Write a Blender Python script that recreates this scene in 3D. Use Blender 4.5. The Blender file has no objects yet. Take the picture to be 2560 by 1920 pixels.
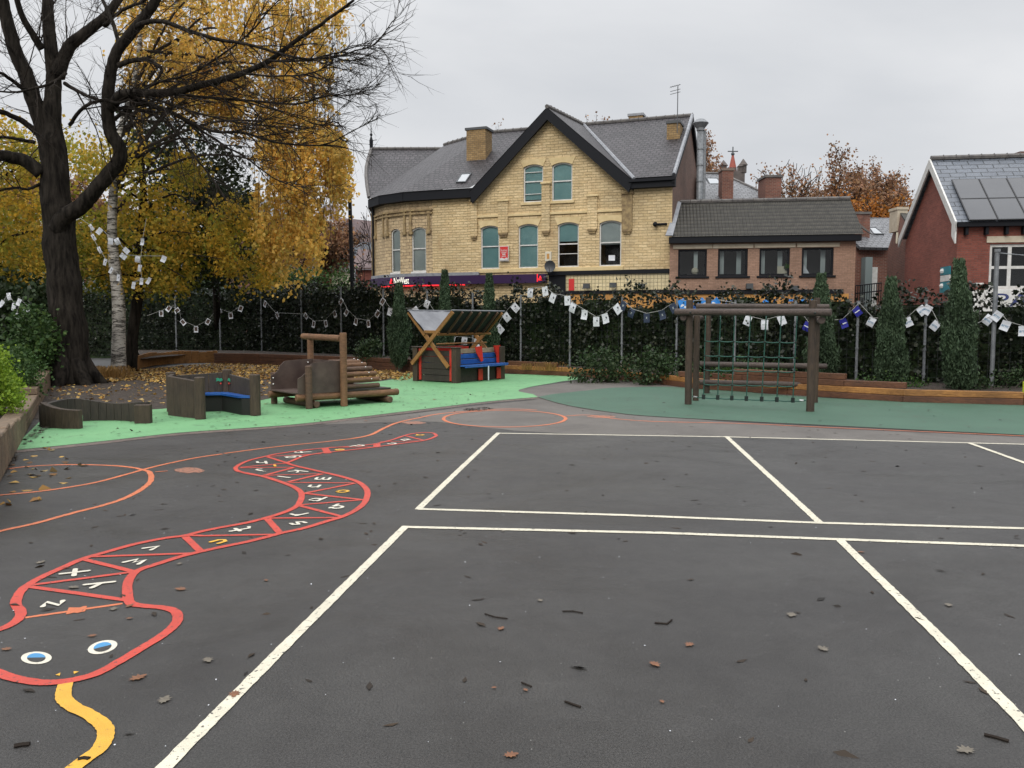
import bpy, bmesh, math, random
import numpy as np
from mathutils import Vector, Matrix, geometry
random.seed(7); rng = np.random.default_rng(7)
S = bpy.context.scene; COL = S.collection
rad = math.radians
# ---------------------------------------------------------------- camera
FPX, CX, CY, PITCH, HC = 2070.0, 1280.0, 960.0, rad(4.28), 1.6
cam = bpy.data.cameras.new('camera'); camo = bpy.data.objects.new('camera', cam); COL.objects.link(camo)
camo.location = (0, 0, HC); camo.rotation_euler = (math.pi/2 - PITCH, 0, 0)
cam.sensor_width = 36; cam.lens = 36*FPX/2560; cam.clip_end = 2000; cam.clip_start = .05
S.camera = camo
# ---------------------------------------------------------------- world, sun, exposure
SUN_EL, SUN_ROT = rad(38), rad(200)
W = bpy.data.worlds.new('World'); S.world = W; W.use_nodes = True
nt = W.node_tree; nt.nodes.clear()
def N(t, ty, **k):
    n = t.nodes.new(ty)
    for a, b in k.items():
        if a.startswith('i_'):
            n.inputs[a[2:].replace('_', ' ')].default_value = b
        else: setattr(n, a, b)
    return n
out = N(nt, 'ShaderNodeOutputWorld'); bg = N(nt, 'ShaderNodeBackground')
sky = N(nt, 'ShaderNodeTexSky', sky_type='NISHITA', sun_disc=False, sun_elevation=SUN_EL, sun_rotation=SUN_ROT)
sky.dust_density = 6
tc = N(nt, 'ShaderNodeTexCoord'); sep = N(nt, 'ShaderNodeSeparateXYZ'); nt.links.new(tc.outputs['Generated'], sep.inputs[0])
# overcast: brighter towards the zenith, with soft cloud structure
zen = N(nt, 'ShaderNodeMapRange'); zen.inputs['From Min'].default_value = .30; zen.inputs['From Max'].default_value = 1.0; zen.interpolation_type = 'SMOOTHSTEP'
zen.inputs['To Min'].default_value = 6.6; zen.inputs['To Max'].default_value = 21.0
nt.links.new(sep.outputs['Z'], zen.inputs['Value'])
mp = N(nt, 'ShaderNodeMapping'); mp.inputs['Scale'].default_value = (1, 1, 3.2); mp.inputs['Location'].default_value = (3.3, 1.2, .4); nt.links.new(tc.outputs['Generated'], mp.inputs[0])
nz = N(nt, 'ShaderNodeTexNoise'); nz.inputs['Scale'].default_value = 1.7; nz.inputs['Detail'].default_value = 6; nz.inputs['Roughness'].default_value = .48; nz.inputs['Distortion'].default_value = .4
nt.links.new(mp.outputs[0], nz.inputs['Vector'])
cr = N(nt, 'ShaderNodeValToRGB'); cr.color_ramp.elements[0].position = .32; cr.color_ramp.elements[0].color = (.84, .865, .905, 1)
cr.color_ramp.elements[1].position = .66; cr.color_ramp.elements[1].color = (1.12, 1.125, 1.14, 1)
nt.links.new(nz.outputs['Fac'], cr.inputs[0])
mul = N(nt, 'ShaderNodeVectorMath', operation='SCALE'); nt.links.new(cr.outputs[0], mul.inputs[0]); nt.links.new(zen.outputs[0], mul.inputs['Scale'])
mixs = N(nt, 'ShaderNodeMix', data_type='RGBA'); mixs.inputs['Factor'].default_value = .95
nt.links.new(sky.outputs[0], mixs.inputs['A']); nt.links.new(mul.outputs[0], mixs.inputs['B'])
nt.links.new(mixs.outputs['Result'], bg.inputs['Color']); bg.inputs['Strength'].default_value = .12
nt.links.new(bg.outputs[0], out.inputs[0])
sl = bpy.data.lights.new('sun', 'SUN'); sl.energy = 1.4; sl.angle = rad(35); sl.color = (1, .96, .9)
so = bpy.data.objects.new('sun', sl); COL.objects.link(so)
sd = Vector((math.sin(SUN_ROT)*math.cos(SUN_EL), math.cos(SUN_ROT)*math.cos(SUN_EL), math.sin(SUN_EL)))
so.rotation_euler = sd.to_track_quat('Z', 'Y').to_euler(); so.location = sd*50
S.view_settings.view_transform = 'Standard'; S.view_settings.look = 'None'; S.view_settings.exposure = 0.0; S.view_settings.gamma = 1
# ---------------------------------------------------------------- measuring helpers: pixel of the photo -> point of the place
CR = dict(D=(0, 0, .8641), Z1=(0, 0, 2.304), Z2=(860, 220, 3.072), Z3=(1180, 240, 3.19), Z4=(1660, 280, 3.19), Z5=(2060, 340, 3.606), Z6=(0, 600, 2.766),
  Q1=(640, 700, 3.16), Q2=(1240, 680, 3.3515), Q3=(1860, 660, 3.16), Q4=(500, 1040, 3.687), Q5=(0, 1300, 2.676),
  R1=(660, 800, 6.144), R2=(1010, 760, 7.9), R3=(1660, 720, 4.809), R4=(80, 900, 3.687), R5=(660, 440, 5.183), R6=(0, 860, 4.88), R7=(1200, 1300, 1.6265), R8=(180, 540, 3.95))
def src(c, x, y):
    a, b, s = CR[c]; return a + x/s, b + y/s
def ray(c, x, y):
    u, v = src(c, x, y); a = (u-CX)/FPX; b = (CY-v)/FPX
    return Vector((a, math.cos(PITCH) + b*math.sin(PITCH), -math.sin(PITCH) + b*math.cos(PITCH)))
EYE = Vector((0, 0, HC))
def G(c, x, y, z=0.0):
    d = ray(c, x, y); return EYE + d*((z-HC)/d.z)
def at(c, x, y, Y):
    d = ray(c, x, y); return EYE + d*(Y/d.y)
def zat(P, c, x, y):
    """height of the pixel row above the spot P"""
    d = ray(c, x, y); return HC + d.z*(P.y/d.y)
class Plane:
    """a vertical plane through p with heading t; s runs along t, d goes away from the viewer"""
    def __init__(s, p, t):
        s.p = Vector((p[0], p[1], 0)); s.t = Vector((t[0], t[1], 0)).normalized(); s.n = Vector((-s.t.y, s.t.x, 0))
    def pt(s, c, x, y, off=0.0):
        d = ray(c, x, y); o = s.p + s.n*off
        k = (o-EYE).dot(s.n)/d.dot(s.n); return EYE + d*k
    def sz(s, c, x, y, off=0.0):
        q = s.pt(c, x, y, off); return ((q-s.p).dot(s.t), q.z)
    def w(s, a, z, d=0.0):
        return Vector((s.p.x + s.t.x*a + s.n.x*d, s.p.y + s.t.y*a + s.n.y*d, z))
# ---------------------------------------------------------------- materials
MATS = {}
def newmat(name):
    m = bpy.data.materials.new(name); m.use_nodes = True; t = m.node_tree
    b = t.nodes['Principled BSDF']; MATS[name] = m; return m, t, b
def c4(c): return (c[0], c[1], c[2], 1)
def mixcol(t, fac, A, B, mode='MIX'):
    n = N(t, 'ShaderNodeMix', data_type='RGBA', blend_type=mode)
    for s, v in (('Factor', fac), ('A', A), ('B', B)):
        if isinstance(v, (int, float)): n.inputs[s].default_value = v
        elif isinstance(v, tuple): n.inputs[s].default_value = c4(v)
        else: t.links.new(v, n.inputs[s])
    return n.outputs['Result']
def noise(t, scale, detail=4, rough=.55, vec=None, dist=0):
    n = N(t, 'ShaderNodeTexNoise'); n.inputs['Scale'].default_value = scale; n.inputs['Detail'].default_value = detail
    n.inputs['Roughness'].default_value = rough; n.inputs['Distortion'].default_value = dist
    if vec is not None: t.links.new(vec, n.inputs['Vector'])
    return n.outputs['Fac']
def ramp(t, fac, stops):
    r = N(t, 'ShaderNodeValToRGB'); e = r.color_ramp.elements
    while len(e) < len(stops): e.new(.5)
    for i, (p, c) in enumerate(stops):
        e[i].position = p; e[i].color = c4(c) if isinstance(c, tuple) else (c, c, c, 1)
    t.links.new(fac, r.inputs[0]); return r.outputs[0]
def bump(t, b, h, strength, dist=.01):
    n = N(t, 'ShaderNodeBump'); n.inputs['Strength'].default_value = strength; n.inputs['Distance'].default_value = dist
    t.links.new(h, n.inputs['Height']); t.links.new(n.outputs[0], b.inputs['Normal'])
def objvec(t, scale=(1, 1, 1), kind='Object'):
    c = N(t, 'ShaderNodeTexCoord'); m = N(t, 'ShaderNodeMapping'); m.inputs['Scale'].default_value = scale
    t.links.new(c.outputs[kind], m.inputs[0]); return m.outputs[0]
def M(name, col, col2=None, scale=4, rough=.7, bmp=0, bscale=60, metal=0, stretch=(1, 1, 1), lo=.35, hi=.65, spec=.5):
    m, t, b = newmat(name); v = objvec(t, stretch)
    if col2:
        f = ramp(t, noise(t, scale, 6, .6, v), [(lo, 0.), (hi, 1.)])
        t.links.new(mixcol(t, f, col, col2), b.inputs['Base Color'])
    else: b.inputs['Base Color'].default_value = c4(col)
    b.inputs['Roughness'].default_value = rough; b.inputs['Metallic'].default_value = metal; b.inputs['Specular IOR Level'].default_value = spec
    if bmp: bump(t, b, noise(t, bscale, 5, .6, v), bmp, .02)
    return m
def brick(name, c1, c2, mortar, bw, bh, ms, bmp=.5, rough=.85, stain=None, off=.5, bias=0., nscale=.5, coarse=0):
    m, t, b = newmat(name); v = objvec(t, kind='UV')
    # small warp so courses are not ruler-straight
    n0 = N(t, 'ShaderNodeTexNoise'); n0.inputs['Scale'].default_value = 2.2; n0.inputs['Detail'].default_value = 2; t.links.new(v, n0.inputs['Vector'])
    sc = N(t, 'ShaderNodeVectorMath', operation='SCALE'); sc.inputs['Scale'].default_value = bh*(.35 if coarse else .12); t.links.new(n0.outputs['Color'], sc.inputs[0])
    ad = N(t, 'ShaderNodeVectorMath', operation='ADD'); t.links.new(v, ad.inputs[0]); t.links.new(sc.outputs[0], ad.inputs[1])
    br = N(t, 'ShaderNodeTexBrick', offset=off); br.inputs['Scale'].default_value = 1
    br.inputs['Brick Width'].default_value = bw; br.inputs['Row Height'].default_value = bh; br.inputs['Mortar Size'].default_value = ms
    br.inputs['Mortar Smooth'].default_value = .3; br.inputs['Bias'].default_value = bias
    br.inputs['Color1'].default_value = c4(c1); br.inputs['Color2'].default_value = c4(c2); br.inputs['Mortar'].default_value = c4(mortar)
    t.links.new(ad.outputs[0], br.inputs['Vector']); colr = br.outputs['Color']
    f = ramp(t, noise(t, nscale, 7, .62, v, .4), [(.3, .72), (.7, 1.22)])
    colr = mixcol(t, 1., colr, f, 'MULTIPLY')
    g = ramp(t, noise(t, 14, 4, .6, v), [(.3, .85), (.7, 1.12)]); colr = mixcol(t, 1., colr, g, 'MULTIPLY')
    if stain:
        vs = objvec(t, (.8, .45, 1), 'UV'); s = ramp(t, noise(t, 1.3, 8, .7, vs, .6), [(.56, 0.), (.72, 1.)])
        colr = mixcol(t, s, colr, stain)
    t.links.new(colr, b.inputs['Base Color']); b.inputs['Roughness'].default_value = rough
    h = N(t, 'ShaderNodeMath', operation='SUBTRACT'); t.links.new(noise(t, 9 if coarse else 30, 5, .65, v), h.inputs[0]); t.links.new(br.outputs['Fac'], h.inputs[1])
    bump(t, b, h.outputs[0], bmp, .05 if coarse else .02); return m
def leafmat(name, cols, trans=.35, rough=.6, green=None):
    m, t, b = newmat(name); g = N(t, 'ShaderNodeNewGeometry')
    st = [(i/max(1, len(cols)-1), c) for i, c in enumerate(cols)]
    r = ramp(t, g.outputs['Random Per Island'], st)
    big = ramp(t, noise(t, .9, 3, .5, objvec(t)), [(.35, .7), (.65, 1.2)])
    if green: r = mixcol(t, ramp(t, noise(t, .75, 4, .6, objvec(t, (1, 1, 1.2))), [(.46, 0.), (.60, .8)]), r, green)
    r = mixcol(t, 1., r, big, 'MULTIPLY')
    t.links.new(r, b.inputs['Base Color']); b.inputs['Roughness'].default_value = rough; b.inputs['Specular IOR Level'].default_value = .25
    tr = N(t, 'ShaderNodeBsdfTranslucent'); t.links.new(r, tr.inputs['Color'])
    mx = N(t, 'ShaderNodeMixShader'); mx.inputs[0].default_value = trans
    t.links.new(b.outputs[0], mx.inputs[1]); t.links.new(tr.outputs[0], mx.inputs[2]); t.links.new(mx.outputs[0], t.nodes['Material Output'].inputs[0]); return m
def glassmat(name, tint=(.75, .8, .82)):
    m, t, b = newmat(name); tb = N(t, 'ShaderNodeBsdfTransparent'); tb.inputs[0].default_value = c4(tint)
    gl = N(t, 'ShaderNodeBsdfGlossy'); gl.inputs['Roughness'].default_value = .03
    fr = N(t, 'ShaderNodeFresnel'); fr.inputs[0].default_value = 1.5; nb = N(t, 'ShaderNodeBump'); nb.inputs['Strength'].default_value = .1
    mx = N(t, 'ShaderNodeMixShader'); t.links.new(fr.outputs[0], mx.inputs[0]); t.links.new(tb.outputs[0], mx.inputs[1]); t.links.new(gl.outputs[0], mx.inputs[2])
    t.links.new(noise(t, 1.5, 2, .5, objvec(t)), nb.inputs['Height']); t.links.new(nb.outputs[0], gl.inputs['Normal'])
    t.links.new(mx.outputs[0], t.nodes['Material Output'].inputs[0]); return m
def paintmat(name, col, under=(.045, .043, .042), wear=.66, rough=.5):
    """road paint with chips worn through to the tarmac"""
    m, t, b = newmat(name); v = objvec(t)
    a = ramp(t, noise(t, 38, 6, .7, v), [(wear, 0.), (wear+.06, 1.)])
    sh = ramp(t, noise(t, 5, 5, .6, v), [(.3, .82), (.7, 1.05)])
    t.links.new(mixcol(t, a, mixcol(t, 1., col, sh, 'MULTIPLY'), under), b.inputs['Base Color']); b.inputs['Roughness'].default_value = rough
    bump(t, b, noise(t, 160, 3, .6, v), .35, .01); return m
# ---------------------------------------------------------------- mesh building
WLOC = {}
def tag(o, label=None, cat=None, group=None, kind=None):
    if label: o['label'] = label
    if cat: o['category'] = cat
    if group: o['group'] = group
    if kind: o['kind'] = kind
    return o
def thing(name, label, cat, loc=(0, 0, 0), group=None):
    o = bpy.data.objects.new(name, None); COL.objects.link(o); o.location = loc; o.empty_display_size = .2
    WLOC[o.name] = Vector(loc); return tag(o, label, cat, group)
class MB:
    def __init__(s): s.v = []; s.f = []
    def add(s, vs, fs):
        k = len(s.v); s.v.extend([tuple(q) for q in vs]); s.f.extend([tuple(i+k for i in f) for f in fs]); return s
    def hexa(s, b, t):      # 4 bottom, 4 top corners
        return s.add(list(b)+list(t), [(3, 2, 1, 0), (4, 5, 6, 7), (0, 1, 5, 4), (1, 2, 6, 5), (2, 3, 7, 6), (3, 0, 4, 7)])
    def box(s, o, ax, ay, az):
        o, ax, ay, az = map(Vector, (o, ax, ay, az)); b = [o, o+ax, o+ax+ay, o+ay]; return s.hexa(b, [q+az for q in b])
    def cbox(s, c, x, y, z, rz=0):   # centre of base, sizes
        a = Vector((math.cos(rz), math.sin(rz), 0)); b = Vector((-a.y, a.x, 0)); c = Vector(c)
        return s.box(c-a*x/2-b*y/2, a*x, b*y, (0, 0, z))
    def pbox(s, pl, s0, s1, z0, z1, d0, d1):
        return s.hexa([pl.w(s0, z0, d0), pl.w(s1, z0, d0), pl.w(s1, z0, d1), pl.w(s0, z0, d1)], [pl.w(s0, z1, d0), pl.w(s1, z1, d0), pl.w(s1, z1, d1), pl.w(s0, z1, d1)])
    def poly(s, pts): return s.add(pts, [tuple(range(len(pts)))])
    def slab(s, pts, off):   # convex or simple polygon with thickness
        off = Vector(off); n = len(pts); k = len(s.v)
        s.v.extend([tuple(p) for p in pts] + [tuple(Vector(p)+off) for p in pts])
        tr = geometry.tessellate_polygon([[Vector(p) for p in pts]])
        for a in tr: s.f.append(tuple(i+k for i in a)); s.f.append(tuple(i+k+n for i in a[::-1]))
        for i in range(n): j = (i+1) % n; s.f.append((k+i, k+j, k+n+j, k+n+i))
        return s
    def tube(s, pts, r, n=6, cap=True, jit=0):
        pts = [Vector(p) for p in pts]; m = len(pts)
        rs = r if isinstance(r, (list, tuple)) else [r]*m
        k = len(s.v); up = Vector((.13, .21, 1))
        prev = None
        for i, p in enumerate(pts):
            t = (pts[min(i+1, m-1)] - pts[max(i-1, 0)]);
            if t.length < 1e-9: t = Vector((0, 0, 1))
            t.normalize()
            if prev is None:
                a = t.cross(up)
                if a.length < .1: a = t.cross(Vector((1, 0, 0)))
            else: a = prev - t*prev.dot(t)
            if a.length < 1e-6: a = t.cross(Vector((1, .3, 0)))
            a.normalize(); prev = a; b = t.cross(a)
            for q in range(n):
                w = 2*math.pi*q/n; rr = rs[i]*(1 + (random.uniform(-jit, jit) if jit else 0))
                s.v.append(tuple(p + (a*math.cos(w) + b*math.sin(w))*rr))
        for i in range(m-1):
            for q in range(n):
                q2 = (q+1) % n; s.f.append((k+i*n+q, k+i*n+q2, k+(i+1)*n+q2, k+(i+1)*n+q))
        if cap:
            s.f.append(tuple(k+q for q in range(n))[::-1]); s.f.append(tuple(k+(m-1)*n+q for q in range(n)))
        return s
    def log(s, a, b, r, n=12, bev=.012):   # a turned round timber with eased ends
        a, b = Vector(a), Vector(b); d = (b-a).normalized(); L = (b-a).length; m = max(3, int(L/.25))
        pts = [a, a+d*bev] + [a+(b-a)*(i/m) for i in range(1, m)] + [b-d*bev, b]
        rs = [r-bev, r] + [r*random.uniform(.96, 1.03) for i in range(1, m)] + [r, r-bev]
        return s.tube(pts, rs, n)
    def ball(s, c, r, n=8, m=5, sz=1):
        c = Vector(c); k = len(s.v)
        for i in range(m+1):
            th = math.pi*i/m
            for j in range(n):
                ph = 2*math.pi*j/n; s.v.append((c.x+r*math.sin(th)*math.cos(ph), c.y+r*math.sin(th)*math.sin(ph), c.z+r*sz*math.cos(th)))
        for i in range(m):
            for j in range(n): j2 = (j+1) % n; s.f.append((k+i*n+j, k+(i+1)*n+j, k+(i+1)*n+j2, k+i*n+j2))
        return s
    def ribbon(s, pts, w, z, closed=False, jit=.0):   # flat stripe on the ground
        pts = [Vector((p[0], p[1], 0)) for p in pts]; m = len(pts); k = len(s.v)
        for i, p in enumerate(pts):
            if closed: t = pts[(i+1) % m] - pts[i-1]
            else: t = pts[min(i+1, m-1)] - pts[max(i-1, 0)]
            if t.length < 1e-9: t = Vector((1, 0, 0))
            t.normalize(); n = Vector((-t.y, t.x, 0)); ww = w[i] if isinstance(w, list) else w
            a = p + n*(ww/2 + random.uniform(-jit, jit)); b = p - n*(ww/2 + random.uniform(-jit, jit))
            s.v.append((a.x, a.y, z)); s.v.append((b.x, b.y, z))
        for i in range(m if closed else m-1):
            j = (i+1) % m; s.f.append((k+2*i, k+2*i+1, k+2*j+1, k+2*j))
        return s
    def build(s, name, mat, parent=None, uv=False, smooth=False, loc=None, bevel=0, **tags):
        me = bpy.data.meshes.new(name)
        if parent is not None: org = WLOC[parent.name]
        elif loc is not None: org = Vector(loc)
        else:
            a = np.array(s.v); org = Vector(((a[:, 0].min()+a[:, 0].max())/2, (a[:, 1].min()+a[:, 1].max())/2, a[:, 2].min()))
        vs = (np.array(s.v)-np.array(org)).tolist() if s.v else []
        me.from_pydata(vs, [], s.f)
        if uv: boxuv(me)
        if smooth: me.polygons.foreach_set('use_smooth', [True]*len(me.polygons))
        me.materials.append(MATS[mat]); me.update()
        o = bpy.data.objects.new(name, me); COL.objects.link(o)
        if parent is not None: o.parent = parent
        else: o.location = org
        WLOC[o.name] = Vector(org)
        if bevel:
            md = o.modifiers.new('bevel', 'BEVEL'); md.width = bevel; md.segments = 1; md.limit_method = 'ANGLE'; md.angle_limit = rad(40)
        return tag(o, **tags)
def boxuv(me):
    ul = me.uv_layers.new(name='UVMap')
    for p in me.polygons:
        n = p.normal
        if abs(n.z) > .97: t = Vector((1, 0, 0)); b = Vector((0, 1, 0))
        else:
            t = Vector((0, 0, 1)).cross(n).normalized(); b = n.cross(t)
        for li in p.loop_indices:
            co = me.vertices[me.loops[li].vertex_index].co; ul.data[li].uv = (co.dot(t), co.dot(b))
def catmull(P, n=6, closed=False):
    P = [Vector(p) for p in P]; out = []; m = len(P)
    for i in range(m if closed else m-1):
        g = (lambda k: P[k % m]) if closed else (lambda k: P[max(0, min(m-1, k))])
        a, b, c, d = g(i-1), g(i), g(i+1), g(i+2)
        for j in range(n):
            t = j/n; out.append(.5*((2*b) + (c-a)*t + (2*a-5*b+4*c-d)*t*t + (3*b-a-3*c+d)*t*t*t))
    if not closed: out.append(P[-1])
    return out
def leafmesh(name, C, size, mat, parent=None, flat=0., droop=None, aspect=1.5, loc=None, **tags):
    """one mesh of separate leaf-shaped faces, a kite of 4 corners each"""
    C = np.asarray(C, float); n = len(C); sz = size*rng.uniform(.6, 1.35, n)
    a = rng.normal(size=(n, 3));
    if droop is not None: a = a*.7 + np.array([0, 0, -droop])
    if flat: a[:, 2] *= (1-flat)
    a /= np.linalg.norm(a, axis=1)[:, None]+1e-9
    r = rng.normal(size=(n, 3))
    if flat: r[:, 2] *= (1-flat)
    b = np.cross(a, np.cross(a, r)); b /= np.linalg.norm(b, axis=1)[:, None]+1e-9
    L = (sz*aspect/2)[:, None]; Wd = (sz/2)[:, None]
    nn = np.cross(a, b)
    V = np.stack([C-a*L, C+b*Wd-a*L*.15+nn*Wd*.25, C+a*L, C-b*Wd-a*L*.15+nn*Wd*.25], 1).reshape(-1, 3)
    org = np.array(WLOC[parent.name]) if parent is not None else (np.array(loc) if loc is not None else np.array([C[:, 0].mean(), C[:, 1].mean(), C[:, 2].min()]))
    me = bpy.data.meshes.new(name); V = V-org
    me.vertices.add(4*n); me.vertices.foreach_set('co', V.ravel())
    me.loops.add(4*n); me.loops.foreach_set('vertex_index', np.arange(4*n, dtype=np.int32))
    me.polygons.add(n); me.polygons.foreach_set('loop_start', np.arange(0, 4*n, 4, dtype=np.int32)); me.polygons.foreach_set('loop_total', np.full(n, 4, dtype=np.int32))
    me.update(calc_edges=True); me.materials.append(MATS[mat])
    o = bpy.data.objects.new(name, me); COL.objects.link(o)
    if parent is not None: o.parent = parent
    else: o.location = Vector(org)
    WLOC[o.name] = Vector(org); return tag(o, **tags)
def lettering(s, name, mat, parent, o, t, up, h, thick=.004, align='CENTER', width=None, **tags):
    cu = bpy.data.curves.new('t', 'FONT'); cu.body = s; cu.size = 1; cu.align_x = align; cu.align_y = 'CENTER'; cu.resolution_u = 3
    ob = bpy.data.objects.new('t', cu); me = bpy.data.meshes.new_from_object(ob)
    V = [v.co.copy() for v in me.vertices]; F = [tuple(p.vertices) for p in me.polygons]
    bpy.data.objects.remove(ob); bpy.data.meshes.remove(me)
    w0 = max(v.x for v in V)-min(v.x for v in V); kx = h if width is None else width/w0
    o, t, up = Vector(o), Vector(t).normalized(), Vector(up).normalized(); b = MB()
    b.add([o + t*v.x*kx + up*v.y*h*1.35 for v in V], F); return b.build(name, mat, parent, **tags)
def copy_tree(o, parent=None):
    c = o.copy(); COL.objects.link(c); c.parent = parent; WLOC[c.name] = WLOC[o.name]
    for ch in list(o.children): copy_tree(ch, c)
    return c
# ================================================================ materials
# wet tarmac
m, t, b = newmat('asphalt'); v = objvec(t)
base = ramp(t, noise(t, .55, 7, .62, v, .5), [(.25, (.022, .020, .019)), (.75, (.048, .046, .043))])
agg = ramp(t, noise(t, 110, 4, .8, v), [(.36, .35), (.62, 1.65)]); base = mixcol(t, 1., base, agg, 'MULTIPLY')
mid = ramp(t, noise(t, 4.5, 8, .7, v, .6), [(.3, .80), (.7, 1.14)]); base = mixcol(t, 1., base, mid, 'MULTIPLY')
vo = N(t, 'ShaderNodeTexVoronoi'); vo.inputs['Scale'].default_value = 26; t.links.new(v, vo.inputs['Vector'])
sp = ramp(t, vo.outputs['Distance'], [(.055, 1.), (.075, 0.)])
vo2 = N(t, 'ShaderNodeTexVoronoi'); vo2.inputs['Scale'].default_value = 26; t.links.new(v, vo2.inputs['Vector']); s2 = N(t, 'ShaderNodeSeparateColor'); t.links.new(vo2.outputs['Color'], s2.inputs[0])
th = ramp(t, s2.outputs[0], [(.86, 0.), (.88, 1.)]); sm = N(t, 'ShaderNodeMath', operation='MULTIPLY'); t.links.new(sp, sm.inputs[0]); t.links.new(th, sm.inputs[1])
base = mixcol(t, sm.outputs[0], base, (.38, .37, .35)); t.links.new(base, b.inputs['Base Color'])
t.links.new(ramp(t, noise(t, .45, 7, .65, objvec(t, (1, 1.6, 1)), .9), [(.38, .30), (.62, .60)]), b.inputs['Roughness']); b.inputs['Specular IOR Level'].default_value = .5
bump(t, b, noise(t, 210, 4, .7, v), .55, .012)
# older, drier tarmac
m, t, b = newmat('old_tarmac'); v = objvec(t)
base = ramp(t, noise(t, .9, 7, .65, v, .6), [(.3, (.075, .066, .058)), (.7, (.135, .122, .108))])
base = mixcol(t, 1., base, ramp(t, noise(t, 120, 3, .75, v), [(.35, .6), (.65, 1.3)]), 'MULTIPLY'); t.links.new(base, b.inputs['Base Color']); b.inputs['Roughness'].default_value = .6
bump(t, b, noise(t, 150, 4, .7, v), .5, .012)
def rubber(name, c1, c2):
    m, t, b = newmat(name); v = objvec(t)
    base = ramp(t, noise(t, .8, 7, .6, v, .5), [(.3, c1), (.7, c2)])
    base = mixcol(t, 1., base, ramp(t, noise(t, 90, 3, .8, v), [(.35, .78), (.65, 1.15)]), 'MULTIPLY')
    d = ramp(t, noise(t, 3.2, 8, .72, v, .8), [(.56, 0.), (.72, .75)]); base = mixcol(t, d, base, (.045, .05, .035))
    t.links.new(base, b.inputs['Base Color']); b.inputs['Roughness'].default_value = .62; bump(t, b, noise(t, 120, 3, .7, v), .4, .01)
rubber('rubber_light', (.12, .30, .135), (.16, .365, .165)); rubber('rubber_dark', (.034, .088, .055), (.048, .115, .073))
brick('edging', (.10, .075, .065), (.15, .11, .09), (.05, .045, .04), .22, .11, .008, .4, .6)
m, t, b = newmat('soil'); v = objvec(t)
base = ramp(t, noise(t, 6, 8, .72, v, .3), [(.3, (.018, .013, .009)), (.7, (.075, .055, .042))]); t.links.new(base, b.inputs['Base Color']); b.inputs['Roughness'].default_value = .85
bump(t, b, noise(t, 25, 8, .75, v), 1., .05)
paintmat('paint_white', (.62, .58, .46), wear=.58); paintmat('paint_red', (.50, .055, .035), wear=.585); paintmat('paint_orange', (.55, .15, .06), wear=.58)
paintmat('paint_yellow', (.66, .36, .035), wear=.62); paintmat('paint_blue', (.06, .25, .48)); paintmat('paint_cream', (.64, .60, .50), wear=.62); paintmat('paint_faded', (.36, .15, .09), wear=.5)
brick('yellow_stone', (.57, .425, .225), (.68, .53, .305), (.42, .32, .165), .40, .125, .011, 1., .8, (.43, .29, .15), .5, coarse=1)
brick('tan_stone', (.44, .325, .19), (.55, .42, .25), (.24, .18, .11), .36, .16, .012, .9, .85, (.24, .16, .09), .5, coarse=1)
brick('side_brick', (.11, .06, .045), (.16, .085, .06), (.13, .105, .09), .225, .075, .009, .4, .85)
brick('brown_brick', (.26, .155, .105), (.33, .20, .14), (.20, .135, .10), .225, .075, .007, .4, .85)
brick('red_brick', (.17, .045, .030), (.24, .068, .045), (.14, .075, .06), .225, .075, .008, .4, .85)
brick('old_red_brick', (.13, .045, .03), (.20, .07, .045), (.20, .15, .12), .225, .075, .010, .4, .85, (.05, .03, .025))
brick('yellow_brick', (.24, .15, .06), (.34, .225, .10), (.14, .10, .06), .23, .10, .010, .5, .85, (.12, .085, .05))
brick('slate', (.025, .021, .024), (.052, .044, .049), (.006, .006, .007), .30, .24, .028, 1., .50, None)
brick('pale_slate', (.12, .125, .135), (.17, .175, .185), (.04, .04, .045), .30, .22, .024, .8, .38)
brick('blue_slate', (.10, .115, .14), (.125, .14, .165), (.025, .03, .035), .55, .27, .018, .8, .38)
brick('purple_tile', (.10, .065, .065), (.14, .09, .085), (.06, .04, .04), .25, .2, .01, .4, .6)
# ribbed concrete tiles with lichen
m, t, b = newmat('pantile'); v = objvec(t, kind='UV')
wv = N(t, 'ShaderNodeTexWave', wave_type='BANDS', bands_direction='X', wave_profile='SIN'); wv.inputs['Scale'].default_value = 1/.30*.5*.628*2; t.links.new(v, wv.inputs['Vector'])
wr = N(t, 'ShaderNodeTexWave', wave_type='BANDS', bands_direction='Y', wave_profile='SAW'); wr.inputs['Scale'].default_value = 1/.30*.5*.628; t.links.new(v, wr.inputs['Vector'])
base = ramp(t, noise(t, 3.5, 7, .7, v), [(.3, (.018, .017, .013)), (.7, (.055, .050, .040))])
base = mixcol(t, 1., base, ramp(t, wr.outputs['Fac'], [(.0, .08), (.35, .75), (1., 1.5)]), 'MULTIPLY')
lich = ramp(t, noise(t, 9, 6, .75, v), [(.64, 0.), (.70, 1.)]); base = mixcol(t, lich, base, (.20, .19, .16)); t.links.new(base, b.inputs['Base Color']); b.inputs['Roughness'].default_value = .75
ah = N(t, 'ShaderNodeMath', operation='ADD'); t.links.new(wv.outputs['Fac'], ah.inputs[0]); t.links.new(wr.outputs['Fac'], ah.inputs[1]); bump(t, b, ah.outputs[0], .9, .04)
M('black_paint', (.006, .007, .010), rough=.6, spec=.2); M('white_paint', (.62, .62, .60), (.50, .49, .46), 6, .5); M('cream_paint', (.62, .58, .46), (.52, .48, .37), 3, .7)
M('stone_trim', (.53, .41, .21), (.63, .50, .28), 3, .8, .3, 30); M('stone_dark', (.16, .11, .06), (.34, .25, .12), 5, .85, .3, 30); M('buff_stone', (.42, .36, .27), (.52, .46, .36), 4, .85, .2, 20)
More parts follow.
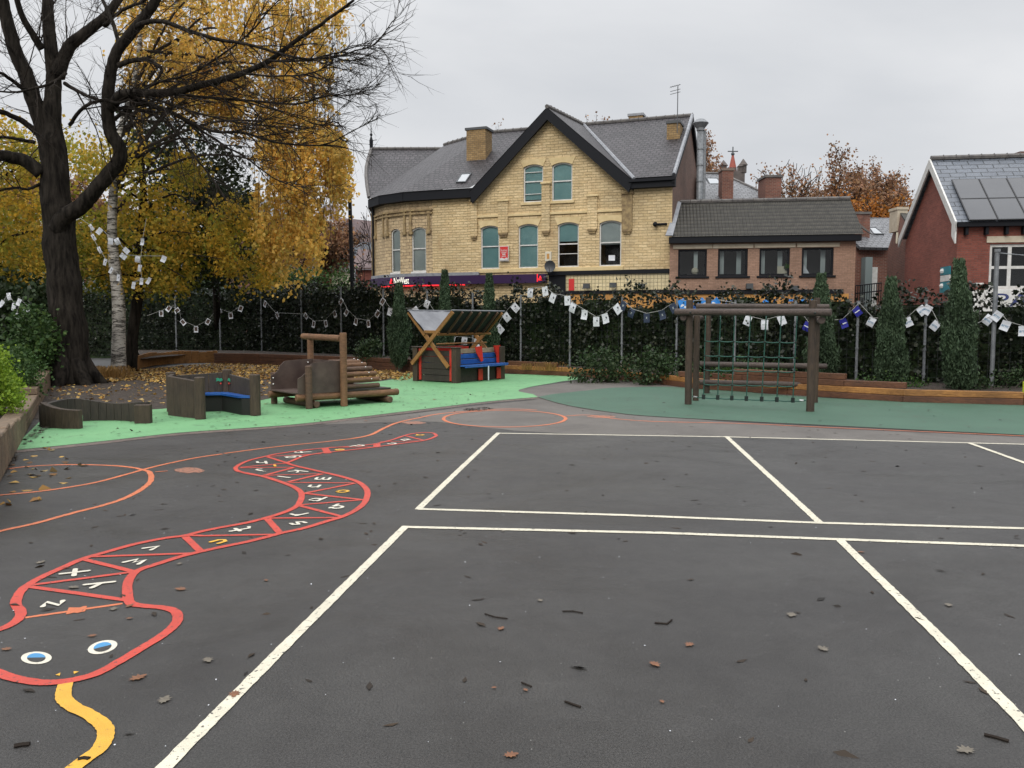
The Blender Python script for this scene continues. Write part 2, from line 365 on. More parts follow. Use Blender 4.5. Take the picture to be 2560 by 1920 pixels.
M('lead', (.17, .18, .20), (.27, .28, .30), 5, .5, .2, 20); M('ridge_tile', (.07, .065, .065), (.13, .12, .11), 4, .7, .3, 20)
glassmat('glass', (.86, .9, .9)); glassmat('glass_dark', (.45, .5, .52))
M('blind_teal', (.25, .44, .46), (.32, .52, .53), 1.2, .8); M('blind_grey', (.40, .45, .45), (.50, .54, .53), 1.2, .8); M('room_dark', (.02, .02, .022)); M('room_pale', (.20, .20, .18), (.05, .05, .05), 2)
M('purple_sign', (.030, .012, .055), rough=.35); M('red_sign', (.55, .03, .03), rough=.4); M('navy_sign', (.02, .03, .12), rough=.5)
m, t, b = newmat('lit_white'); b.inputs['Base Color'].default_value = (.9, .9, .8, 1); b.inputs['Emission Color'].default_value = (1, .95, .75, 1); b.inputs['Emission Strength'].default_value = .9
m, t, b = newmat('lit_red'); b.inputs['Base Color'].default_value = (.8, .02, .03, 1); b.inputs['Emission Color'].default_value = (1, .02, .03, 1); b.inputs['Emission Strength'].default_value = .9
m, t, b = newmat('lit_green'); b.inputs['Base Color'].default_value = (.02, .8, .4, 1); b.inputs['Emission Color'].default_value = (.02, 1, .5, 1); b.inputs['Emission Strength'].default_value = 1.5
brick('cream_tile', (.62, .52, .30), (.66, .56, .34), (.20, .16, .10), .17, .17, .012, .2, .35, off=0.)
M('galv', (.22, .23, .24), (.13, .14, .15), 8, .5, metal=.3); M('grey_green', (.16, .20, .20), rough=.6); M('dark_grey', (.05, .055, .06), rough=.5)
# round timber and sawn timber with grain
def timber(name, c1, c2, st=(6, 6, 1.2), rough=.7, bmp=.5):
    m, t, b = newmat(name); v = objvec(t, st); f = noise(t, 5, 8, .7, v, .6)
    base = ramp(t, f, [(.28, c1), (.72, c2)]); big = ramp(t, noise(t, 1.3, 4, .6, objvec(t)), [(.3, .65), (.7, 1.25)])
    base = mixcol(t, 1., base, big, 'MULTIPLY'); t.links.new(base, b.inputs['Base Color']); b.inputs['Roughness'].default_value = rough; bump(t, b, f, bmp, .02)
timber('old_post', (.020, .013, .008), (.070, .046, .028)); timber('old_log', (.045, .026, .016), (.13, .072, .042), (2, 2, 6)); timber('warm_log', (.075, .036, .016), (.22, .11, .05), (2, 2, 8))
timber('beam_grey', (.022, .015, .012), (.095, .068, .055), (1.5, 8, 8)); timber('sleeper', (.15, .06, .014), (.40, .19, .05), (1.2, 3, 6)); timber('sleeper_dark', (.05, .020, .010), (.15, .06, .025), (1.2, 3, 6))
timber('sleeper_old', (.06, .042, .026), (.19, .13, .08), (3, 1, 3)); timber('orange_wood', (.17, .075, .018), (.33, .16, .045), (3, 3, 3)); timber('dark_plank', (.016, .013, .011), (.05, .038, .028), (5, 5, 1))
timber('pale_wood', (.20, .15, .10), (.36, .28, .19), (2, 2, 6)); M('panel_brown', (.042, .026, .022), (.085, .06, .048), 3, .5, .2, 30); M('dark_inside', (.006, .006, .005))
M('blue_paint', (.010, .062, .25), (.02, .10, .34), 5, .4, .1, 40); M('red_plastic', (.40, .02, .012), (.5, .035, .02), 4, .4); M('roof_felt', (.13, .135, .15), (.22, .225, .24), 1.8, .45, .5, 6)
M('bolt', (.55, .55, .55), rough=.35, metal=.8); M('rope_green', (.008, .055, .04), (.016, .085, .06), 30, .6); M('clamp', (.006, .012, .010), rough=.5)
M('flag_white', (.66, .68, .72), (.56, .58, .62), 3, .7); M('flag_navy', (.018, .03, .06), rough=.7); M('flag_blue', (.01, .012, .22), rough=.6); M('flag_sky', (.03, .22, .62), rough=.6); M('flag_print', (.06, .065, .08)); M('arm_blue', (.02, .16, .30))
M('string', (.45, .45, .42), (.2, .2, .2), 60, .8); M('photo_dark', (.03, .022, .016), (.10, .05, .03), 9, .6)
M('bark', (.005, .004, .003), (.030, .025, .020), 7, .9, 1., 18, stretch=(1.6, 1.6, .3), spec=.12); M('twig', (.012, .009, .007), (.032, .025, .020), 2, .9, spec=.2); M('bark_brown', (.03, .022, .018), (.07, .055, .045), 3, .85)
m, t, b = newmat('birch_bark'); v = objvec(t, (1.2, 1.2, 7)); f = ramp(t, noise(t, 2.6, 7, .75, v, .5), [(.44, 0.), (.52, 1.)])
base = mixcol(t, f, (.035, .028, .022), (.50, .47, .42)); low = ramp(t, noise(t, 1.2, 5, .7, objvec(t)), [(.35, .35), (.6, 1.)]); base = mixcol(t, 1., base, low, 'MULTIPLY'); t.links.new(base, b.inputs['Base Color']); b.inputs['Roughness'].default_value = .7; bump(t, b, noise(t, 9, 6, .7, v), .8, .03)
leafmat('leaf_gold', [(.66, .40, .08), (.78, .52, .13), (.58, .32, .06), (.72, .50, .13), (.42, .34, .08), (.70, .44, .10)], .5); leafmat('leaf_yellow', [(.64, .39, .05), (.76, .48, .07), (.42, .34, .05), (.72, .42, .05), (.16, .19, .03), (.58, .38, .06), (.72, .50, .08)], .6, .6, (.22, .25, .04))
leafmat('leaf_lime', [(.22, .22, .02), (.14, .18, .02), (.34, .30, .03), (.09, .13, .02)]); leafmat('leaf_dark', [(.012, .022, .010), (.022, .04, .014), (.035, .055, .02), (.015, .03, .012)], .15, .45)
leafmat('leaf_ivy', [(.006, .010, .005), (.011, .017, .008), (.018, .025, .012), (.045, .048, .030), (.009, .014, .007), (.012, .016, .009)], .1, .35); leafmat('leaf_green', [(.03, .07, .015), (.05, .10, .025), (.02, .05, .012), (.08, .13, .03)], .25)
leafmat('leaf_shrub', [(.012, .028, .008), (.022, .048, .014), (.035, .065, .022), (.06, .08, .035)], .15, .6); leafmat('leaf_bright', [(.16, .26, .02), (.24, .34, .03), (.09, .17, .015)], .3); leafmat('leaf_cypress', [(.025, .045, .022), (.045, .075, .038), (.075, .115, .06), (.035, .06, .032)], .15, .7); leafmat('leaf_rust', [(.24, .13, .08), (.34, .17, .09), (.17, .10, .07), (.30, .19, .11), (.38, .20, .08)], .3)
leafmat('leaf_orange', [(.36, .13, .02), (.28, .10, .02), (.42, .18, .03)], .3); leafmat('litter', [(.40, .24, .05), (.52, .33, .10), (.25, .12, .03), (.12, .06, .025), (.55, .42, .18)], .1); leafmat('debris', [(.018, .013, .009), (.04, .026, .015), (.012, .010, .008)], 0.)
leafmat('grass_dry', [(.22, .12, .04), (.30, .18, .06), (.16, .09, .03)], .2); M('leaf_brown', (.12, .045, .02), (.20, .085, .035), 30, .55); M('leaf_grey', (.09, .075, .055), (.15, .13, .10), 30, .55)
M('hill', (.05, .06, .07), (.10, .10, .11), .08, .95); M('spire', (.30, .07, .045), (.24, .055, .04), 1); M('tower_stone', (.06, .05, .045), (.11, .09, .08), 1); M('solar', (.05, .053, .06), (.065, .068, .075), .6, .22)
M('solar_frame', (.01, .01, .012), rough=.4); M('teal_sign', (.02, .17, .21), rough=.5); M('orange_board', (.50, .25, .06), (.42, .2, .05), 1, .6); M('lime_paint', (.35, .42, .03), rough=.4)
M('road', (.05, .05, .05), (.07, .07, .068), 2)
# ================================================================ ground
def sheet(name, pts, z, mat, uv=False, **k):
    b = MB(); pts = [Vector((p[0], p[1], z)) for p in pts]; tr = geometry.tessellate_polygon([pts]); n = b
    b.v = [tuple(p) for p in pts]
    for f in tr:
        a, c, d = (pts[i] for i in f)
        if (c-a).cross(d-a).z < 0: f = f[::-1]
        b.f.append(tuple(f))
    return b.build(name, mat, uv=uv, kind='structure', **k)
b = MB(); b.poly([(-420, -30, 0), (420, -30, 0), (420, 700, 0), (-420, 700, 0)]); b.build('ground', 'asphalt', kind='structure')
def gp(c, L, z=0): return [G(c, x, y, z) for x, y in L]
def wig(L, n=5, amp=.02):
    return [p + Vector((random.uniform(-amp, amp), random.uniform(-amp, amp), 0)) for p in catmull(L, n)]
sheet('tarmac_path', wig(gp('D', [(700, 914), (900, 893), (1050, 874), (1162, 862), (1100, 846), (1255, 822), (1330, 815), (1500, 838), (1700, 852), (1750, 862), (1300, 870), (1560, 911), (2212, 945), (2330, 950)])) +
      wig(gp('D', [(2330, 966), (2212, 960), (1570, 944), (1250, 938), (1050, 925), (950, 912), (840, 912), (700, 918)]), 5, .03), .0015, 'old_tarmac')
green_front = gp('D', [(22, 974), (200, 956), (380, 936), (520, 926), (640, 917), (770, 902), (900, 886), (1050, 868), (1162, 858)])
green_back = gp('D', [(1150, 852), (1120, 843), (1190, 828), (1265, 815), (1180, 811), (1085, 808), (890, 806), (850, 820), (700, 838), (560, 866), (430, 878), (320, 886), (200, 896), (95, 905)])
sheet('soft_surface_bright_green', wig(green_front, 4, .004) + wig(green_back, 4, .03), .0055, 'rubber_light')
ek = MB(); fr = catmull(green_front, 4); ek.ribbon([p + Vector((.06, -.13, 0)) for p in fr], .22, .0035); ek.build('brick_edging', 'edging', uv=True, kind='structure')
dg_front = gp('D', [(1162, 858), (1210, 872), (1260, 882), (1330, 892), (1400, 899), (1560, 908), (1800, 920), (2212, 940), (2400, 948)])
dg_back = gp('D', [(2400, 885), (2212, 876), (1950, 868), (1700, 855), (1600, 846), (1500, 840), (1440, 836), (1330, 838), (1250, 846), (1190, 852)])
sheet('soft_surface_dark_green', wig(dg_front, 4, .004) + wig(dg_back, 4, .03), .0065, 'rubber_dark')
ek = MB(); ek.ribbon([p + Vector((-.01, -.03, 0)) for p in catmull(dg_front, 5)], .05, .0045, jit=.01); ek.build('surface_joint', 'soil', kind='structure')
b = MB(); sp_ = wig(gp('D', [(60, 905), (30, 800), (60, 772), (285, 768), (470, 775), (640, 778), (860, 798), (885, 812), (850, 822), (700, 840), (560, 868), (430, 880), (320, 888), (200, 898), (95, 908)]), 4, .05)
sheet('bark_soil', sp_, .003, 'soil')
# road beyond the fence
b = MB(); b.poly([(-60, 34.5, .004), (60, 22.0, .004), (60, 30.5, .004), (-60, 41, .004)]); b.build('road', 'road', kind='structure')
# ---- court lines
def gl(c, L, n=12, jit=.0): return [p for p in catmull(gp(c, L), n)]
b = MB(); zz_ = .0022
for L in ([(1075, 936), (1570, 944), (2212, 960), (2400, 965)], [(1077, 935), (990, 1017), (903, 1101)], [(904, 1100), (1340, 1113), (1770, 1130), (2212, 1142), (2400, 1147)], [(1569, 943), (1670, 1036), (1772, 1131)],
          [(868, 1139), (1430, 1152), (1815, 1166), (2212, 1180), (2400, 1187)], [(877, 1137), (745, 1268), (610, 1402), (355, 1660), (250, 1770)], [(1812, 1165), (2030, 1378), (2212, 1563), (2330, 1690)], [(2095, 958), (2212, 1000), (2330, 1042)]):
    P = gp('D', L); Q = []
    for i in range(len(P)-1):
        k = max(2, int((P[i+1]-P[i]).length/.04)); Q += [P[i].lerp(P[i+1], j/k) for j in range(k)]
    Q.append(P[-1]); zz_ += .0004; b.ribbon(Q, .062, zz_, jit=.0025)
b.build('court_lines', 'paint_white', kind='structure')
# ---- orange road lines
b = MB(); zz_ = .0025
for c, L, w in (('D', [(-60, 1024), (0, 1016), (60, 1008), (150, 1004), (240, 1006), (290, 1011), (322, 1019)], .05), ('D', [(322, 1019), (327, 1032), (318, 1048), (280, 1072), (230, 1090), (160, 1108), (80, 1130), (0, 1148), (-60, 1165)], .055),
      ('D', [(-60, 1073), (0, 1070), (100, 1060), (200, 1044), (270, 1026), (340, 1007), (420, 990), (480, 981)], .05), ('D', [(484, 980), (560, 970), (620, 963), (700, 955), (760, 948)], .045), ('D', [(760, 948), (800, 940), (830, 925), (860, 913), (900, 904), (960, 893), (1080, 884), (1160, 886)], .06),
      ('D', [(1222, 899), (1270, 897), (1330, 905), (1420, 911), (1600, 915), (1750, 922), (2000, 933), (2212, 942), (2350, 947)], .05), ('D', [(335, 1020), (362, 1018)], .03)):
    b.ribbon(catmull(gp(c, L), 10), w, zz_, jit=.004); zz_ += .0003
el = [G('D', 1090+132*math.cos(a), 905+18*math.sin(a)) for a in np.linspace(0, 2*math.pi, 60, endpoint=False)]
b.ribbon(el, .06, .0051, closed=True, jit=.003)
b.build('orange_lane_lines', 'paint_orange', kind='structure')
b = MB()
for cx_, cy_, rx, ry in ((410, 1016, 32, 6), (893, 913, 26, 3), (1300, 900, 30, 3)):
    b.poly([G('D', cx_+rx*math.cos(a)*random.uniform(.85, 1.1), cy_-ry*math.sin(a)*random.uniform(.8, 1.15), .0028) for a in np.linspace(0, 2*math.pi, 22, endpoint=False)])
b.build('orange_paint_blobs', 'paint_faded', kind='structure')
# ---- the painted snake
q4u = [(2180, 185), (2150, 160), (2060, 155), (1960, 165), (1880, 185), (1760, 225), (1620, 258), (1450, 278), (1150, 298), (900, 325), (720, 350), (590, 378), (460, 410), (375, 445), (330, 480), (350, 510), (440, 532), (590, 562), (760, 615), (870, 660), (925, 700), (938, 740), (922, 790), (890, 835), (780, 890), (600, 945), (420, 990), (200, 1030), (30, 1064)]
q5u = [(1230, 108), (1100, 125), (900, 165), (720, 215), (550, 265), (400, 330), (290, 380), (200, 430), (140, 480), (105, 560), (140, 620), (120, 670), (60, 710), (0, 735), (-80, 765), (-170, 830), (-180, 920), (-110, 985), (0, 1030), (100, 1065), (250, 1090), (380, 1090), (520, 1068), (650, 1030), (800, 950), (950, 860), (1080, 780), (1160, 715), (1190, 660), (1170, 615), (1100, 592), (1000, 582), (900, 570), (862, 545), (852, 480), (858, 420), (890, 365), (950, 330), (1060, 295), (1200, 250), (1340, 215), (1500, 180)]
q4l = [(450, 1160), (650, 1110), (760, 1080), (950, 1040), (1150, 980), (1300, 935), (1420, 880), (1510, 810), (1542, 740), (1540, 690), (1500, 640), (1430, 600), (1300, 560), (1150, 525), (1000, 490), (880, 462), (805, 436), (850, 415), (950, 375), (1100, 345), (1300, 325), (1600, 290), (1900, 250), (2060, 228), (2140, 205), (2180, 185)]
snake = thing('painted_snake', 'big red outlined alphabet snake with blue eyes painted on the tarmac', 'painted snake', G('Q5', 700, 800))
b = MB(); P = catmull(gp('Q4', q4u) + gp('Q5', q5u) + gp('Q4', q4l), 6); b.ribbon(P, [.056*(.85 if p.y > 8.7 else 1) for p in P], .0048, jit=.002); b.build('outline', 'paint_red', snake)
b = MB(); zz_ = .0030
for c, a, d, w in [('Q4',)+x for x in (((1900, 185), (2060, 225), .045), ((1660, 240), (2060, 230), .035), ((1630, 255), (1630, 290), .09), ((1620, 288), (1190, 290), .035), ((1150, 298), (1180, 345), .09), ((1120, 350), (620, 375), .035), ((620, 378), (820, 440), .045), ((370, 475), (820, 435), .04), ((370, 480), (860, 475), .035), ((870, 475), (590, 550), .05), ((600, 550), (1100, 535), .035), ((1130, 535), (810, 610), .05), ((820, 615), (1420, 620), .035), ((1430, 622), (960, 715), .045), ((960, 715), (1500, 775), .045), ((1500, 775), (930, 822), .04), ((920, 830), (1310, 930), .045), ((1280, 940), (640, 945), .04), ((620, 950), (740, 1085), .055), ((700, 1095), (0, 1108), .04))] + \
    [('Q5',)+x for x in (((1345, 107), (1240, 105), .04), ((1240, 115), (1340, 210), .055), ((1310, 225), (620, 248), .04), ((560, 265), (900, 350), .045), ((880, 352), (200, 440), .04), ((200, 450), (850, 540), .045))]:
    p, q = G(c, *a), G(c, *d); b.ribbon([p.lerp(q, i/8) for i in range(9)], w, zz_, jit=.002); zz_ += .00006
b.build('rungs', 'paint_red', snake)
b = MB(); p, q = G('Q5', 170, 655), G('Q5', 820, 560); b.ribbon([p.lerp(q, i/14) for i in range(15)], .03, .0020, jit=.003); p, q = G('Q5', 450, 612), G('Q5', 575, 598); b.ribbon([p.lerp(q, i/5) for i in range(6)], .10, .0026, jit=.015); b.build('collar_stripe', 'paint_orange', snake)
b = MB(); P = catmull(gp('Q5', [(437, 1100), (425, 1190), (480, 1250), (600, 1310), (690, 1380), (708, 1440), (670, 1530), (560, 1615), (440, 1710), (330, 1800)]), 8); b.ribbon(P, .062, .0054, jit=.002); b.build('tongue', 'paint_yellow', snake)
for nm, cx_, cy_, tilt in (('eye', 243, 925, .02), ('eye', 686, 853, .3)):
    def E(rx, ry, a): x, y = rx*math.cos(a), ry*math.sin(a); return G('Q5', cx_+x*math.cos(tilt)+y*math.sin(tilt), cy_-x*math.sin(tilt)*.8+y*math.cos(tilt), 0)
    ring = MB(); ring.poly([Vector(E(103, 42, -a)) + Vector((0, 0, .0024)) for a in np.linspace(0, 2*math.pi, 40, endpoint=False)]); eo = ring.build(nm, 'paint_cream', snake)
    for n2, a0, a1, mt, zz in (('iris', -math.pi, 0, 'paint_blue', .0036), ('pupil', 0, math.pi, 'asphalt', .0040)):
        pb = MB(); pb.poly([Vector(E(62, 30, a)) + Vector((0, 0, zz)) for a in np.linspace(a1, a0, 20)]); pb.build(n2, mt, eo)
for tr_ in ([(370, 1040), (405, 1025), (400, 1045)], [(492, 1015), (528, 1018), (495, 1033)]):
    pb = MB(); pb.poly([p + Vector((0, 0, .003)) for p in gp('Q5', tr_[::-1])]); pb.build('nostril', 'paint_yellow', snake)
def arc(cx_, cy_, r, a0, a1, n=10, ry=None): return [(cx_+r*math.cos(math.radians(a)), cy_+(ry or r)*math.sin(math.radians(a))) for a in np.linspace(a0, a1, n)]
LET = dict(a=[arc(.5, .35, .3, 0, 360, 14), [(.8, .65), (.8, .05)]], b=[[(.2, 1), (.2, .05)], arc(.5, .35, .3, 0, 360, 14)], c=[arc(.5, .35, .32, 45, 315)], d=[[(.8, 1), (.8, .05)], arc(.5, .35, .3, 0, 360, 14)], e=[[(.2, .38), (.8, .38)], arc(.5, .35, .3, 0, 310)],
  f=[[(.75, .95), (.55, 1), (.45, .85), (.45, 0)], [(.2, .6), (.75, .6)]], g=[arc(.5, .4, .28, 0, 360, 14), [(.8, .65), (.8, -.1), (.55, -.25), (.3, -.15)]], h=[[(.2, 1), (.2, 0)], [(.2, .5), (.5, .65), (.75, .5), (.75, 0)]], i=[[(.5, .6), (.5, 0)], [(.5, .85), (.5, .9)]],
  j=[[(.6, .6), (.6, -.1), (.4, -.25), (.2, -.1)], [(.6, .85), (.6, .9)]], k=[[(.25, 1), (.25, 0)], [(.75, .65), (.27, .3), (.78, 0)]], l=[[(.5, 1), (.5, 0)]], m=[[(.1, .65), (.1, 0)], [(.1, .5), (.3, .65), (.5, .5), (.5, 0)], [(.5, .5), (.7, .65), (.9, .5), (.9, 0)]], n=[[(.2, .65), (.2, 0)], [(.2, .5), (.5, .65), (.78, .5), (.78, 0)]],
  o=[arc(.5, .35, .32, 0, 360, 16)], p=[[(.2, .65), (.2, -.35)], arc(.5, .35, .3, 0, 360, 14)], q=[[(.8, .65), (.8, -.35)], arc(.5, .35, .3, 0, 360, 14)], r=[[(.3, .65), (.3, 0)], [(.3, .4), (.5, .62), (.75, .6)]], s=[[(.78, .58), (.5, .68), (.28, .52), (.5, .36), (.75, .2), (.5, .02), (.22, .1)]], t=[[(.45, .95), (.45, .1), (.7, .02)], [(.2, .62), (.75, .62)]],
  u=[[(.2, .65), (.22, .15), (.5, 0), (.75, .15), (.78, .65)]], v=[[(.2, .65), (.5, 0), (.8, .65)]], w=[[(.05, .65), (.28, 0), (.5, .5), (.72, 0), (.95, .65)]], x=[[(.15, .7), (.85, 0)], [(.85, .7), (.15, 0)]], y=[[(.2, .65), (.5, .15)], [(.85, .65), (.3, -.35)]], z=[[(.2, .65), (.8, .65), (.2, 0), (.8, 0)]])
for ch, c, x, y, rot, size, yel in (('a', 'Q4', 2030, 178, 180, .17, 1), ('b', 'Q4', 1890, 220, 150, .17, 0), ('c', 'Q4', 1770, 257, 150, .17, 0), ('d', 'Q4', 1470, 276, 150, .2, 0), ('e', 'Q4', 1288, 314, 160, .18, 1), ('f', 'Q4', 970, 335, 110, .2, 0), ('g', 'Q4', 845, 382, 130, .2, 0), ('h', 'Q4', 565, 430, 200, .18, 0),
      ('i', 'Q4', 690, 460, 200, .15, 1), ('j', 'Q4', 565, 505, 230, .17, 0), ('k', 'Q4', 890, 514, 240, .19, 0), ('l', 'Q4', 790, 568, 60, .17, 0), ('m', 'Q4', 1130, 583, 180, .18, 0), ('n', 'Q4', 1050, 652, 180, .17, 0), ('o', 'Q4', 1315, 698, 180, .17, 1), ('p', 'Q4', 1065, 775, 165, .17, 0), ('q', 'Q4', 1265, 845, 165, .17, 0),
      ('r', 'Q4', 910, 908, 140, .19, 0), ('s', 'Q4', 905, 993, 150, .17, 0), ('t', 'Q4', 400, 1045, 130, .19, 0), ('u', 'Q5', 1465, 147, 150, .15, 1), ('v', 'Q5', 1020, 190, 150, .15, 0), ('w', 'Q5', 910, 282, 160, .15, 0), ('x', 'Q5', 500, 355, 160, .17, 0), ('y', 'Q5', 640, 438, 140, .15, 0), ('z', 'Q5', 350, 565, 105, .14, 0)):
    o = G(c, x, y); a = math.radians(rot); mb = MB(); zz = .0058
    for st in LET[ch]:
        size_ = size*.92; pp = [Vector((px_-.5, py_-.35, 0))*size_ for px_, py_ in st]; pp = [Vector((o.x+p.x*math.cos(a)-p.y*math.sin(a), o.y+p.x*math.sin(a)+p.y*math.cos(a), 0)) for p in pp]
        if len(pp) == 2: pp = [pp[0].lerp(pp[1], i/4) for i in range(5)]
        mb.ribbon(pp, .031, zz, jit=.001); zz += .0003
        for e in (pp[0], pp[-1]): mb.poly([(e.x+.0155*math.cos(w), e.y+.0155*math.sin(w), zz) for w in np.linspace(0, 2*math.pi, 8, endpoint=False)])
        zz += .0003
    mb.build('letter', 'paint_yellow' if yel else 'paint_cream', snake, label=('yellow' if yel else 'white') + ' painted letter ' + ch)
# ================================================================ buildings
def wall(name, pl, outline, holes, mat, parent, d=0.0, reveal=.14, **k):
    """a wall face with real openings and reveals; outline and holes in (s, z)"""
    loops = [outline] + holes; b = MB(); flat = [p for L in loops for p in L]
    b.v = [tuple(pl.w(s, z, d)) for s, z in flat]
    tr = geometry.tessellate_polygon([[Vector((s, z, 0)) for s, z in L] for L in loops])
    for f in tr:
        a, c, e = (Vector((flat[i][0], flat[i][1], 0)) for i in f)
        b.f.append(tuple(f) if (c-a).cross(e-a).z > 0 else tuple(f)[::-1])
    for h in holes:
        n = len(h)
        for i in range(n):
            (s0, z0), (s1, z1) = h[i], h[(i+1) % n]; b.add([pl.w(s0, z0, d), pl.w(s1, z1, d), pl.w(s1, z1, d+reveal), pl.w(s0, z0, d+reveal)], [(0, 1, 2, 3)])
    return b.build(name, mat, parent, uv=True, **k)
def arched(s0, s1, z0, z1, rise=.12, n=8):
    if rise <= 0: return [(s0, z0), (s1, z0), (s1, z1), (s0, z1)]
    top = [(s1 + (s0-s1)*i/n, z1 - rise + rise*math.sin(math.pi*i/n)**.8 if 0 < i < n else z1-rise) for i in range(n+1)]
    return [(s0, z0), (s1, z0)] + top
def frame_ring(b, pl, h, w, d0, d1):
    c = (sum(p[0] for p in h)/len(h), (min(p[1] for p in h)+max(p[1] for p in h))/2); n = len(h)
    hx = (max(p[0] for p in h)-min(p[0] for p in h))/2; hz = (max(p[1] for p in h)-min(p[1] for p in h))/2; sx, sz = (hx-w)/hx, (hz-w)/hz
    cc = ((max(p[0] for p in h)+min(p[0] for p in h))/2, c[1]); inn = [(cc[0]+(p[0]-cc[0])*sx, cc[1]+(p[1]-cc[1])*sz) for p in h]
    for i in range(n):
        j = (i+1) % n; a, e, f, g = h[i], h[j], inn[j], inn[i]
        b.hexa([pl.w(*a, d0), pl.w(*e, d0), pl.w(*f, d0), pl.w(*g, d0)], [pl.w(*a, d1), pl.w(*e, d1), pl.w(*f, d1), pl.w(*g, d1)])
    return inn
def window(parent, pl, s0, s1, z0, z1, rise=.12, fr='white_paint', bars=('h',), blind=1., blindmat='blind_teal', sill='stone_trim', d=0., fw=.06, hoff=.52, lintel=None, glass='glass', sillw=.12, sillh=.13, extra=None):
    h = arched(s0, s1, z0, z1, rise); b = MB(); inn = frame_ring(b, pl, h, fw, d+.07, d+.13)
    zm = z0 + (z1-z0)*hoff
    for q in bars:
        if q == 'h': b.pbox(pl, s0+fw*.9, s1-fw*.9, zm-.028, zm+.028, d+.075, d+.125)
        elif q == 'v': b.pbox(pl, (s0+s1)/2-.03, (s0+s1)/2+.03, z0+fw*.9, z1-fw*.9-rise*.1, d+.074, d+.126)
        elif isinstance(q, float): zz = z0+(z1-z0)*q; b.pbox(pl, s0+fw*.9, s1-fw*.9, zz-.015, zz+.015, d+.08, d+.12)
    f = b.build('window', fr, parent)
    g = MB(); g.poly([pl.w(*p, d+.105) for p in inn]); g.build('pane', glass, f)
    if blind > 0:
        g = MB(); zb = z0+(z1-z0)*(1-blind); hb = [(p[0], max(p[1], zb)) for p in arched(s0+.02, s1-.02, z0+.02, z1-.01, rise)]
        g.poly([pl.w(*p, d+.16) for p in hb]); g.build('blind', blindmat, f)
    g = MB(); a, e = s0-.05, s1+.05; D0, D1 = d+.20, d+1.4; B = [pl.w(a, z0-.05, D0), pl.w(e, z0-.05, D0), pl.w(e, z0-.05, D1), pl.w(a, z0-.05, D1)]; T = [pl.w(a, z1+.05, D0), pl.w(e, z1+.05, D0), pl.w(e, z1+.05, D1), pl.w(a, z1+.05, D1)]
    g.add(B+T, [(0, 1, 2, 3), (7, 6, 5, 4), (1, 2, 6, 5), (2, 3, 7, 6), (3, 0, 4, 7)]); g.build('room', 'room_dark', f)
    if sill: g = MB(); g.pbox(pl, s0-sillw, s1+sillw, z0-sillh, z0-.004, d-.07, d+.06); g.build('sill', sill, f, bevel=.01)
    if lintel: g = MB(); g.pbox(pl, s0-.22, s1+.22, z1+.03, z1+.20, d-.05, d+.05); g.build('lintel', lintel, f)
    return f, h
# ---------------------------------------------------------------- big stone corner building
A20 = rad(20.0); FP = Plane((5.44, 38.0), (math.cos(A20), -math.sin(A20)))
def F(c, x, y, off=0.): return FP.sz(c, x, y, off)
root = thing('stone_building', 'yellow painted stone corner building with black gable boards and slate roof', 'building', (1.5, 42, 0))
sR = F('Z3', 1597, 900)[0]; sL = F('D', 934, 500)[0]; zE = F('Z3', 1590, 735)[1]; zEl = F('Z2', 700, 850)[1]; zE = (zE+zEl)/2
apex = F('Z3', 595, 130); gl_, gr_ = F('Z2', 1000, 838)[0], F('Z3', 1248, 720)[0]
outline = [(sL, 0), (sR, 0), (sR, zE+.1), (gr_+.2, zE+.1), apex, (gl_-.2, zE+.1), (sL, zE+.1)]
zw0 = F('Z3', 850, 1362)[1]; zw1 = F('Z3', 850, 1003)[1]; zu0 = F('Z3', 640, 838)[1]; zu1 = F('Z3', 640, 535)[1]
win = []
for (x0, x1, lo, kind) in ((70, 217, 1, 0), (370, 527, 1, 0), (683, 850, 1, 1), (1015, 1190, 1, 2), (410, 567, 0, 3), (637, 800, 0, 0)):
    yy = 1200 if lo else 690; s0, s1 = F('Z3', x0, yy)[0], F('Z3', x1, yy)[0]; z0, z1 = (zw0, zw1) if lo else (zu0, zu1)
    win.append((s0, s1, z0, z1, kind))
holes = [arched(*w[:4]) for w in win]
wall('wall', FP, outline, holes, 'yellow_stone', root)
for s0, s1, z0, z1, kind in win:
    kw = dict(bars=('h',), blind=1.)
    if kind == 1: kw = dict(bars=('h', .30), blind=.42)
    if kind == 2: kw = dict(bars=('h',), blind=.52, blindmat='blind_grey')
    if kind == 3: kw = dict(bars=('h', .80, .22), blind=.93, hoff=.55)
    f, h = window(root, FP, s0, s1, z0, z1, **kw)
    # plain stone surround head
    b = MB(); n = 8; o = arched(s0-.16, s1+.16, z0, z1+.20, .10)[2:-1] + [(s0-.16, z1+.10)]; i_ = arched(s0, s1, z0, z1)[2:]
    for q in range(len(i_)-1):
        a, e = i_[q], i_[q+1]; u0, u1 = s1+.16-(s1-s0+.32)*q/8, s1+.16-(s1-s0+.32)*(q+1)/8
        b.hexa([FP.w(*a, -.03), FP.w(*e, -.03), FP.w(u1, z1+.24, -.03), FP.w(u0, z1+.24, -.03)], [FP.w(*a, .02), FP.w(*e, .02), FP.w(u1, z1+.24, .02), FP.w(u0, z1+.24, .02)])
    b.build('window_head', 'stone_trim', f)
    if kind == 2: g = MB(); g.pbox(FP, s0+.42, s0+.72, z0+.25, z0+.50, .085, .10); g.build('paper_notice', 'flag_white', f)
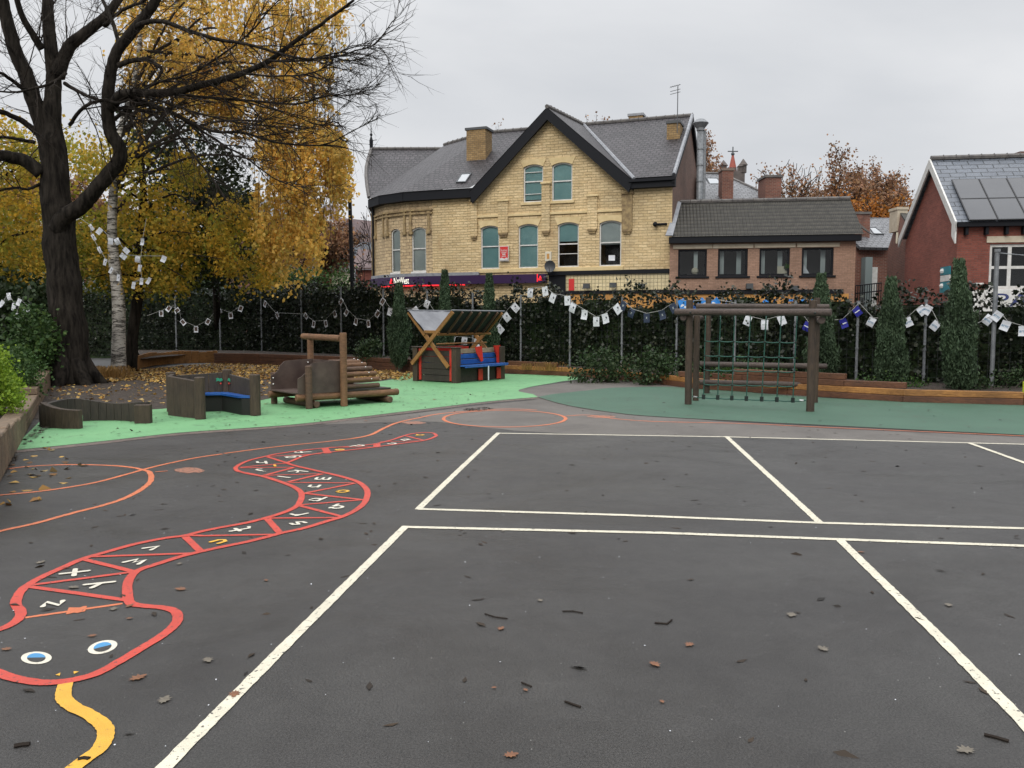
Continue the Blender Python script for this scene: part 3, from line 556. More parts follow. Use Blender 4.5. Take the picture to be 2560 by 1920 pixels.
# string course and pilasters
b = MB(); zs = F('Z3', 640, 938)[1]; b.pbox(FP, F('Z3', 20, 960)[0], F('Z3', 1275, 915)[0], zs-.05, zs+.07, -.07, .02); b.build('string_course', 'stone_trim', root, bevel=.015)
for x0, x1, y0, y1, mt in ((-8, 45, 830, 1135, 'stone_trim'), (213, 290, 830, 1110, 'stone_trim'), (560, 625, 690, 1095, 'stone_trim'), (925, 1000, 790, 1080, 'stone_trim'), (1200, 1278, 770, 1085, 'stone_dark')):
    s0, z1 = F('Z3', x0, y0); s1, z0 = F('Z3', x1, y1); b = MB(); b.pbox(FP, s0, s1, z0+.12, z1-.10, -.10, .02); b.build('pilaster', mt if mt != 'stone_trim' else 'yellow_stone', root, uv=True)
    b = MB(); b.pbox(FP, s0-.05, s1+.05, z1-.10, z1, -.16, .02); b.build('pilaster_cap', mt, root, bevel=.02)
    b = MB(); b.pbox(FP, s0+.02, s1-.02, z0+.02, z0+.12, -.13, .02); b.pbox(FP, s0+.07, s1-.07, z0-.08, z0+.02, -.09, .02); b.build('corbel', 'stone_dark', root)
zsb = F('Z3', 600, 1392)[1]
b = MB(); b.pbox(FP, F('Z3', 40, 1400)[0], F('Z3', 1207, 1385)[0], zsb-.06, zsb+.12, -.09, .02); b.build('sill_band', 'stone_trim', root, bevel=.015)
zb = F('Z3', 1100, 1418)[1]
b = MB(); b.pbox(FP, F('Z3', 610, 1410)[0], sR+.03, zb-.02, zb+.16, -.15, .02); b.build('shop_cornice', 'black_paint', root)
b = MB(); s0, s1 = F('Z3', 615, 1450)[0], F('Z3', 750, 1450)[0]; b.pbox(FP, s0, s1, 0, zb-.03, -.05, .02); b.build('side_door', 'black_paint', root)
b = MB(); s0 = s1+.01; zt = F('Z3', 1100, 1552)[1]; b.pbox(FP, s0, sR-.02, zt, zb-.03, -.06, .02); b.build('tiled_fascia', 'cream_tile', root, uv=True)
b = MB(); b.pbox(FP, s0, sR-.02, zt-.14, zt-.005, -.10, .02); b.build('fascia_trim', 'black_paint', root)
b = MB(); b.pbox(FP, s0, sR-.02, 0, zt-.15, -.04, .02); b.build('shop_front', 'orange_board', root)
for x, y in ((930, 1520), (1140, 1512), (1365, 1520)):   # flood lamps on the fascia
    s, z = F('Z3', x, y); b = MB(); b.pbox(FP, s-.16, s+.14, z-.10, z+.12, -.42, -.24); b.tube([FP.w(s, z+.02, -.06), FP.w(s+.05, z+.1, -.2), FP.w(s, z, -.3)], .02, 5); b.build('flood_lamp', 'dark_grey', root)
s, z = F('Z3', 797, 1505); tag((lambda b: (b.pbox(FP, s-.13, s+.13, z-.27, z+.27, -.09, -.065), b.build('notice_board', 'red_sign'))[1])(MB()), 'small red notice fixed to the cream tiled fascia', 'notice')
# curved corner, as it turns away from the street
zc = zE
W0 = FP.w(sL, 0); W1 = G('Z2', 485, 872, zE); W2 = G('Z2', 313, 895, zE); W3 = G('Z2', 235, 922, zE); W4 = W3 + Vector((-.25, 3.2, 0))
cp = catmull([W0 + Vector((1.2, -.43, 0)), W0, W1, W2, W3], 1); J = [W0, W1, W2, W3, W4]
cpl = [Plane(J[i+1], (J[i].x-J[i+1].x, J[i].y-J[i+1].y)) for i in range(4)]
zc0, zc1 = zw0-.05, cpl[0].sz('Z2', 575, 1068)[1]
for i, pl in enumerate(cpl):
    L = (Vector((J[i].x, J[i].y, 0))-Vector((J[i+1].x, J[i+1].y, 0))).length; hs = []
    if i == 0: hs = [(pl.sz('Z2', 520, 1250)[0], pl.sz('Z2', 630, 1250)[0])]
    if i == 1: hs = [(pl.sz('Z2', 361, 1250)[0], pl.sz('Z2', 432, 1250)[0])]
    hs = [(a, min(e, L-.02)) for a, e in hs]
    wall('corner_wall', pl, [(0, 0), (L, 0), (L, zE+.12), (0, zE+.12)], [arched(a, e, zc0, zc1, .14) for a, e in hs], 'tan_stone', root)
    for a, e in hs: window(root, pl, a, e, zc0, zc1, rise=.14, blind=1., blindmat='blind_grey', sill='white_paint', sillw=.02, sillh=.10)
    b = MB(); b.pbox(pl, -.04, L+.04, zE-.02, zE+.42, -.34, .05); b.build('eaves_board', 'black_paint', root)
    if i < 3:
        b = MB(); b.pbox(pl, -.03, L+.03, zc1+.62, zc1+.70, -.09, .02); b.pbox(pl, -.03, L+.03, zE-.50, zE-.42, -.10, .02); b.build('string_course', 'stone_dark', root)
        for q in (.12, L-.25):
            b = MB(); b.pbox(pl, q, q+.14, zc1-.25, zE-.4, -.07, .02); b.pbox(pl, q-.06, q+.20, zc1-.35, zc1-.2, -.11, .02); b.build('pilaster', 'stone_dark', root)
b = MB(); b.tube([cpl[2].w(.05, 3.5, -.12), cpl[2].w(.05, zE, -.12)], .06, 8); b.build('downpipe', 'black_paint', root)
# eaves and barge boards
b = MB(); b.pbox(FP, sL-.02, gl_+.1, zE-.02, zE+.42, -.34, .05); b.build('eaves_board', 'black_paint', root); b = MB(); b.pbox(FP, gr_+.1, sR+.15, zE-.02, zE+.42, -.34, .05); b.pbox(FP, gr_+.1, sR+.2, zE+.24, zE+.36, -.46, -.345); b.build('eaves_board', 'black_paint', root)
ao = F('Z3', 597, 92, -.4); fl = F('Z2', 962, 800, -.4); fr_ = F('Z3', 1278, 672, -.4); bw = .40
for foot, nm in ((fl, 'l'), (fr_, 'r')):
    d_ = Vector((ao[0]-foot[0], ao[1]-foot[1])).normalized(); dn = bw/abs(d_.x)
    pts = [(foot[0], foot[1]), (ao[0], ao[1]), (ao[0], ao[1]-dn), (foot[0]+(.15 if foot is fl else -.15), foot[1]-dn*.98)]
    b = MB(); b.slab([FP.w(*p, -.40) for p in pts], FP.n*.10); b.build('barge_board', 'black_paint', root)
    pts = [(foot[0]*.99+ao[0]*.01, foot[1]), (ao[0], ao[1]-.02), (ao[0], ao[1]-dn+.1), (foot[0], foot[1]-dn*.8)]; b = MB(); b.slab([FP.w(*p, -.29) for p in pts], FP.n*.28); b.build('soffit', 'black_paint', root)
# side gable to the right
Cn = FP.w(sR, 0); SP = Plane(Cn, (FP.n.x, FP.n.y)); sa, za = SP.sz('Z3', 1740, 200)
zR = SP.sz('Z3', 1735, 150)[1]; zside = zE+.15
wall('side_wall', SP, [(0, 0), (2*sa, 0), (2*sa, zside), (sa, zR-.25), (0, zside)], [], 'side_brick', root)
RT = FP.w(sR+.12, zR, sa); RB = FP.w(sR+.12, zE+.42, -.40)
b = MB()
for A_, B_ in (((-.4, zE+.42), (sa, zR)), ((sa, zR), (2*sa+.4, zE+.42))):
    q = [SP.w(A_[0], A_[1]+.05, -.16), SP.w(B_[0], B_[1]+.05, -.16), SP.w(B_[0], B_[1]-.30, -.16), SP.w(A_[0], A_[1]-.30, -.16)]; b.slab(q, SP.n*.12)
b.build('barge_board', 'black_paint', root)
# main roof
def rline(c, x, y): return G(c, x, y, zR)
R1, R2, R3 = rline('Z2', 1130, 350), rline('Z2', 950, 388), rline('Z2', 770, 440)
eo = .40; ev = lambda P, n: P - n*eo
Fe = lambda s: FP.w(s, zE+.42, -eo)
valF = FP.w(fr_[0], zE+.42, -eo); gR = G('Z3', 890, 236, zR)
slope = (zR-(zE+.42))/(sa+eo)
b = MB()
ridge_at = lambda s: FP.w(s, zR, sa)
sB = (gR-FP.p).dot(FP.t)
b.poly([Fe(fr_[0]), Fe(sR+.12), ridge_at(sR+.12), ridge_at(sB)])
b.poly([Fe(sL), Fe(fl[0]), ridge_at(sB-.02), ridge_at((R1-FP.p).dot(FP.t))])
def eavept(P, n): return Vector((P.x, P.y, zE+.42)) - n*eo
E0 = Fe(sL); E1 = eavept(W1, (cpl[0].n+cpl[1].n).normalized()); E2 = eavept(W2, (cpl[1].n+cpl[2].n).normalized()); E3 = eavept(W3, cpl[2].n)
R0 = ridge_at((R1-FP.p).dot(FP.t)); Rr2 = R2; Rr3 = R3
b.poly([E1, E0, R0, Rr2]); b.poly([E2, E1, Rr2, Rr3]); b.poly([E3, E2, Rr3])
# rear slopes close the roof
bk = FP.n*(2*sa+.8)
b.poly([ridge_at(sR+.12), Fe(sR+.12)+bk, Fe(sL)+bk, R0]); b.poly([R0, Fe(sL)+bk, Rr3, Rr2])
b.build('roof', 'slate', root, uv=True)
b = MB(); AP = FP.w(ao[0], ao[1]+.02, -.42); BR = ridge_at(sB); FT = FP.w(fr_[0]+.02, fr_[1]+.02, -.42); FTl = FP.w(fl[0]-.02, fl[1]+.02, -.42)
b.poly([AP, FT, BR]); b.poly([AP, BR, FTl]); b.build('gable_roof', 'slate', root, uv=True)
b = MB(); b.tube([BR+Vector((0, 0, .05)), FT+Vector((.06, 0, .04))], .09, 6); b.tube([SP.w(-.3, zE+.5, -.10), SP.w(sa, zR+.05, -.10)], .09, 6); b.build('flashing', 'lead', root)
b = MB()
def tiles(P, Q):
    n = max(2, int((Q-P).length/.45))
    for i in range(n): a, e = P.lerp(Q, i/n), P.lerp(Q, (i+.94)/n); b.tube([a, e, P.lerp(Q, (i+1)/n)], [.10, .10, .135], 7)
up_ = Vector((0, 0, .03)); tiles(R0+up_, ridge_at(sR+.12)+up_); tiles(Rr2+up_, R0+up_); tiles(Rr3+up_, Rr2+up_); tiles(AP+up_, BR+up_); b.build('ridge_tiles', 'ridge_tile', root)
# rear left wing with its flared verge
b = MB(); rows = []; vv = [(210, 470), (190, 535), (172, 610), (170, 680), (178, 760), (192, 845)]
for i, (x, y) in enumerate(vv):
    k = i/5; Y = 50.5 - 4.6*k; a = at('Z2', x, y, Y); e = at('Z2', 760-120*k*0, y, Y); e.z = a.z; rows.append((a, e))
for i in range(5): b.add([rows[i][0], rows[i][1], rows[i+1][1], rows[i+1][0]], [(3, 2, 1, 0)])
b.build('wing_roof', 'slate', root, uv=True)
b = MB(); b.tube([r[0]+Vector((0, -.02, .02)) for r in rows], .10, 6); tiles(rows[0][0]+up_, rows[0][1]+up_); b.build('ridge_tiles', 'ridge_tile', root)
p = rows[0][0]; b = MB(); b.tube([p, p+Vector((0, 0, .5)), p+Vector((0, 0, .75)), p+Vector((0, 0, 1.6))], [.10, .12, .04, .015], 6); b.ball(p+Vector((0, 0, .85)), .09, 6, 4); b.tube([p+Vector((-.05, 0, .5)), p+Vector((.35, 0, .55))], .02, 4); b.build('finial', 'black_paint', root)
b = MB(); q = [rows[5][0]+Vector((.15, 0, -.1)), rows[4][0]+Vector((.15, 0, 0)), rows[0][0]+Vector((.15, 0, -.2)), rows[0][0]+Vector((.15, 6, -.2)), rows[5][0]+Vector((.15, 8, -.1))]; b.poly(q)
g0 = rows[5][0]+Vector((.1, 0, 0)); b.pbox(Plane(g0, (1, 0)), 0, .6, 0, g0.z, 0, .5); b.build('wing_wall', 'stone_dark', root)
# chimneys
def chimney(parent, c, x0, x1, yt, yb, Y, depth, mat, cap='dark_grey', rz=-A20, extra=.6, pots=0, name='chimney'):
    a, e = at(c, x0, yt, Y), at(c, x1, yt, Y); w = (e.x-a.x); zb_ = at(c, x0, yb, Y).z-extra; b = MB(); o = Vector(((a.x+e.x)/2, Y+depth/2, zb_))
    b.cbox(o, w*.92, depth, a.z-zb_-.12, rz); ch = b.build(name, mat, parent, uv=True)
    b = MB(); b.cbox(o+Vector((0, 0, a.z-zb_-.12)), w*1.05, depth*1.1, .12, rz); b.build('chimney_cap', cap, ch)
    if parent is root and zb_ > 6: b = MB(); b.cbox(o+Vector((0, -.05, extra*.55)), w*1.08, depth*1.12, .22, rz); b.build('flashing', 'lead', ch)
    for i in range(pots):
        b = MB(); q = o+Vector((w*(-.25+.5*i/max(1, pots-1)), 0, a.z-zb_)); b.tube([q, q+Vector((0, 0, .35))], [.13, .10], 10); b.build('chimney_pot', 'red_brick', ch, uv=True)
    return ch
chimney(root, 'Z2', 950, 1122, 300, 520, 43.0, .9, 'yellow_brick', extra=1.2)
chimney(root, 'Z3', 1262, 1385, 137, 232, 43.3, .7, 'yellow_brick', cap='lead', extra=.8); chimney(root, 'Z3', 1580, 1692, 195, 400, 40.2, 1.0, 'yellow_brick', extra=.8)
# rooflight
def rooflight(parent, quad, lift=.07, fr='dark_grey'):
    n = (quad[1]-quad[0]).cross(quad[3]-quad[0]).normalized(); n = n if n.z > 0 else -n; b = MB()
    q = [p+n*lift for p in quad]; c = sum(q, Vector())/4
    for i in range(4): j = (i+1) % 4; ii, jj = q[i].lerp(c, .16), q[j].lerp(c, .16); b.hexa([quad[i], quad[j], jj-n*lift, ii-n*lift], [q[i], q[j], jj, ii])
    f = b.build('rooflight', fr, parent); b = MB(); b.poly([p.lerp(c, .16)-n*.02 for p in q]); b.build('pane', 'glass_sky', f)
m, t, bb = newmat('glass_sky'); bb.inputs['Base Color'].default_value = (.32, .34, .36, 1); bb.inputs['Roughness'].default_value = .08
def onroof(x, y, c='Z2'):
    n = (Fe(sR)-Fe(sL)).cross(ridge_at(sR)-Fe(sL)); d = ray(c, x, y); return EYE + d*((Fe(sL)-EYE).dot(n)/d.dot(n))
rooflight(root, [onroof(862, 732), onroof(935, 730), onroof(982, 660), onroof(905, 664)])
# fixed to the front
s, z = F('Z3', 622, 1358, -.5); t_ = MB()
dish = thing('satellite_dish', 'round grey satellite dish on the yellow wall above the dark side door', 'satellite dish', FP.w(s, z, -.5)); b = MB(); k = 18
b.v.append(tuple(FP.w(s, z, -.42)))
for r_ in (.15, .27): b.v += [tuple(FP.w(s+r_*math.cos(a), z+r_*math.sin(a), -.42-(.10*(r_/.27)**2))) for a in np.linspace(0, 2*math.pi, k, endpoint=False)]
b.f += [(0, 1+i, 1+(i+1) % k) for i in range(k)] + [(1+i, 1+k+i, 1+k+(i+1) % k, 1+(i+1) % k) for i in range(k)]; b.build('reflector', 'dark_grey', dish, smooth=True)
b = MB(); b.tube([FP.w(s, z-.2, -.02), FP.w(s, z-.1, -.4)], .03, 6); b.tube([FP.w(s, z-.36, -.55), FP.w(s+.1, z-.1, -.95)], .015, 5); b.cbox(FP.w(s+.1, z-.13, -.97), .08, .08, .1); b.build('arm', 'dark_grey', dish)
s, z = F('Z3', 613, 1280); ab = MB(); ab.pbox(FP, s-.15, s+.15, z-.22, z+.22, -.12, -.0); al = ab.build('alarm_box', 'cream_paint'); tag(al, 'white and orange burglar alarm box above the satellite dish', 'alarm box'); b = MB(); b.pbox(FP, s-.06, s+.06, z-.12, z+.12, -.13, -.121); b.build('badge', 'orange_board', al)
s, z = F('Z3', 262, 1258); b = MB(); b.pbox(FP, s-.20, s+.20, z-.33, z+.33, -.14, -.10); sg = b.build('agent_board', 'red_sign'); tag(sg, 'red estate agent board with white lettering between two upstairs windows', 'sign')
lettering('home', 'lettering', 'white_paint', sg, FP.w(s, z+.15, -.146), FP.t, (0, 0, 1), .14, width=.30); b = MB(); b.pbox(FP, s-.13, s+.13, z+.02, z+.05, -.145, -.141); b.pbox(FP, s-.08, s+.08, z-.06, z-.01, -.145, -.141); b.pbox(FP, s-.11, s+.11, z-.14, z-.11, -.145, -.141); b.build('small_print', 'white_paint', sg); b = MB(); b.pbox(FP, s-.235, s+.235, z-.365, z+.365, -.12, -.09); b.build('frame', 'white_paint', sg)
b = MB(); b.slab([FP.w(s-.20, z-.33, -.15), FP.w(s+.20, z-.33, -.15), FP.w(s+.20, z-.23, -.15), FP.w(s+.12, z-.19, -.15), FP.w(s+.03, z-.25, -.15), FP.w(s-.10, z-.19, -.15), FP.w(s-.20, z-.24, -.15)], FP.n*.008); b.build('white_skyline', 'white_paint', sg)
s, z = F('Z3', 1467, 1027); b = MB(); b.ball(FP.w(s, z, -.2), .11, 10, 6); b.pbox(FP, s-.05, s+.5, z-.03, z+.06, -.06, 0); cm = b.build('security_camera', 'black_paint', smooth=True); tag(cm, 'black dome camera high on the right end of the yellow wall', 'camera')
# aerial
s, z = F('Z3', 1575, 215); b = MB(); q = FP.w(s, 0, 2.2); z0_, z1_ = zat(q, 'Z3', 1575, 300), zat(q, 'D', 1447, 186); q.z = z0_; tpt = Vector((q.x, q.y, z1_)); b.tube([q, tpt], .022, 5)
for dz, w_ in ((-.05, .3), (-.25, .22), (-.38, .25)): b.tube([tpt+Vector((-.35, 0, dz)), tpt+Vector((.12, 0, dz+.12))], .014, 4)
for i in range(6): qq = tpt+Vector((-.35+.08*i, 0, -.05+.02*i)); b.tube([qq+Vector((0, -.15, 0)), qq+Vector((0, .15, 0))], .008, 3)
tag(b.build('television_aerial', 'dark_grey'), 'thin television aerial on a tall mast above the slate ridge', 'aerial')
# bank sign, wrapping the curve
zs1, zs0 = F('Z2', 1200, 1437)[1], F('Z2', 1200, 1503)[1]
bank = thing('shop_sign', 'long dark purple bank fascia with lit white lettering and red line', 'sign', FP.w(sL, zs0, -.3))
b = MB(); sE = F('Z2', 1563, 1460)[0]; b.pbox(FP, sL-.02, sE, zs0, zs1, -.30, -.0)
for i in (0, 1, 2): L = (J[i]-J[i+1]).length; L = Vector((J[i].x-J[i+1].x, J[i].y-J[i+1].y)).length; b.pbox(cpl[i], -.06, L+.06, zs0, zs1, -.301-.001*i, -.0)
b.build('panel', 'purple_sign', bank)
b = MB(); b.pbox(FP, sL, F('Z2', 945, 1505)[0], zs0-.07, zs0-.01, -.31, -.25)
for i in (0, 1): L = Vector((J[i].x-J[i+1].x, J[i].y-J[i+1].y)).length; b.pbox(cpl[i], 0, L, zs0-.07, zs0-.01, -.312, -.25)
b.build('red_light_strip', 'lit_red', bank)
b = MB(); b.pbox(FP, sL-.02, F('Z2', 1045, 1420)[0], zs1+.01, zs1+.16, -.22, .02)
for i in (0, 1, 2): L = Vector((J[i].x-J[i+1].x, J[i].y-J[i+1].y)).length; b.pbox(cpl[i], -.03, L+.03, zs1+.01, zs1+.16, -.221-.001*i, .02)
b.build('lead_flashing', 'lead', root)
pl = cpl[0]; a0 = cpl[1].sz('Z2', 385, 1470)[0]; pA = pl.w(pl.sz('Z2', 487, 1470)[0], 0, -.33)
s0, s1 = pl.sz('Z2', 438, 1470, -.33)[0], pl.sz('Z2', 497, 1470, -.33)[0]; zc_ = (zs0+zs1)/2
def planeword(word, name, mt, pl, x0, x1, hgt, par):
    a, e = pl.sz('Z2', x0, 1470, -.34)[0], pl.sz('Z2', x1, 1470, -.34)[0]; return lettering(word, name, mt, par, pl.w((a+e)/2, zc_+.02, -.34), pl.t, (0, 0, 1), hgt, width=abs(e-a))
TP = cpl[1]; off = -.34
a, e = TP.sz('Z2', 382, 1470, off)[0], TP.sz('Z2', 497, 1470, off)[0]
lettering('NatWest', 'lettering', 'lit_white', bank, TP.w((a+e)/2, zc_+.0, off), TP.t, (0, 0, 1), .36, width=(e-a))
a = TP.sz('Z2', 363, 1470, off)[0]
def chevrons(pl, s, z, off, k, par):
    b = MB()
    for dx, dz in ((-.11, -.1), (.11, -.1), (0, .1)): b.slab([pl.w(s+dx*k-.10*k, z+dz*k-.09*k, off), pl.w(s+dx*k+.10*k, z+dz*k-.09*k, off), pl.w(s+dx*k+.02*k, z+dz*k+.13*k, off), pl.w(s+dx*k-.06*k, z+dz*k+.13*k, off)], pl.n*.01)
    b.build('red_emblem', 'lit_red', par)
chevrons(TP, a, zc_, off, .6, bank); s_ = F('Z2', 1508, 1470, -.31)[0]; chevrons(FP, s_, zc_, -.31, .5, bank)
b = MB(); s_ = F('Z2', 1490, 1470, -.31)[0]; b.pbox(FP, s_-.05, s_-.01, zs0+.05, zs1+.0, -.33, -.305); b.build('red_bar', 'lit_red', bank)
# ---------------------------------------------------------------- brown brick extension
A10 = rad(9); BP = Plane((7.45, 36.9), (math.cos(A10), -math.sin(A10)))
ext = thing('brick_extension', 'brown brick building with four dark framed windows and old tiled roof', 'building', BP.w(4, 0))
e0, e1 = BP.sz('Z4', 45, 1200)[0], BP.sz('Z4', 1526, 1200)[0]; zt = BP.sz('Z4', 800, 1040)[1]
wz0, wz1 = BP.sz('Z4', 800, 1306)[1], BP.sz('Z4', 800, 1088)[1]
ws = [(BP.sz('Z4', a, 1200)[0], BP.sz('Z4', e, 1200)[0]) for a, e in ((112, 342), (430, 668), (760, 1003), (1098, 1352))]
wall('wall', BP, [(e0, 0), (e1, 0), (e1, zt+.1), (e0, zt+.1)], [arched(a, e, wz0, wz1, 0) for a, e in ws], 'brown_brick', ext)
for i, (a, e) in enumerate(ws):
    f, h = window(ext, BP, a, e, wz0, wz1, rise=0, fr='black_paint', bars=(), blind=0, sill='black_paint', fw=.09, sillw=.10, sillh=.09, lintel='buff_stone', glass='glass')
    b = MB()
    if i == 0: b.pbox(BP, e-.55, e-.38, wz0+.1, wz1-.05, .3, .33); b.build('curtain', 'blind_grey', f); b = MB(); q = BP.w(a+.75, wz0+.25, .28); b.ball(q, .16, 7, 5); b.build('ornament', 'cream_paint', f)
    if i in (1, 2, 3): b.pbox(BP, a+.12, a+.30, wz0+.1, wz1-.05, .5, .53); b.pbox(BP, e-.42, e-.22, wz0+.1, wz1-.05, .6, .63); b.build('curtain', 'blind_grey', f); b = MB()
    if i == 1: b.pbox(BP, a+1.25, a+1.50, wz0+.02, wz0+.52, .25, .3); b.build('box_on_sill', 'flag_white', f)
    if i == 2: b.pbox(BP, a+.8, a+1.35, wz0+.02, wz0+.42, .25, .3); b.build('box_on_sill', 'cream_paint', f); b = MB(); b.ball(BP.w(a+1.25, wz0+.4, .24), .2, 7, 5); b.build('plant_pot', 'leaf_green', f)
    if i == 3: b.slab([BP.w(a+.1, wz0+.02, .25), BP.w(a+.42, wz0+.02, .25), BP.w(a+.14, wz0+.5, .25)], BP.n*.01); b.build('card_on_sill', 'flag_white', f)
b = MB(); SPx = Plane(BP.w(e1, 0), (BP.n.x, BP.n.y)); b.add([SPx.w(0, 0), SPx.w(5, 0), SPx.w(5, zt+.1), SPx.w(2.2, zt+2), SPx.w(0, zt+.1)], [(0, 1, 2, 3, 4)]); b.build('side_wall', 'old_red_brick', ext, uv=True)
b = MB(); b.pbox(BP, e0-.05, e1+.15, zt, zt+.26, -.32, .05); b.build('gutter', 'black_paint', ext)
tb = BP.pt('Z4', 60, 1012, -.34); dtop = 2.0
tr_ = BP.pt('Z4', 1465, 682, dtop); tl_ = BP.pt('Z4', 130, 735, dtop); zt2 = (tr_.z+tl_.z)/2; zb2 = zt+.27
P_ = [BP.w((tb-BP.p).dot(BP.t), zb2, -.36), BP.w(e1+.22, zb2, -.36), BP.w((tr_-BP.p).dot(BP.t)+.1, zt2, dtop), BP.w((tl_-BP.p).dot(BP.t), zt2, dtop)]
b = MB(); b.slab(P_, (0, .05, .0)); b.poly([P_[3], P_[2], P_[2]+BP.n*4-Vector((0, 0, 1.8)), P_[3]+BP.n*4-Vector((0, 0, 1.8))]); b.build('roof', 'pantile', ext, uv=True)
b = MB(); tiles(P_[3]+up_, P_[2]+up_); b.build('ridge_tiles', 'ridge_tile', ext)
b = MB(); b.slab([P_[0]+Vector((-.28, 0, .03)), P_[0]+Vector((.05, 0, .03)), P_[3]+Vector((.05, 0, .03)), P_[3]+Vector((-.12, 0, .03))], (0, -.03, .03)); b.build('flashing', 'lead', ext)
zo = BP.sz('Z4', 800, 1432)[1]
b = MB(); b.pbox(BP, e0, BP.sz('Z4', 1425, 1400)[0], zo-.1, zo+.08, -.16, .02); b.build('cornice', 'black_paint', ext)
b = MB(); b.pbox(BP, e0, e1-.25, 0.0, zo-.11, -.08, .02); ob_ = b.build('orange_shopfront', 'orange_board', ext)
lettering('SPORTS', 'lettering', 'teal_sign', ob_, BP.w((e0+e1)/2, zo-.55, -.09), BP.t, (0, 0, 1), .55, width=5.5) if False else None
b = MB(); sx = e0+.5
for i in range(13):
    zc2 = zo-.62; r_ = .24
    if i % 3 == 1:
        for q in range(12):
            a0_, a1_ = 2*math.pi*q/12, 2*math.pi*(q+1)/12; P4 = [(math.cos(w)*r*.8, math.sin(w)*r*1.2) for w, r in ((a0_, r_), (a1_, r_), (a1_, r_*.6), (a0_, r_*.6))]; b.hexa([BP.w(sx+x, zc2+y, -.10) for x, y in P4], [BP.w(sx+x, zc2+y, -.085) for x, y in P4])
    else: b.pbox(BP, sx-.20, sx-.11, zc2-.28, zc2+.28, -.10, -.085); b.pbox(BP, sx-.10, sx+.12, zc2+(.19 if i % 2 else -.28), zc2+(.28 if i % 2 else -.19), -.10, -.085)
    sx += .52
b.build('blue_lettering', 'flag_sky', ob_)
b = MB(); b.pbox(BP, e0+.1, e1-2.0, .9, 2.35, -.12, -.081); b.build('blue_shopfront', 'blue_paint', ext)
for x, y in ((678, 1388), (1035, 1405)): s, z = BP.sz('Z4', x, y); b = MB(); b.pbox(BP, s-.14, s+.14, z-.12, z+.1, -.3, -.01); b.build('wall_lamp', 'dark_grey', ext)
# flue
q = at('Z4', 282, 700, 40.0); zt_ = zat(q, 'Z4', 283, 150); flue = thing('metal_flue', 'tall galvanised flue pipe with a wide cowl against the dark gable', 'flue', (q.x, q.y, 4))
b = MB(); b.tube([(q.x, q.y, 3), (q.x+.0, q.y, zt_)], .155, 14); b.build('pipe', 'galv', flue, smooth=True)
b = MB(); z_ = lambda y: zat(q, 'Z4', 283, y); b.tube([(q.x, q.y, z_(150)), (q.x, q.y, z_(130)), (q.x, q.y, z_(90)), (q.x, q.y, z_(60)), (q.x, q.y, z_(55))], [.19, .20, .38, .20, .1], 12); b.build('cowl', 'galv', flue)
b = MB(); b.tube([(q.x+.22, q.y+.1, 3), (q.x+.22, q.y+.1, z_(145))], .09, 8)
for y in (300, 430, 560): b.tube([(q.x, q.y, z_(y)), (q.x, q.y, z_(y)+.05)], .175, 12)
b.build('bracket_pipe', 'galv', flue)
# ---------------------------------------------------------------- slate roofed buildings behind
bh = thing('terraced_house', 'slate roofed brick house with rooflight behind the tiled roof', 'house', at('Z4', 560, 700, 46)*Vector((1, 1, 0)) if False else (at('Z4', 560, 700, 46).x, 46, 0))
P = lambda c, x, y, Y: at(c, x, y, Y)
b = MB(); b.slab([P('Z4', 325, 760, 44), P('Z4', 805, 760, 44), P('Z4', 805, 652, 45.6), P('Z4', 560, 540, 47.6), P('Z4', 470, 492, 48.3), P('Z4', 325, 490, 48.3)], (0, .1, -.12)); b.build('roof', 'pale_slate', bh, uv=True)
b = MB(); b.tube([P('Z4', 325, 490, 48.3), P('Z4', 470, 492, 48.3), P('Z4', 560, 540, 47.6), P('Z4', 805, 652, 45.6)], .09, 5); b.build('ridge_tiles', 'ridge_tile', bh)
b = MB(); x0, x1 = P('Z4', 300, 760, 44.2).x, P('Z4', 805, 760, 44.2).x; b.box((x0, 44.3, 0), (x1-x0, 0, 0), (0, 5, 0), (0, 0, P('Z4', 500, 770, 44.2).z)); b.build('wall', 'old_red_brick', bh, uv=True)
b = MB(); x0, x1 = P('Z4', 298, 700, 43.6).x, P('Z4', 330, 700, 43.6).x; b.box((x0, 43.7, 0), (x1-x0, 0, 0), (0, 4.5, 0), (0, 0, P('Z4', 310, 485, 43.6).z)); b.build('party_wall', 'old_red_brick', bh, uv=True)
chimney(bh, 'Z4', 462, 560, 448, 715, 44.6, .8, 'old_red_brick', 'old_red_brick', 0, 1.5, 0); chimney(bh, 'Z4', 805, 944, 503, 700, 44.0, 1.3, 'old_red_brick', 'ridge_tile', 0, 2.0, 0)
rooflight(bh, [P('Z4', 360, 582, 46.9), P('Z4', 465, 582, 46.9), P('Z4', 425, 532, 47.6), P('Z4', 333, 530, 47.6)])
b2 = thing('back_house', 'small brick house with grey slate roof and a white door beside the extension', 'house', (P('Z5', 430, 1400, 43).x, 43, 0))
Rf = [P('Z5', 280, 960, 41.8), P('Z5', 330, 1002, 41.5), P('Z5', 582, 1006, 41.5), P('Z5', 665, 738, 45), P('Z5', 410, 732, 45), P('Z5', 262, 745, 45)]
b = MB(); b.slab(Rf, (0, .1, -.12)); b.build('roof', 'pale_slate', b2, uv=True)
b = MB(); x0, x1 = P('Z5', 250, 1200, 42).x, P('Z5', 583, 1200, 42).x; zz = P('Z5', 400, 1004, 42).z; b.box((x0, 42, 0), (x1-x0, 0, 0), (0, 5, 0), (0, 0, zz)); b.build('wall', 'old_red_brick', b2, uv=True)
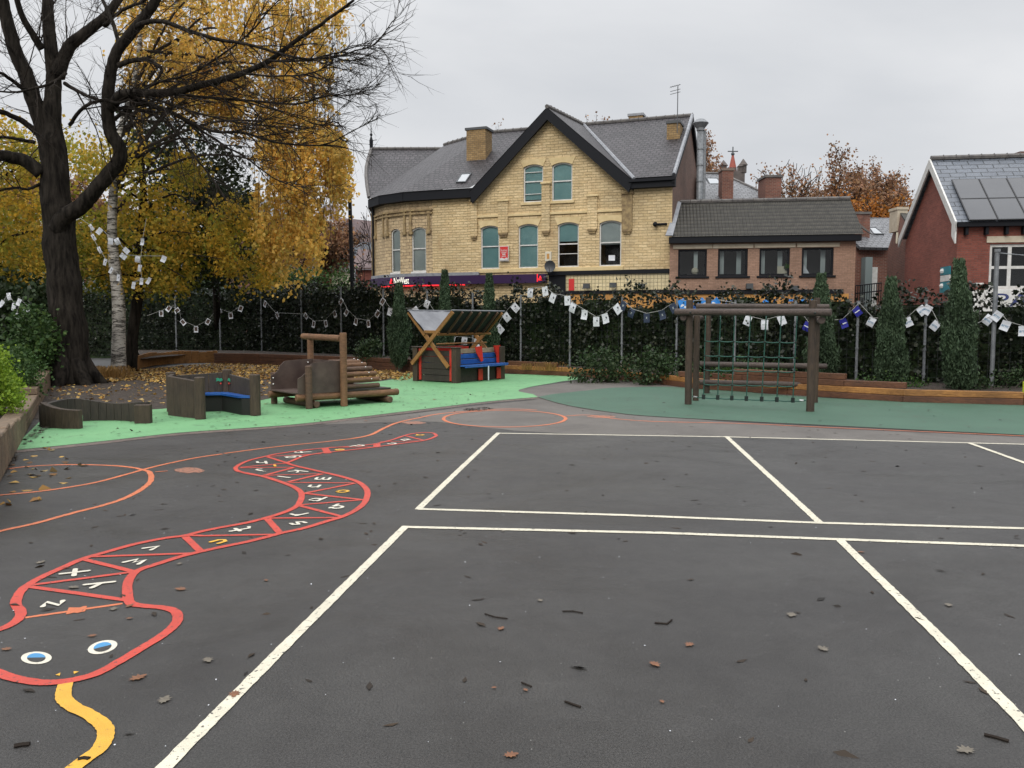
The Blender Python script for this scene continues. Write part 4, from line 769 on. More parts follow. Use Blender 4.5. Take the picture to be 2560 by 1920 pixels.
b = MB(); x0, x1 = P('Z5', 413, 1200, 41.9).x, P('Z5', 482, 1200, 41.9).x; b.box((x0, 41.88, 1.2), (x1-x0, 0, 0), (0, .1, 0), (0, 0, P('Z5', 440, 1182, 41.9).z-1.2)); b.build('door', 'white_paint', b2)
b = MB(); x0, x1 = P('Z5', 365, 1200, 41.5).x, P('Z5', 428, 1200, 41.5).x; b.box((x0, 41.4, 0), (x1-x0, 0, 0), (0, .5, 0), (0, 0, P('Z5', 395, 1092, 41.5).z)); b.build('duct', 'grey_green', b2)
chimney(b2, 'Z5', 272, 425, 683, 800, 42.5, 1.0, 'old_red_brick', 'ridge_tile', 0, 1.4, 0)
b = MB(); b.slab([P('Z5', 255, 760, 42.0), P('Z5', 275, 745, 42.0), P('Z5', 440, 890, 42.0), P('Z5', 400, 870, 42.0)], (0, .1, 0)); b.build('valley_board', 'ridge_tile', b2)
rooflight(b2, [P('Z5', 445, 892, 42.9), P('Z5', 540, 893, 42.9), P('Z5', 460, 830, 43.7), P('Z5', 400, 830, 43.7)])
rl = MB(); 
for zz_ in (0, 1): p0, p1 = P('Z5', 285, 1350+zz_*70, 40), P('Z5', 520, 1325+zz_*70, 40); rl.tube([p0, p1], .03, 5)
for i in range(12): p0 = P('Z5', 285+i*21, 1350-i*2, 40); rl.tube([p0, p0-Vector((0, 0, .9))], .018, 4)
tag(rl.build('railing', 'black_paint'), 'black metal railing in front of the white door', 'railing')
b3 = thing('narrow_house', 'dark brown brick gable wall with mossy tiled roof beside the red house', 'house', (P('Z5', 640, 1400, 38).x, 38, 0))
TPn = Plane((P('Z5', 745, 1200, 36.5).x, 36.5), (-.30, 1)); 
o_ = [TPn.sz('Z5', x, y) for x, y in ((575, 1035), (672, 740), (735, 790))]
b = MB(); q0 = P('Z5', 575, 1030, 40.5); q1 = P('Z5', 680, 700, 38.8); q2 = P('Z5', 760, 820, 36.0); lowz = lambda q: Vector((q.x, q.y, 0)); b.poly([lowz(q2), q2, q1, q0, lowz(q0)]); b.build('wall', 'old_red_brick', b3, uv=True)
b = MB(); b.slab([q1+Vector((0, 0, .1)), q2+Vector((0, 0, .1)), q2+Vector((3, .6, .1)), q1+Vector((3, .6, .1))], (0, 0, -.12)); b.build('roof', 'pantile', b3, uv=True)
chimney(b3, 'Z5', 660, 760, 640, 700, 38.5, .8, 'buff_stone', 'buff_stone', 0, .8); b = MB(); q = P('Z5', 665, 930, 38.3); b.cbox(q-Vector((0, 0, .2)), .2, .1, .5, .8); b.build('vent_box', 'cream_paint', b3)
# ---------------------------------------------------------------- red brick house with solar panels
A8 = rad(9); SF = Plane((16.05, 30.0), (math.cos(A8), -math.sin(A8)))
sol = thing('red_brick_house', 'red brick house with pale verge boards and black solar panels on its roof', 'house', SF.w(3, 0, 2))
c0 = SF.sz('Z5', 1200, 1000)[0]; zev = SF.sz('Z5', 1500, 815)[1]; R_ = 11.0; zg = SF.sz('Z5', 1500, 1385)[1]
w0, w1 = SF.sz('Z5', 1488, 1200)[0], SF.sz('Z5', 1488+760, 1200)[0]; wz0, wz1 = SF.sz('Z5', 1500, 1378)[1], SF.sz('Z5', 1500, 975)[1]
wall('front_wall', SF, [(c0, 0), (R_, 0), (R_, zev), (c0, zev)], [[(w0, wz0), (w1, wz0), (w1, wz1), (w0, wz1)]], 'red_brick', sol)
f, h = window(sol, SF, w0, w1, wz0, wz1, rise=0, bars=(), blind=0, sill='white_paint', fw=.10, sillh=.08)
b = MB(); zm = wz0+(wz1-wz0)*.48
for k in range(1, 4): s_ = w0+(w1-w0)*k/4; b.pbox(SF, s_-.06, s_+.06, wz0+.09, wz1-.09, .071, .129)
b.pbox(SF, w0+.09, w1-.09, zm-.05, zm+.05, .072, .128); b.build('glazing_bar', 'white_paint', f)
b = MB(); b.pbox(SF, SF.sz('Z5', 1465, 930)[0], w1+.3, SF.sz('Z5', 1500, 962)[1], SF.sz('Z5', 1500, 905)[1], -.04, .02); b.build('lintel', 'buff_stone', sol)
b = MB(); zz = SF.sz('Z5', 1350, 1335)[1]; b.tube([SF.w(c0+.6, zz, -.08), SF.w(w0-.2, zz, -.08)], .04, 6); b.build('waste_pipe', 'white_paint', sol)
b = MB(); b.pbox(SF, c0-.1, R_, zev-.02, zev+.14, -.30, -.0); 
for x in (1272, 1452, 1632, 1790): s_ = SF.sz('Z5', x, 850)[0]; b.pbox(SF, s_-.05, s_+.05, zev-.30, zev-.03, -.2, 0)
b.build('gutter', 'black_paint', sol)
SW = Plane(SF.w(c0, 0), (SF.n.x, SF.n.y)); SPs = SW; sA, zA = SW.sz('Z5', 965, 320); sBk = SW.sz('Z5', 735, 1000)[0]; zA_o = SW.sz('Z5', 962, 222, .1)
zA = zA_o[1]-.15; sA = SW.sz('Z5', 962, 225, .15)[0]
wall('gable_wall', SW, [(0, 0), (sBk, 0), (sBk, SW.sz('Z5', 735, 960)[1]), (sA, zA-.1), (0, zev+.15)], [], 'red_brick', sol)
rt = SW.w(sA, zA+.15, .15); rb = SW.w(-.32, zev+.12, .15); tn = SF.t*(R_-c0+.3)
rbk = SW.w(sBk+.3, SW.sz('Z5', 690, 950)[1], .15)
if SW.n.dot(SF.t) > 0: k_ = -.15
else: k_ = .15
rt, rb, rbk = (SW.w(sA, zA+.15, k_), SW.w(-.32, zev+.14, k_), SW.w(sBk+.35, SW.sz('Z5', 690, 960)[1]+.1, k_))
b = MB(); b.poly([rb, rb+tn, rt+tn, rt]); b.poly([rt, rt+tn, rbk+tn, rbk]); b.build('roof', 'blue_slate', sol, uv=True)
b = MB()
for A_, B_ in ((rb, rt), (rt, rbk)): dz_ = Vector((0, 0, -.34)); b.slab([A_+Vector((0, 0, .03)), B_+Vector((0, 0, .03)), B_+dz_, A_+dz_], -SF.t*.06)
q = rb; b.slab([q, q+Vector((0, 0, -.75)), q+SF.n*.35+Vector((0, 0, -.45)), q+SF.n*.35], -SF.t*.055); b.build('verge_board', 'white_paint', sol)
b = MB(); tiles(rt+up_*2, rt+tn+up_*2); b.build('ridge_tiles', 'ridge_tile', sol)
nrm = (rb+tn-rb).cross(rt-rb).normalized(); nrm = nrm if nrm.z > 0 else -nrm
def onsl(c, x, y, lift=.10): d = ray(c, x, y); o = rb+nrm*lift; return EYE+d*((o-EYE).dot(nrm)/d.dot(nrm))
# panel grid laid out along the slope
a_ = onsl('Z5', 1310, 757); b_ = onsl('Z5', 1195, 392); e_ = onsl('Z5', 1565, 750); up2 = (rt-rb).normalized(); al2 = SF.t; wd = (e_-a_).dot(al2); ht = (b_-a_).dot(up2)/2
for i in range(4):
    for j in range(2):
        o = a_ + al2*(wd+.02)*i + up2*(ht+.02)*j; b = MB(); b.box(o+nrm*-.04, al2*wd, up2*ht, nrm*.04); sp1 = b.build('solar_panel', 'solar_frame', sol); b = MB(); b.box(o+al2*.03+up2*.03+nrm*.001, al2*(wd-.06), up2*(ht-.06), nrm*.004); b.build('cells', 'solar', sp1)
chimney(sol, 'Z5', 1765, 1900, 140, 210, 32.5, .9, 'red_brick', 'red_brick', 0, .8)
b = MB(); b.pbox(SF, SF.sz('Z5', 1250, 1400)[0], R_, zg-1.5, zg-.02, -.08, 0); sfb = b.build('shop_board', 'white_paint'); tag(sfb, 'white shop board with blue lettering under the white framed window', 'sign')
lettering('PALETTE', 'lettering', 'navy_sign', sfb, SF.w(c0+4.2, zg-.42, -.085), SF.t, (0, 0, 1), .62, width=5.2) if False else lettering('PALT INN', 'lettering', 'navy_sign', sfb, SF.w(c0+3.6, zg-.40, -.085), SF.t, (0, 0, 1), .5, width=4.6)
b = MB(); b.pbox(SF, c0+1.2, c0+6, zg-1.05, zg-.92, -.09, -.081); b.build('blue_stripe', 'navy_sign', sfb)
tsn = thing('tall_sign', 'tall teal and white sign on the side wall of the red house', 'sign', SW.w(1.2, 1)); ts0, ts1 = SW.sz('Z5', 1155, 1250)[0], SW.sz('Z5', 1075, 1250)[0]
for y0, y1, mt in ((1178, 1252, 'teal_sign'), (1256, 1310, 'white_paint'), (1314, 1410, 'teal_sign')):
    b = MB(); z1_, z0_ = SW.sz('Z5', 1115, y0)[1], SW.sz('Z5', 1115, y1)[1]; b.pbox(SW, ts0, ts1, z0_, z1_, k_*.3, k_*.7); b.build('panel', mt, tsn)
for (y, r_) in ((1215, .10), (1350, .10)):
    q = SW.w(ts1-.25, SW.sz('Z5', 1115, y)[1], k_*.75); b = MB(); b.ball(q, r_, 8, 4); b.build('emblem', 'white_paint', tsn)
# ---------------------------------------------------------------- church
ch = thing('church_tower', 'distant stone church tower with pinnacles and a red spire with a cross', 'church', (P('Z4', 560, 600, 130).x, 130, 0))
x0, x1 = P('Z4', 470, 500, 130).x, P('Z4', 645, 500, 130).x; zt = P('Z4', 560, 472, 130).z; b = MB(); b.box((x0, 130, 0), (x1-x0, 0, 0), (0, x1-x0, 0), (0, 0, zt))
for i in range(9): q = x0+(x1-x0)*i/9; b.box((q, 130, zt), ((x1-x0)/16, 0, 0), (0, .3, 0), (0, 0, .6))
b.build('tower', 'tower_stone', ch)
for x, y in ((478, 380), (622, 395), (636, 370)):
    q = P('Z4', x, 470, 130); b = MB(); zt2_ = P('Z4', x, y, 130).z; b.tube([(q.x, 130.4, zt-.2), (q.x, 130.4, zt+(zt2_-zt)*.45), (q.x, 130.4, zt+(zt2_-zt)*.5), (q.x, 130.4, zt2_)], [.55, .55, .75, .05], 6); b.build('pinnacle', 'tower_stone', ch)
q = P('Z4', 553, 470, 131.5); ap = P('Z4', 549, 330, 131.5).z; b = MB(); b.tube([(q.x, 132, zt), (q.x, 132, ap)], [(P('Z4', 594, 470, 131.5).x-P('Z4', 514, 470, 131.5).x)/2, .12], 8); b.build('spire', 'spire', ch)
b = MB(); tp = P('Z4', 549, 272, 131.5).z; b.tube([(q.x, 132, ap-.2), (q.x, 132, tp)], .09, 4); b.tube([(q.x-.8, 132, tp-.7), (q.x+.8, 132, tp-.7)], .09, 4); b.ball((q.x, 132, ap), .3, 6, 4); b.build('cross', 'dark_grey', ch)
# ---------------------------------------------------------------- lamp post and left background
q = G('D', 764, 700, 0) if False else at('R5', 1150, 1400, 31.5); tq = at('R5', 1108, 130, 31.5); lp = thing('lamp_post', 'tall black post with a blue top beside the curved stone corner', 'post', (q.x, 31.5, 0))
b = MB(); b.tube([(q.x, 31.5, 0), (q.x, 31.5, 2.0), (tq.x, 31.5, tq.z-.35)], [.10, .085, .07], 10); b.build('pole', 'black_paint', lp)
b = MB(); b.tube([(tq.x, 31.5, tq.z-.36), (tq.x, 31.5, tq.z)], .075, 10); b.build('top', 'flag_blue', lp)
z_ = at('R5', 1110, 240, 31.4).z; b = MB(); b.cbox((tq.x, 31.4, z_-.12), .17, .2, .3); b.tube([(tq.x, 31.4, z_), (tq.x-.28, 31.4, z_), (tq.x-.30, 31.4, z_+.5)], .02, 5); b.build('bracket', 'galv', lp)
lh = thing('gabled_house', 'far red brick house with a cream half gable and brown roof left of the post', 'house', (P('R5', 950, 1200, 62).x, 62, 0)); LP = Plane((P('R5', 950, 1200, 62).x, 62), (1, -.12))
q = lambda x, y, o=0.: LP.sz('R5', x, y, o)
g0, g1 = q(780, 900)[0], q(1140, 900)[0]; zfl = q(950, 920)[1]; ga = q(850, 585); gL, gRr = q(700, 770), q(1130, 870)
wn = [q(815, 905)[0], q(950, 905)[0], q(900, 905)[1], q(900, 730)[1]]; wn2 = [q(975, 1125)[0], q(1092, 1125)[0], q(1000, 1125)[1], q(1000, 968)[1]]
wall('gable', LP, [(gL[0], zfl), (gRr[0], zfl), (gRr[0], gRr[1]), ga, (gL[0], gL[1])], [[(wn[0], wn[2]), (wn[1], wn[2]), (wn[1], wn[3]), (wn[0], wn[3])]], 'cream_paint', lh)
window(lh, LP, *wn, rise=0, fr='leaf_green', bars=('v',), blind=0, sill='leaf_green', fw=.12)
wall('wall', LP, [(gL[0], 0), (gRr[0], 0), (gRr[0], zfl-.02), (gL[0], zfl-.02)], [[(wn2[0], wn2[2]), (wn2[1], wn2[2]), (wn2[1], wn2[3]), (wn2[0], wn2[3])]], 'red_brick', lh)
window(lh, LP, *wn2, rise=0, bars=('v', 'h'), blind=0, sill='white_paint', fw=.10, lintel='white_paint')
b = MB(); b.pbox(LP, q(880, 1200)[0], gRr[0]+.3, q(900, 1242)[1], q(900, 1158)[1], -.3, -.01); b.build('shop_board', 'white_paint', lh); b = MB(); b.pbox(LP, q(885, 1300)[0], gRr[0]+.2, 0, q(900, 1250)[1], -.15, -.01); b.build('shop_front', 'cream_paint', lh)
ap_ = LP.w(*ga, -.4); rr_ = LP.w(gRr[0]+.3, gRr[1]-.2, -.4); ll_ = LP.w(gL[0]-.3, gL[1]-.2, -.4); bkv = Vector((7, 7, 0))
b = MB(); b.poly([ap_+Vector((0, 0, .3)), rr_+Vector((.2, 0, .3)), rr_+Vector((.2, 0, .3))+bkv, ap_+bkv+Vector((0, 0, .3))]); b.poly([ap_+Vector((0, 0, .3)), ap_+bkv+Vector((0, 0, .3)), ll_+bkv+Vector((0, 0, .3)), ll_+Vector((0, 0, .3))]); b.build('roof', 'purple_tile', lh, uv=True)
b = MB(); b.slab([ap_+Vector((0, 0, .35)), rr_+Vector((0, 0, .35)), rr_, ap_], (0, -.06, 0)); b.slab([ap_+Vector((0, 0, .35)), ll_+Vector((0, 0, .35)), ll_, ap_], (0, -.061, 0)); b.build('verge_board', 'white_paint', lh)
lo = thing('low_house', 'small red brick outbuilding between the gabled house and the stone corner', 'house', (P('R5', 1280, 1400, 56).x, 56, 0)); b = MB(); x0, x1 = P('R5', 1190, 1400, 56).x, P('R5', 1400, 1400, 56).x; b.box((x0, 56, 0), (x1-x0, 0, 0), (0, 4, 0), (0, 0, P('R5', 1200, 1215, 56).z)); b.build('wall', 'red_brick', lo, uv=True)
b = MB(); zz = P('R5', 1200, 1215, 56).z; b.slab([(x0-.2, 55.7, zz), (x1, 55.7, zz), (x1, 58, zz+1.4), (x0-.2, 58, zz+1.4)], (0, 0, .12)); b.build('roof', 'purple_tile', lo, uv=True)
for i, (xa, xb, yt, yr, Y, lab) in enumerate(((-500, 330, 560, 320, 75, 'long blue grey slate roof seen through the golden leaves'), (690, 900, 560, 400, 85, 'brown roofed house on the slope behind the gabled house'))):
    t2 = thing('hillside_house', lab, 'house', (P('R5', (xa+xb)/2, 700, Y).x, Y, 0)); x0, x1 = P('R5', xa, yt, Y).x, P('R5', xb, yt, Y).x; z0, z1 = P('R5', xa, yt, Y).z, P('R5', xa, yr, Y+4).z
    b = MB(); b.box((x0, Y, 0), (x1-x0, 0, 0), (0, 8, 0), (0, 0, z0)); b.build('wall', 'old_red_brick', t2, uv=True)
    b = MB(); b.slab([(x0-.2, Y-.3, z0), (x1+.2, Y-.3, z0), (x1+.2, Y+4, z1), (x0-.2, Y+4, z1)], (0, 0, .15)); b.build('roof', 'blue_slate' if i == 0 else 'purple_tile', t2, uv=True)
# hill
b = MB(); nx, ny = 60, 14
for j in range(ny+1):
    for i in range(nx+1):
        x = -230+330*i/nx; y = 170+190*j/ny; hh = 24*math.exp(-((x+60)/90)**2)*math.sin(math.pi*min(1, (j/ny)*.9+.02))**1.2 + 10*math.sin(math.pi*min(1, j/ny)); b.v.append((x, y, hh + random.uniform(-.8, .8)*(j > 1) - .3))
for j in range(ny):
    for i in range(nx): k = j*(nx+1)+i; b.f.append((k, k+1, k+nx+2, k+nx+1))
b.build('hill', 'hill', kind='structure', smooth=False)
# ================================================================ fence, beds, hedge
FA, FB = Vector((.3, 27.0, 0)), Vector((10.3, 17.9, 0)); FT_ = (FB-FA).normalized()
FX = [Vector((-26, 37.5, 0)), Vector((-11.5, 35.6, 0)), Vector((-5.0, 30.0, 0)), FA, FB, FA+FT_*19.5]      # fence line from left to right
FPL = [Plane(FX[i], (FX[i+1].x-FX[i].x, FX[i+1].y-FX[i].y)) for i in range(len(FX)-1)]
def fplane(c, x, y=0):
    u, _ = src(c, x, y); k = (u-CX)/FPX
    for i in range(len(FX)-1):
        if k < FX[i+1].x/FX[i+1].y or i == len(FX)-2: return FPL[i]
def FE(c, x, y, off=0.): return fplane(c, x, y).pt(c, x, y, off)
fence = thing('mesh_fence', 'tall grey post and mesh school fence buried in dark ivy', 'fence', FA)
posts = [('Q1', 45, 300, 560), ('Q1', 363, 400, 600), ('Q1', 675, 200, 700), ('Q1', 1008, 190, 620), ('Q1', 1355, 130, 800), ('Q1', 1712, 110, 560), ('Q2', 208, 180, 745), ('Q2', 620, 190, 790), ('Q2', 1055, 230, 760), ('Q2', 1514, 215, 770), ('R3', 850, 330, 990), ('R3', 1573, 330, 960), ('Q3', 895, 275, 880), ('Q3', 1428, 300, 935), ('Q3', 1968, 400, 935), ('Q3', 2500, 400, 960)]
posts += [('D', 475, 640, 760), ('D', 380, 640, 760)]
def ztop_at(P): return max(2.15, min(3.1, 2.60 + (P.x < 0)*min(.45, -P.x*.06) - max(0, P.x)*.035))
for c, x, y0, y1 in posts:
    p = FE(c, x, (y0+y1)/2, -.12); zt = ztop_at(p)-.10-max(0, min(.12, p.x*.02)); b = MB(); b.tube([(p.x, p.y, .05), (p.x, p.y, zt)], .032, 8)
    for z in np.arange(.4, zt, .55): b.tube([(p.x, p.y, z), (p.x, p.y, z+.05)], .042, 8)
    b.build('post', 'galv', fence)
p = FE('Q3', 1968, 650, -.13); zt = zat(p, 'Z5', 1560, 1045); pq = MB(); pq.tube([(p.x, p.y, .06), (p.x+.0, p.y, zt)], .045, 10); pq.tube([(p.x, p.y-.01, zt), (p.x, p.y-.01, zt+.06)], .06, 8); tallp = tag(pq.build('wire_pole', 'galv'), 'tall grey pole rising above the hedge before the white framed window', 'pole')
w_ = MB(); pp = [Vector((p.x, p.y, zt-.02)).lerp(Vector((p.x+4.2, p.y-3.6, zt-.05)), i/10)+Vector((0, 0, -.22*math.sin(math.pi*min(1, i/8)))) for i in range(11)]; w_.tube(pp, .012, 4); tag(w_.build('overhead_wire', 'galv'), 'thin sagging wire running right from the tall grey pole', 'wire')
b = MB()
for i in range(len(FX)-1):
    L = (FX[i+1]-FX[i]).length; pl = FPL[i]; n = int(L/.2)
    for k in range(n): s_ = L*k/n; z = ztop_at(pl.w(s_, 0)); b.tube([pl.w(s_, .1, 0), pl.w(s_, z-.15, 0)], .004, 3, cap=False)
    for z in np.arange(.15, 2.0, .2): b.tube([pl.w(0, z, 0), pl.w(L, z, 0)], .004, 3, cap=False)
b.build('mesh_panel', 'dark_grey', fence, kind='stuff')
# ivy on the fence
def along(n, dmin, dmax, z0f, z1f, ends=None, pw=1.):
    Ls = [(FX[i+1]-FX[i]).length for i in range(len(FX)-1)]; out_ = []
    for _ in range(n):
        r = random.random()*sum(Ls); i = 0
        while r > Ls[i]: r -= Ls[i]; i += 1
        p = FPL[i].w(r, 0); zt = ztop_at(p); top = zt + .16*math.sin(p.x*2.1)+.13*math.sin(p.x*5.7+1)+.08*math.sin(p.x*13); z = z0f + (top*z1f-z0f)*random.random()**pw
        out_.append(FPL[i].w(r, z, random.uniform(dmin, dmax)))
    return out_
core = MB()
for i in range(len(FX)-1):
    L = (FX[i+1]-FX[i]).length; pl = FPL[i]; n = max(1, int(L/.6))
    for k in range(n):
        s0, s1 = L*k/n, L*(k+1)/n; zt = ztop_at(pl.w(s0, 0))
        # added dark slab closes the ivy; its low top lets street light through
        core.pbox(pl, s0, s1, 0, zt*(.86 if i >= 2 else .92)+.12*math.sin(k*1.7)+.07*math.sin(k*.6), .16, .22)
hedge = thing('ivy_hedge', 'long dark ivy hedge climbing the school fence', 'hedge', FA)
core.build('branches', 'leaf_dark', hedge)  # added dark slabs that make the hedge opaque, not modelled branches
lp_ = along(52000, -.05, .30, .1, 1.0) 
# clumps
cl = along(900, -.16, .1, .2, 1.05)
for c in cl: lp_ += [c + Vector((random.gauss(0, .13), random.gauss(0, .06), random.gauss(0, .12))) for _ in range(14)]
leafmesh('leaves', lp_, .085, 'leaf_ivy', hedge, aspect=1.15)
# ---- timber edging
def sleepers(name, lab, pts, rows, mat='sleeper', h=.13, th=.12, grp=None, lens=2.4):
    t_ = thing(name, lab, 'timber edging', pts[0], grp); 
    for r in range(rows):
        for i in range(len(pts)-1):
            a, e = Vector(pts[i]), Vector(pts[i+1]); L = (e-a).length; n = max(1, round(L/lens)); d = (e-a).normalized(); nn = Vector((-d.y, d.x, 0))
            for k in range(n):
                o = a + d*(L*k/n+.004) + nn*(.012*((r+k) % 2)) + Vector((0, 0, r*h)); b = MB(); b.box(o, d*(L/n-.010), nn*th, (0, 0, h-.006)); b.build('sleeper', mat if (r+k) % 3 else ('sleeper_dark' if mat == 'sleeper' else mat), t_, bevel=.008)
    return t_
L1 = gp('D', [(886, 800), (1085, 806), (1265, 815), (1438, 832), (1500, 840), (1700, 853), (1950, 869), (2212, 876), (2330, 881)])
sleepers('timber_edging', 'low amber sleeper edging along the planting bed behind the climbing net', L1, 2)
L2 = gp('D', [(1095, 806), (1200, 812)]); L2 = [Vector((p.x+.02, p.y+.02, .26)) for p in L2]; sleepers('timber_edging', 'short upper sleepers on the edging beside the play cabin', L2, 1)
L3 = [Vector((p.x+.03, p.y+.03, .26)) for p in gp('D', [(1462, 836), (1600, 846), (1820, 861), (1955, 868)])]; sleepers('timber_edging', 'bright upper sleepers stacked on the edging behind the net posts', L3, 1)
L4 = [Vector((p.x+.06, p.y+.06, .39)) for p in gp('D', [(1580, 845), (1700, 853), (1820, 861)])]; sleepers('timber_edging', 'topmost single run of sleepers behind the climbing net', L4, 1)
sleepers('timber_edging', 'dark red brown sleepers behind the log car and leaf litter', gp('D', [(462, 786), (560, 788), (650, 792), (760, 797), (886, 804)]), 3, 'sleeper_dark', .14)
ct = thing('curved_timber_edging', 'curved upright timber edging behind the birch and leaf litter', 'timber edging', G('D', 380, 790)); P = catmull(gp('D', [(283, 803), (300, 797), (340, 789), (400, 785), (470, 784)]), 5)
for i in range(len(P)-1):
    a, e = P[i], P[i+1]; d = (e-a); b = MB(); b.box(a, d*.985, Vector((-d.y, d.x, 0)).normalized()*.08, (0, 0, .47+.03*math.sin(i)+random.uniform(-.015, .015))); b.build('upright_board', 'sleeper', ct, bevel=.008)
# bed soil
def bedsoil(front, h, name):
    b = MB(); pts = front; back = []
    for p in pts:
        k = p.x/p.y; 
        for i in range(len(FX)-1):
            if k < FX[i+1].x/FX[i+1].y or i == len(FX)-2:
                o, t_ = FX[i], FX[i+1]-FX[i]; s_ = (o.x-k*o.y)/(k*t_.y-t_.x); q = o+t_*s_; break
        back.append(q+Vector((k*.6, .6, 0)))
    n = len(pts)
    for i in range(n): b.v += [(pts[i].x+.06, pts[i].y+.06, h-.04), tuple(Vector((pts[i].x, pts[i].y, h+.02)).lerp(Vector((back[i].x, back[i].y, h+.05)), .5)), (back[i].x, back[i].y, h)]
    for i in range(n-1):
        for j in range(2): k = 3*i+j; b.f.append((k, k+1, k+4, k+3) if False else (k, k+3, k+4, k+1))
    b.build(name, 'soil', kind='structure')
bedsoil([p + Vector((0, 0, 0)) for p in catmull(gp('D', [(886, 800), (1085, 806), (1265, 815), (1438, 832), (1500, 840), (1700, 853), (1950, 869), (2212, 876), (2330, 881)]), 3)], .22, 'bed_soil')
bedsoil(catmull(gp('D', [(300, 797), (400, 785), (470, 784), (650, 792), (760, 797), (886, 804)]), 2), .38, 'bed_soil')
# ---- left retaining wall of old sleepers
rw = thing('sleeper_wall', 'old stepped sleeper wall at the left edge of the tarmac', 'retaining wall', (-6.5, 11, 0))
d = Vector((-.458, .889, 0)).normalized(); o = Vector((-5.66, 9.24, 0)); nL = Vector((-d.y, d.x, 0)); run = 0
def wallpt(Y): return o + d*((Y-9.24)/d.y)
for Ya, Yb, z in ((6.0, 7.2, .52), (7.2, 8.4, .48), (8.4, 9.5, .43), (9.5, 10.7, .37), (10.7, 12.0, .32)):
    a, e = wallpt(Ya), wallpt(Yb); n = 3
    for k in range(n):
        p, q = a.lerp(e, k/n), a.lerp(e, (k+1)/n); b = MB(); b.box(p, (q-p)*.985, nL*.24, (0, 0, z+random.uniform(-.012, .012))); b.build('sleeper', 'sleeper_old', rw, bevel=.012)
for Ya, Yb, z0, z1 in ((12.0, 15.0, 0, .14), (12.0, 15.0, .145, .27), (15.0, 18.2, 0, .14), (15.0, 18.2, .145, .27), (18.2, 21.6, 0, .14), (18.2, 21.6, .145, .27), (15.1, 18.2, .275, .40), (18.22, 21.6, .275, .40)):
    p, q = wallpt(Ya), wallpt(Yb); b = MB(); b.box(p+Vector((0, 0, z0)), (q-p)*.996, nL*.28, (0, 0, z1-z0)); b.build('sleeper', 'sleeper_old', rw, bevel=.012)
b = MB(); P1 = [wallpt(y) + nL*.2 for y in (5.5, 9, 12, 15, 18, 21.6)]
for p in P1: b.v += [(p.x, p.y, .26), (p.x-14, p.y+1, .45)]
for i in range(len(P1)-1): b.f.append((2*i, 2*i+2, 2*i+3, 2*i+1)[::-1])
b.f = [f[::-1] for f in b.f]; b.build('planting_bank', 'soil', kind='structure')
# ================================================================ climbing frame
cf = thing('climbing_frame', 'timber climbing frame with green rope net on the dark green surface', 'climbing frame', G('R3', 1030, 1400))
FL, FL2, BL, FR, FR2 = G('R3', 290, 1402), G('R3', 380, 1357), G('R3', 515, 1267), G('R3', 1757, 1487), G('R3', 1812, 1380)
dirF = (FR-FL).normalized(); BR = FR2 + (BL-FL2)*.98; nF = Vector((-dirF.y, dirF.x, 0))
PF = Plane(FL, dirF); PBk = Plane(BL, (BR-BL))
def post(P, c, x, y, r, mat='old_post', lean=(0, 0)):
    z = zat(P, c, x, y); b = MB(); b.log((P.x, P.y, -.02), (P.x+lean[0], P.y+lean[1], z), r, 14, .008); return b.build('post', mat, cf, smooth=False)
post(FL, 'R3', 330, 142, .068); post(FL2, 'R3', 390, 330, .062); post(BL, 'R3', 540, 112, .062); post(FR, 'R3', 1815, 146, .072); post(FR2, 'R3', 1812, 340, .060); post(BR, 'R3', 1815, 118, .062)
def beam(pl, a, e, off, r, name='beam', mat='beam_grey'):
    p, q = pl.pt('R3', *a, off), pl.pt('R3', *e, off); b = MB(); b.log(p, q, r, 14, .01); return b.build(name, mat, cf)
beam(PF, (135, 288), (2012, 295), -.13, .066); beam(PBk, (385, 218), (1985, 228), -.12, .060)
beam(PBk, (430, 915), (1960, 942), -.12, .058); beam(PBk, (425, 1130), (1952, 1168), -.12, .058)
for (x, y), q in (((232, 355), BL), ((1895, 390), BR)):
    p = PF.pt('R3', x, y, -.10); e = Vector((q.x + (p.x-(FL.x if x < 1000 else FR.x))*1.0, q.y+.15, p.z)); b = MB(); b.log(p, e, .066, 14, .01); b.build('side_rail', 'beam_grey', cf)
# net
NP = Plane(FL+nF*.12, dirF); xs_t = [500, 680, 850, 1040, 1230, 1410, 1600]; xs_b = [475, 645, 815, 990, 1175, 1357, 1550]
net = MB(); nodes = {}
def npnt(i, y): k = (y-330)/(1330-330); return NP.pt('R3', xs_t[i]+(xs_b[i]-xs_t[i])*k, y)
yrow = lambda r, i: [637, 812, 985, 1158, 1318][r] + i*[3, 4, 4, 4, 6.5][r]
for i in range(7):
    pts = [npnt(i, 330)] + [npnt(i, yrow(r, i)) for r in range(5)]; net.tube(catmull(pts, 3), .011, 6)
    for r in range(5): p = pts[r+1]; nodes[i, r] = p
for r in range(5):
    if r == 4: pl_ = [NP.pt('R3', 340, 1300)] + [nodes[i, r] for i in range(7)] + [NP.pt('R3', 1705, 1350)]
    else: pl_ = [nodes[i, r] for i in range(7)]
    q = []
    for i in range(len(pl_)-1): q += [pl_[i].lerp(pl_[i+1], k/5)+Vector((0, 0, -.012*math.sin(math.pi*k/5))) for k in range(5)]
    net.tube(q+[pl_[-1]], .011, 6)
nt_ = net.build('rope_net', 'rope_green', cf, smooth=True); kn = MB()
for (i, r), p in nodes.items(): kn.ball(p, .022, 6, 4) if r < 4 else kn.cbox(p-Vector((0, 0, .03)), .055, .05, .09)
kn.build('clamps', 'clamp', nt_); sh = MB()
for x, y in ((378, 1310), (1655, 1353)): p = NP.pt('R3', x, y); sh.tube([p-dirF*.035, p+dirF*.035], .018, 8)
sh.build('shackles', 'bolt', nt_)
bo = MB()
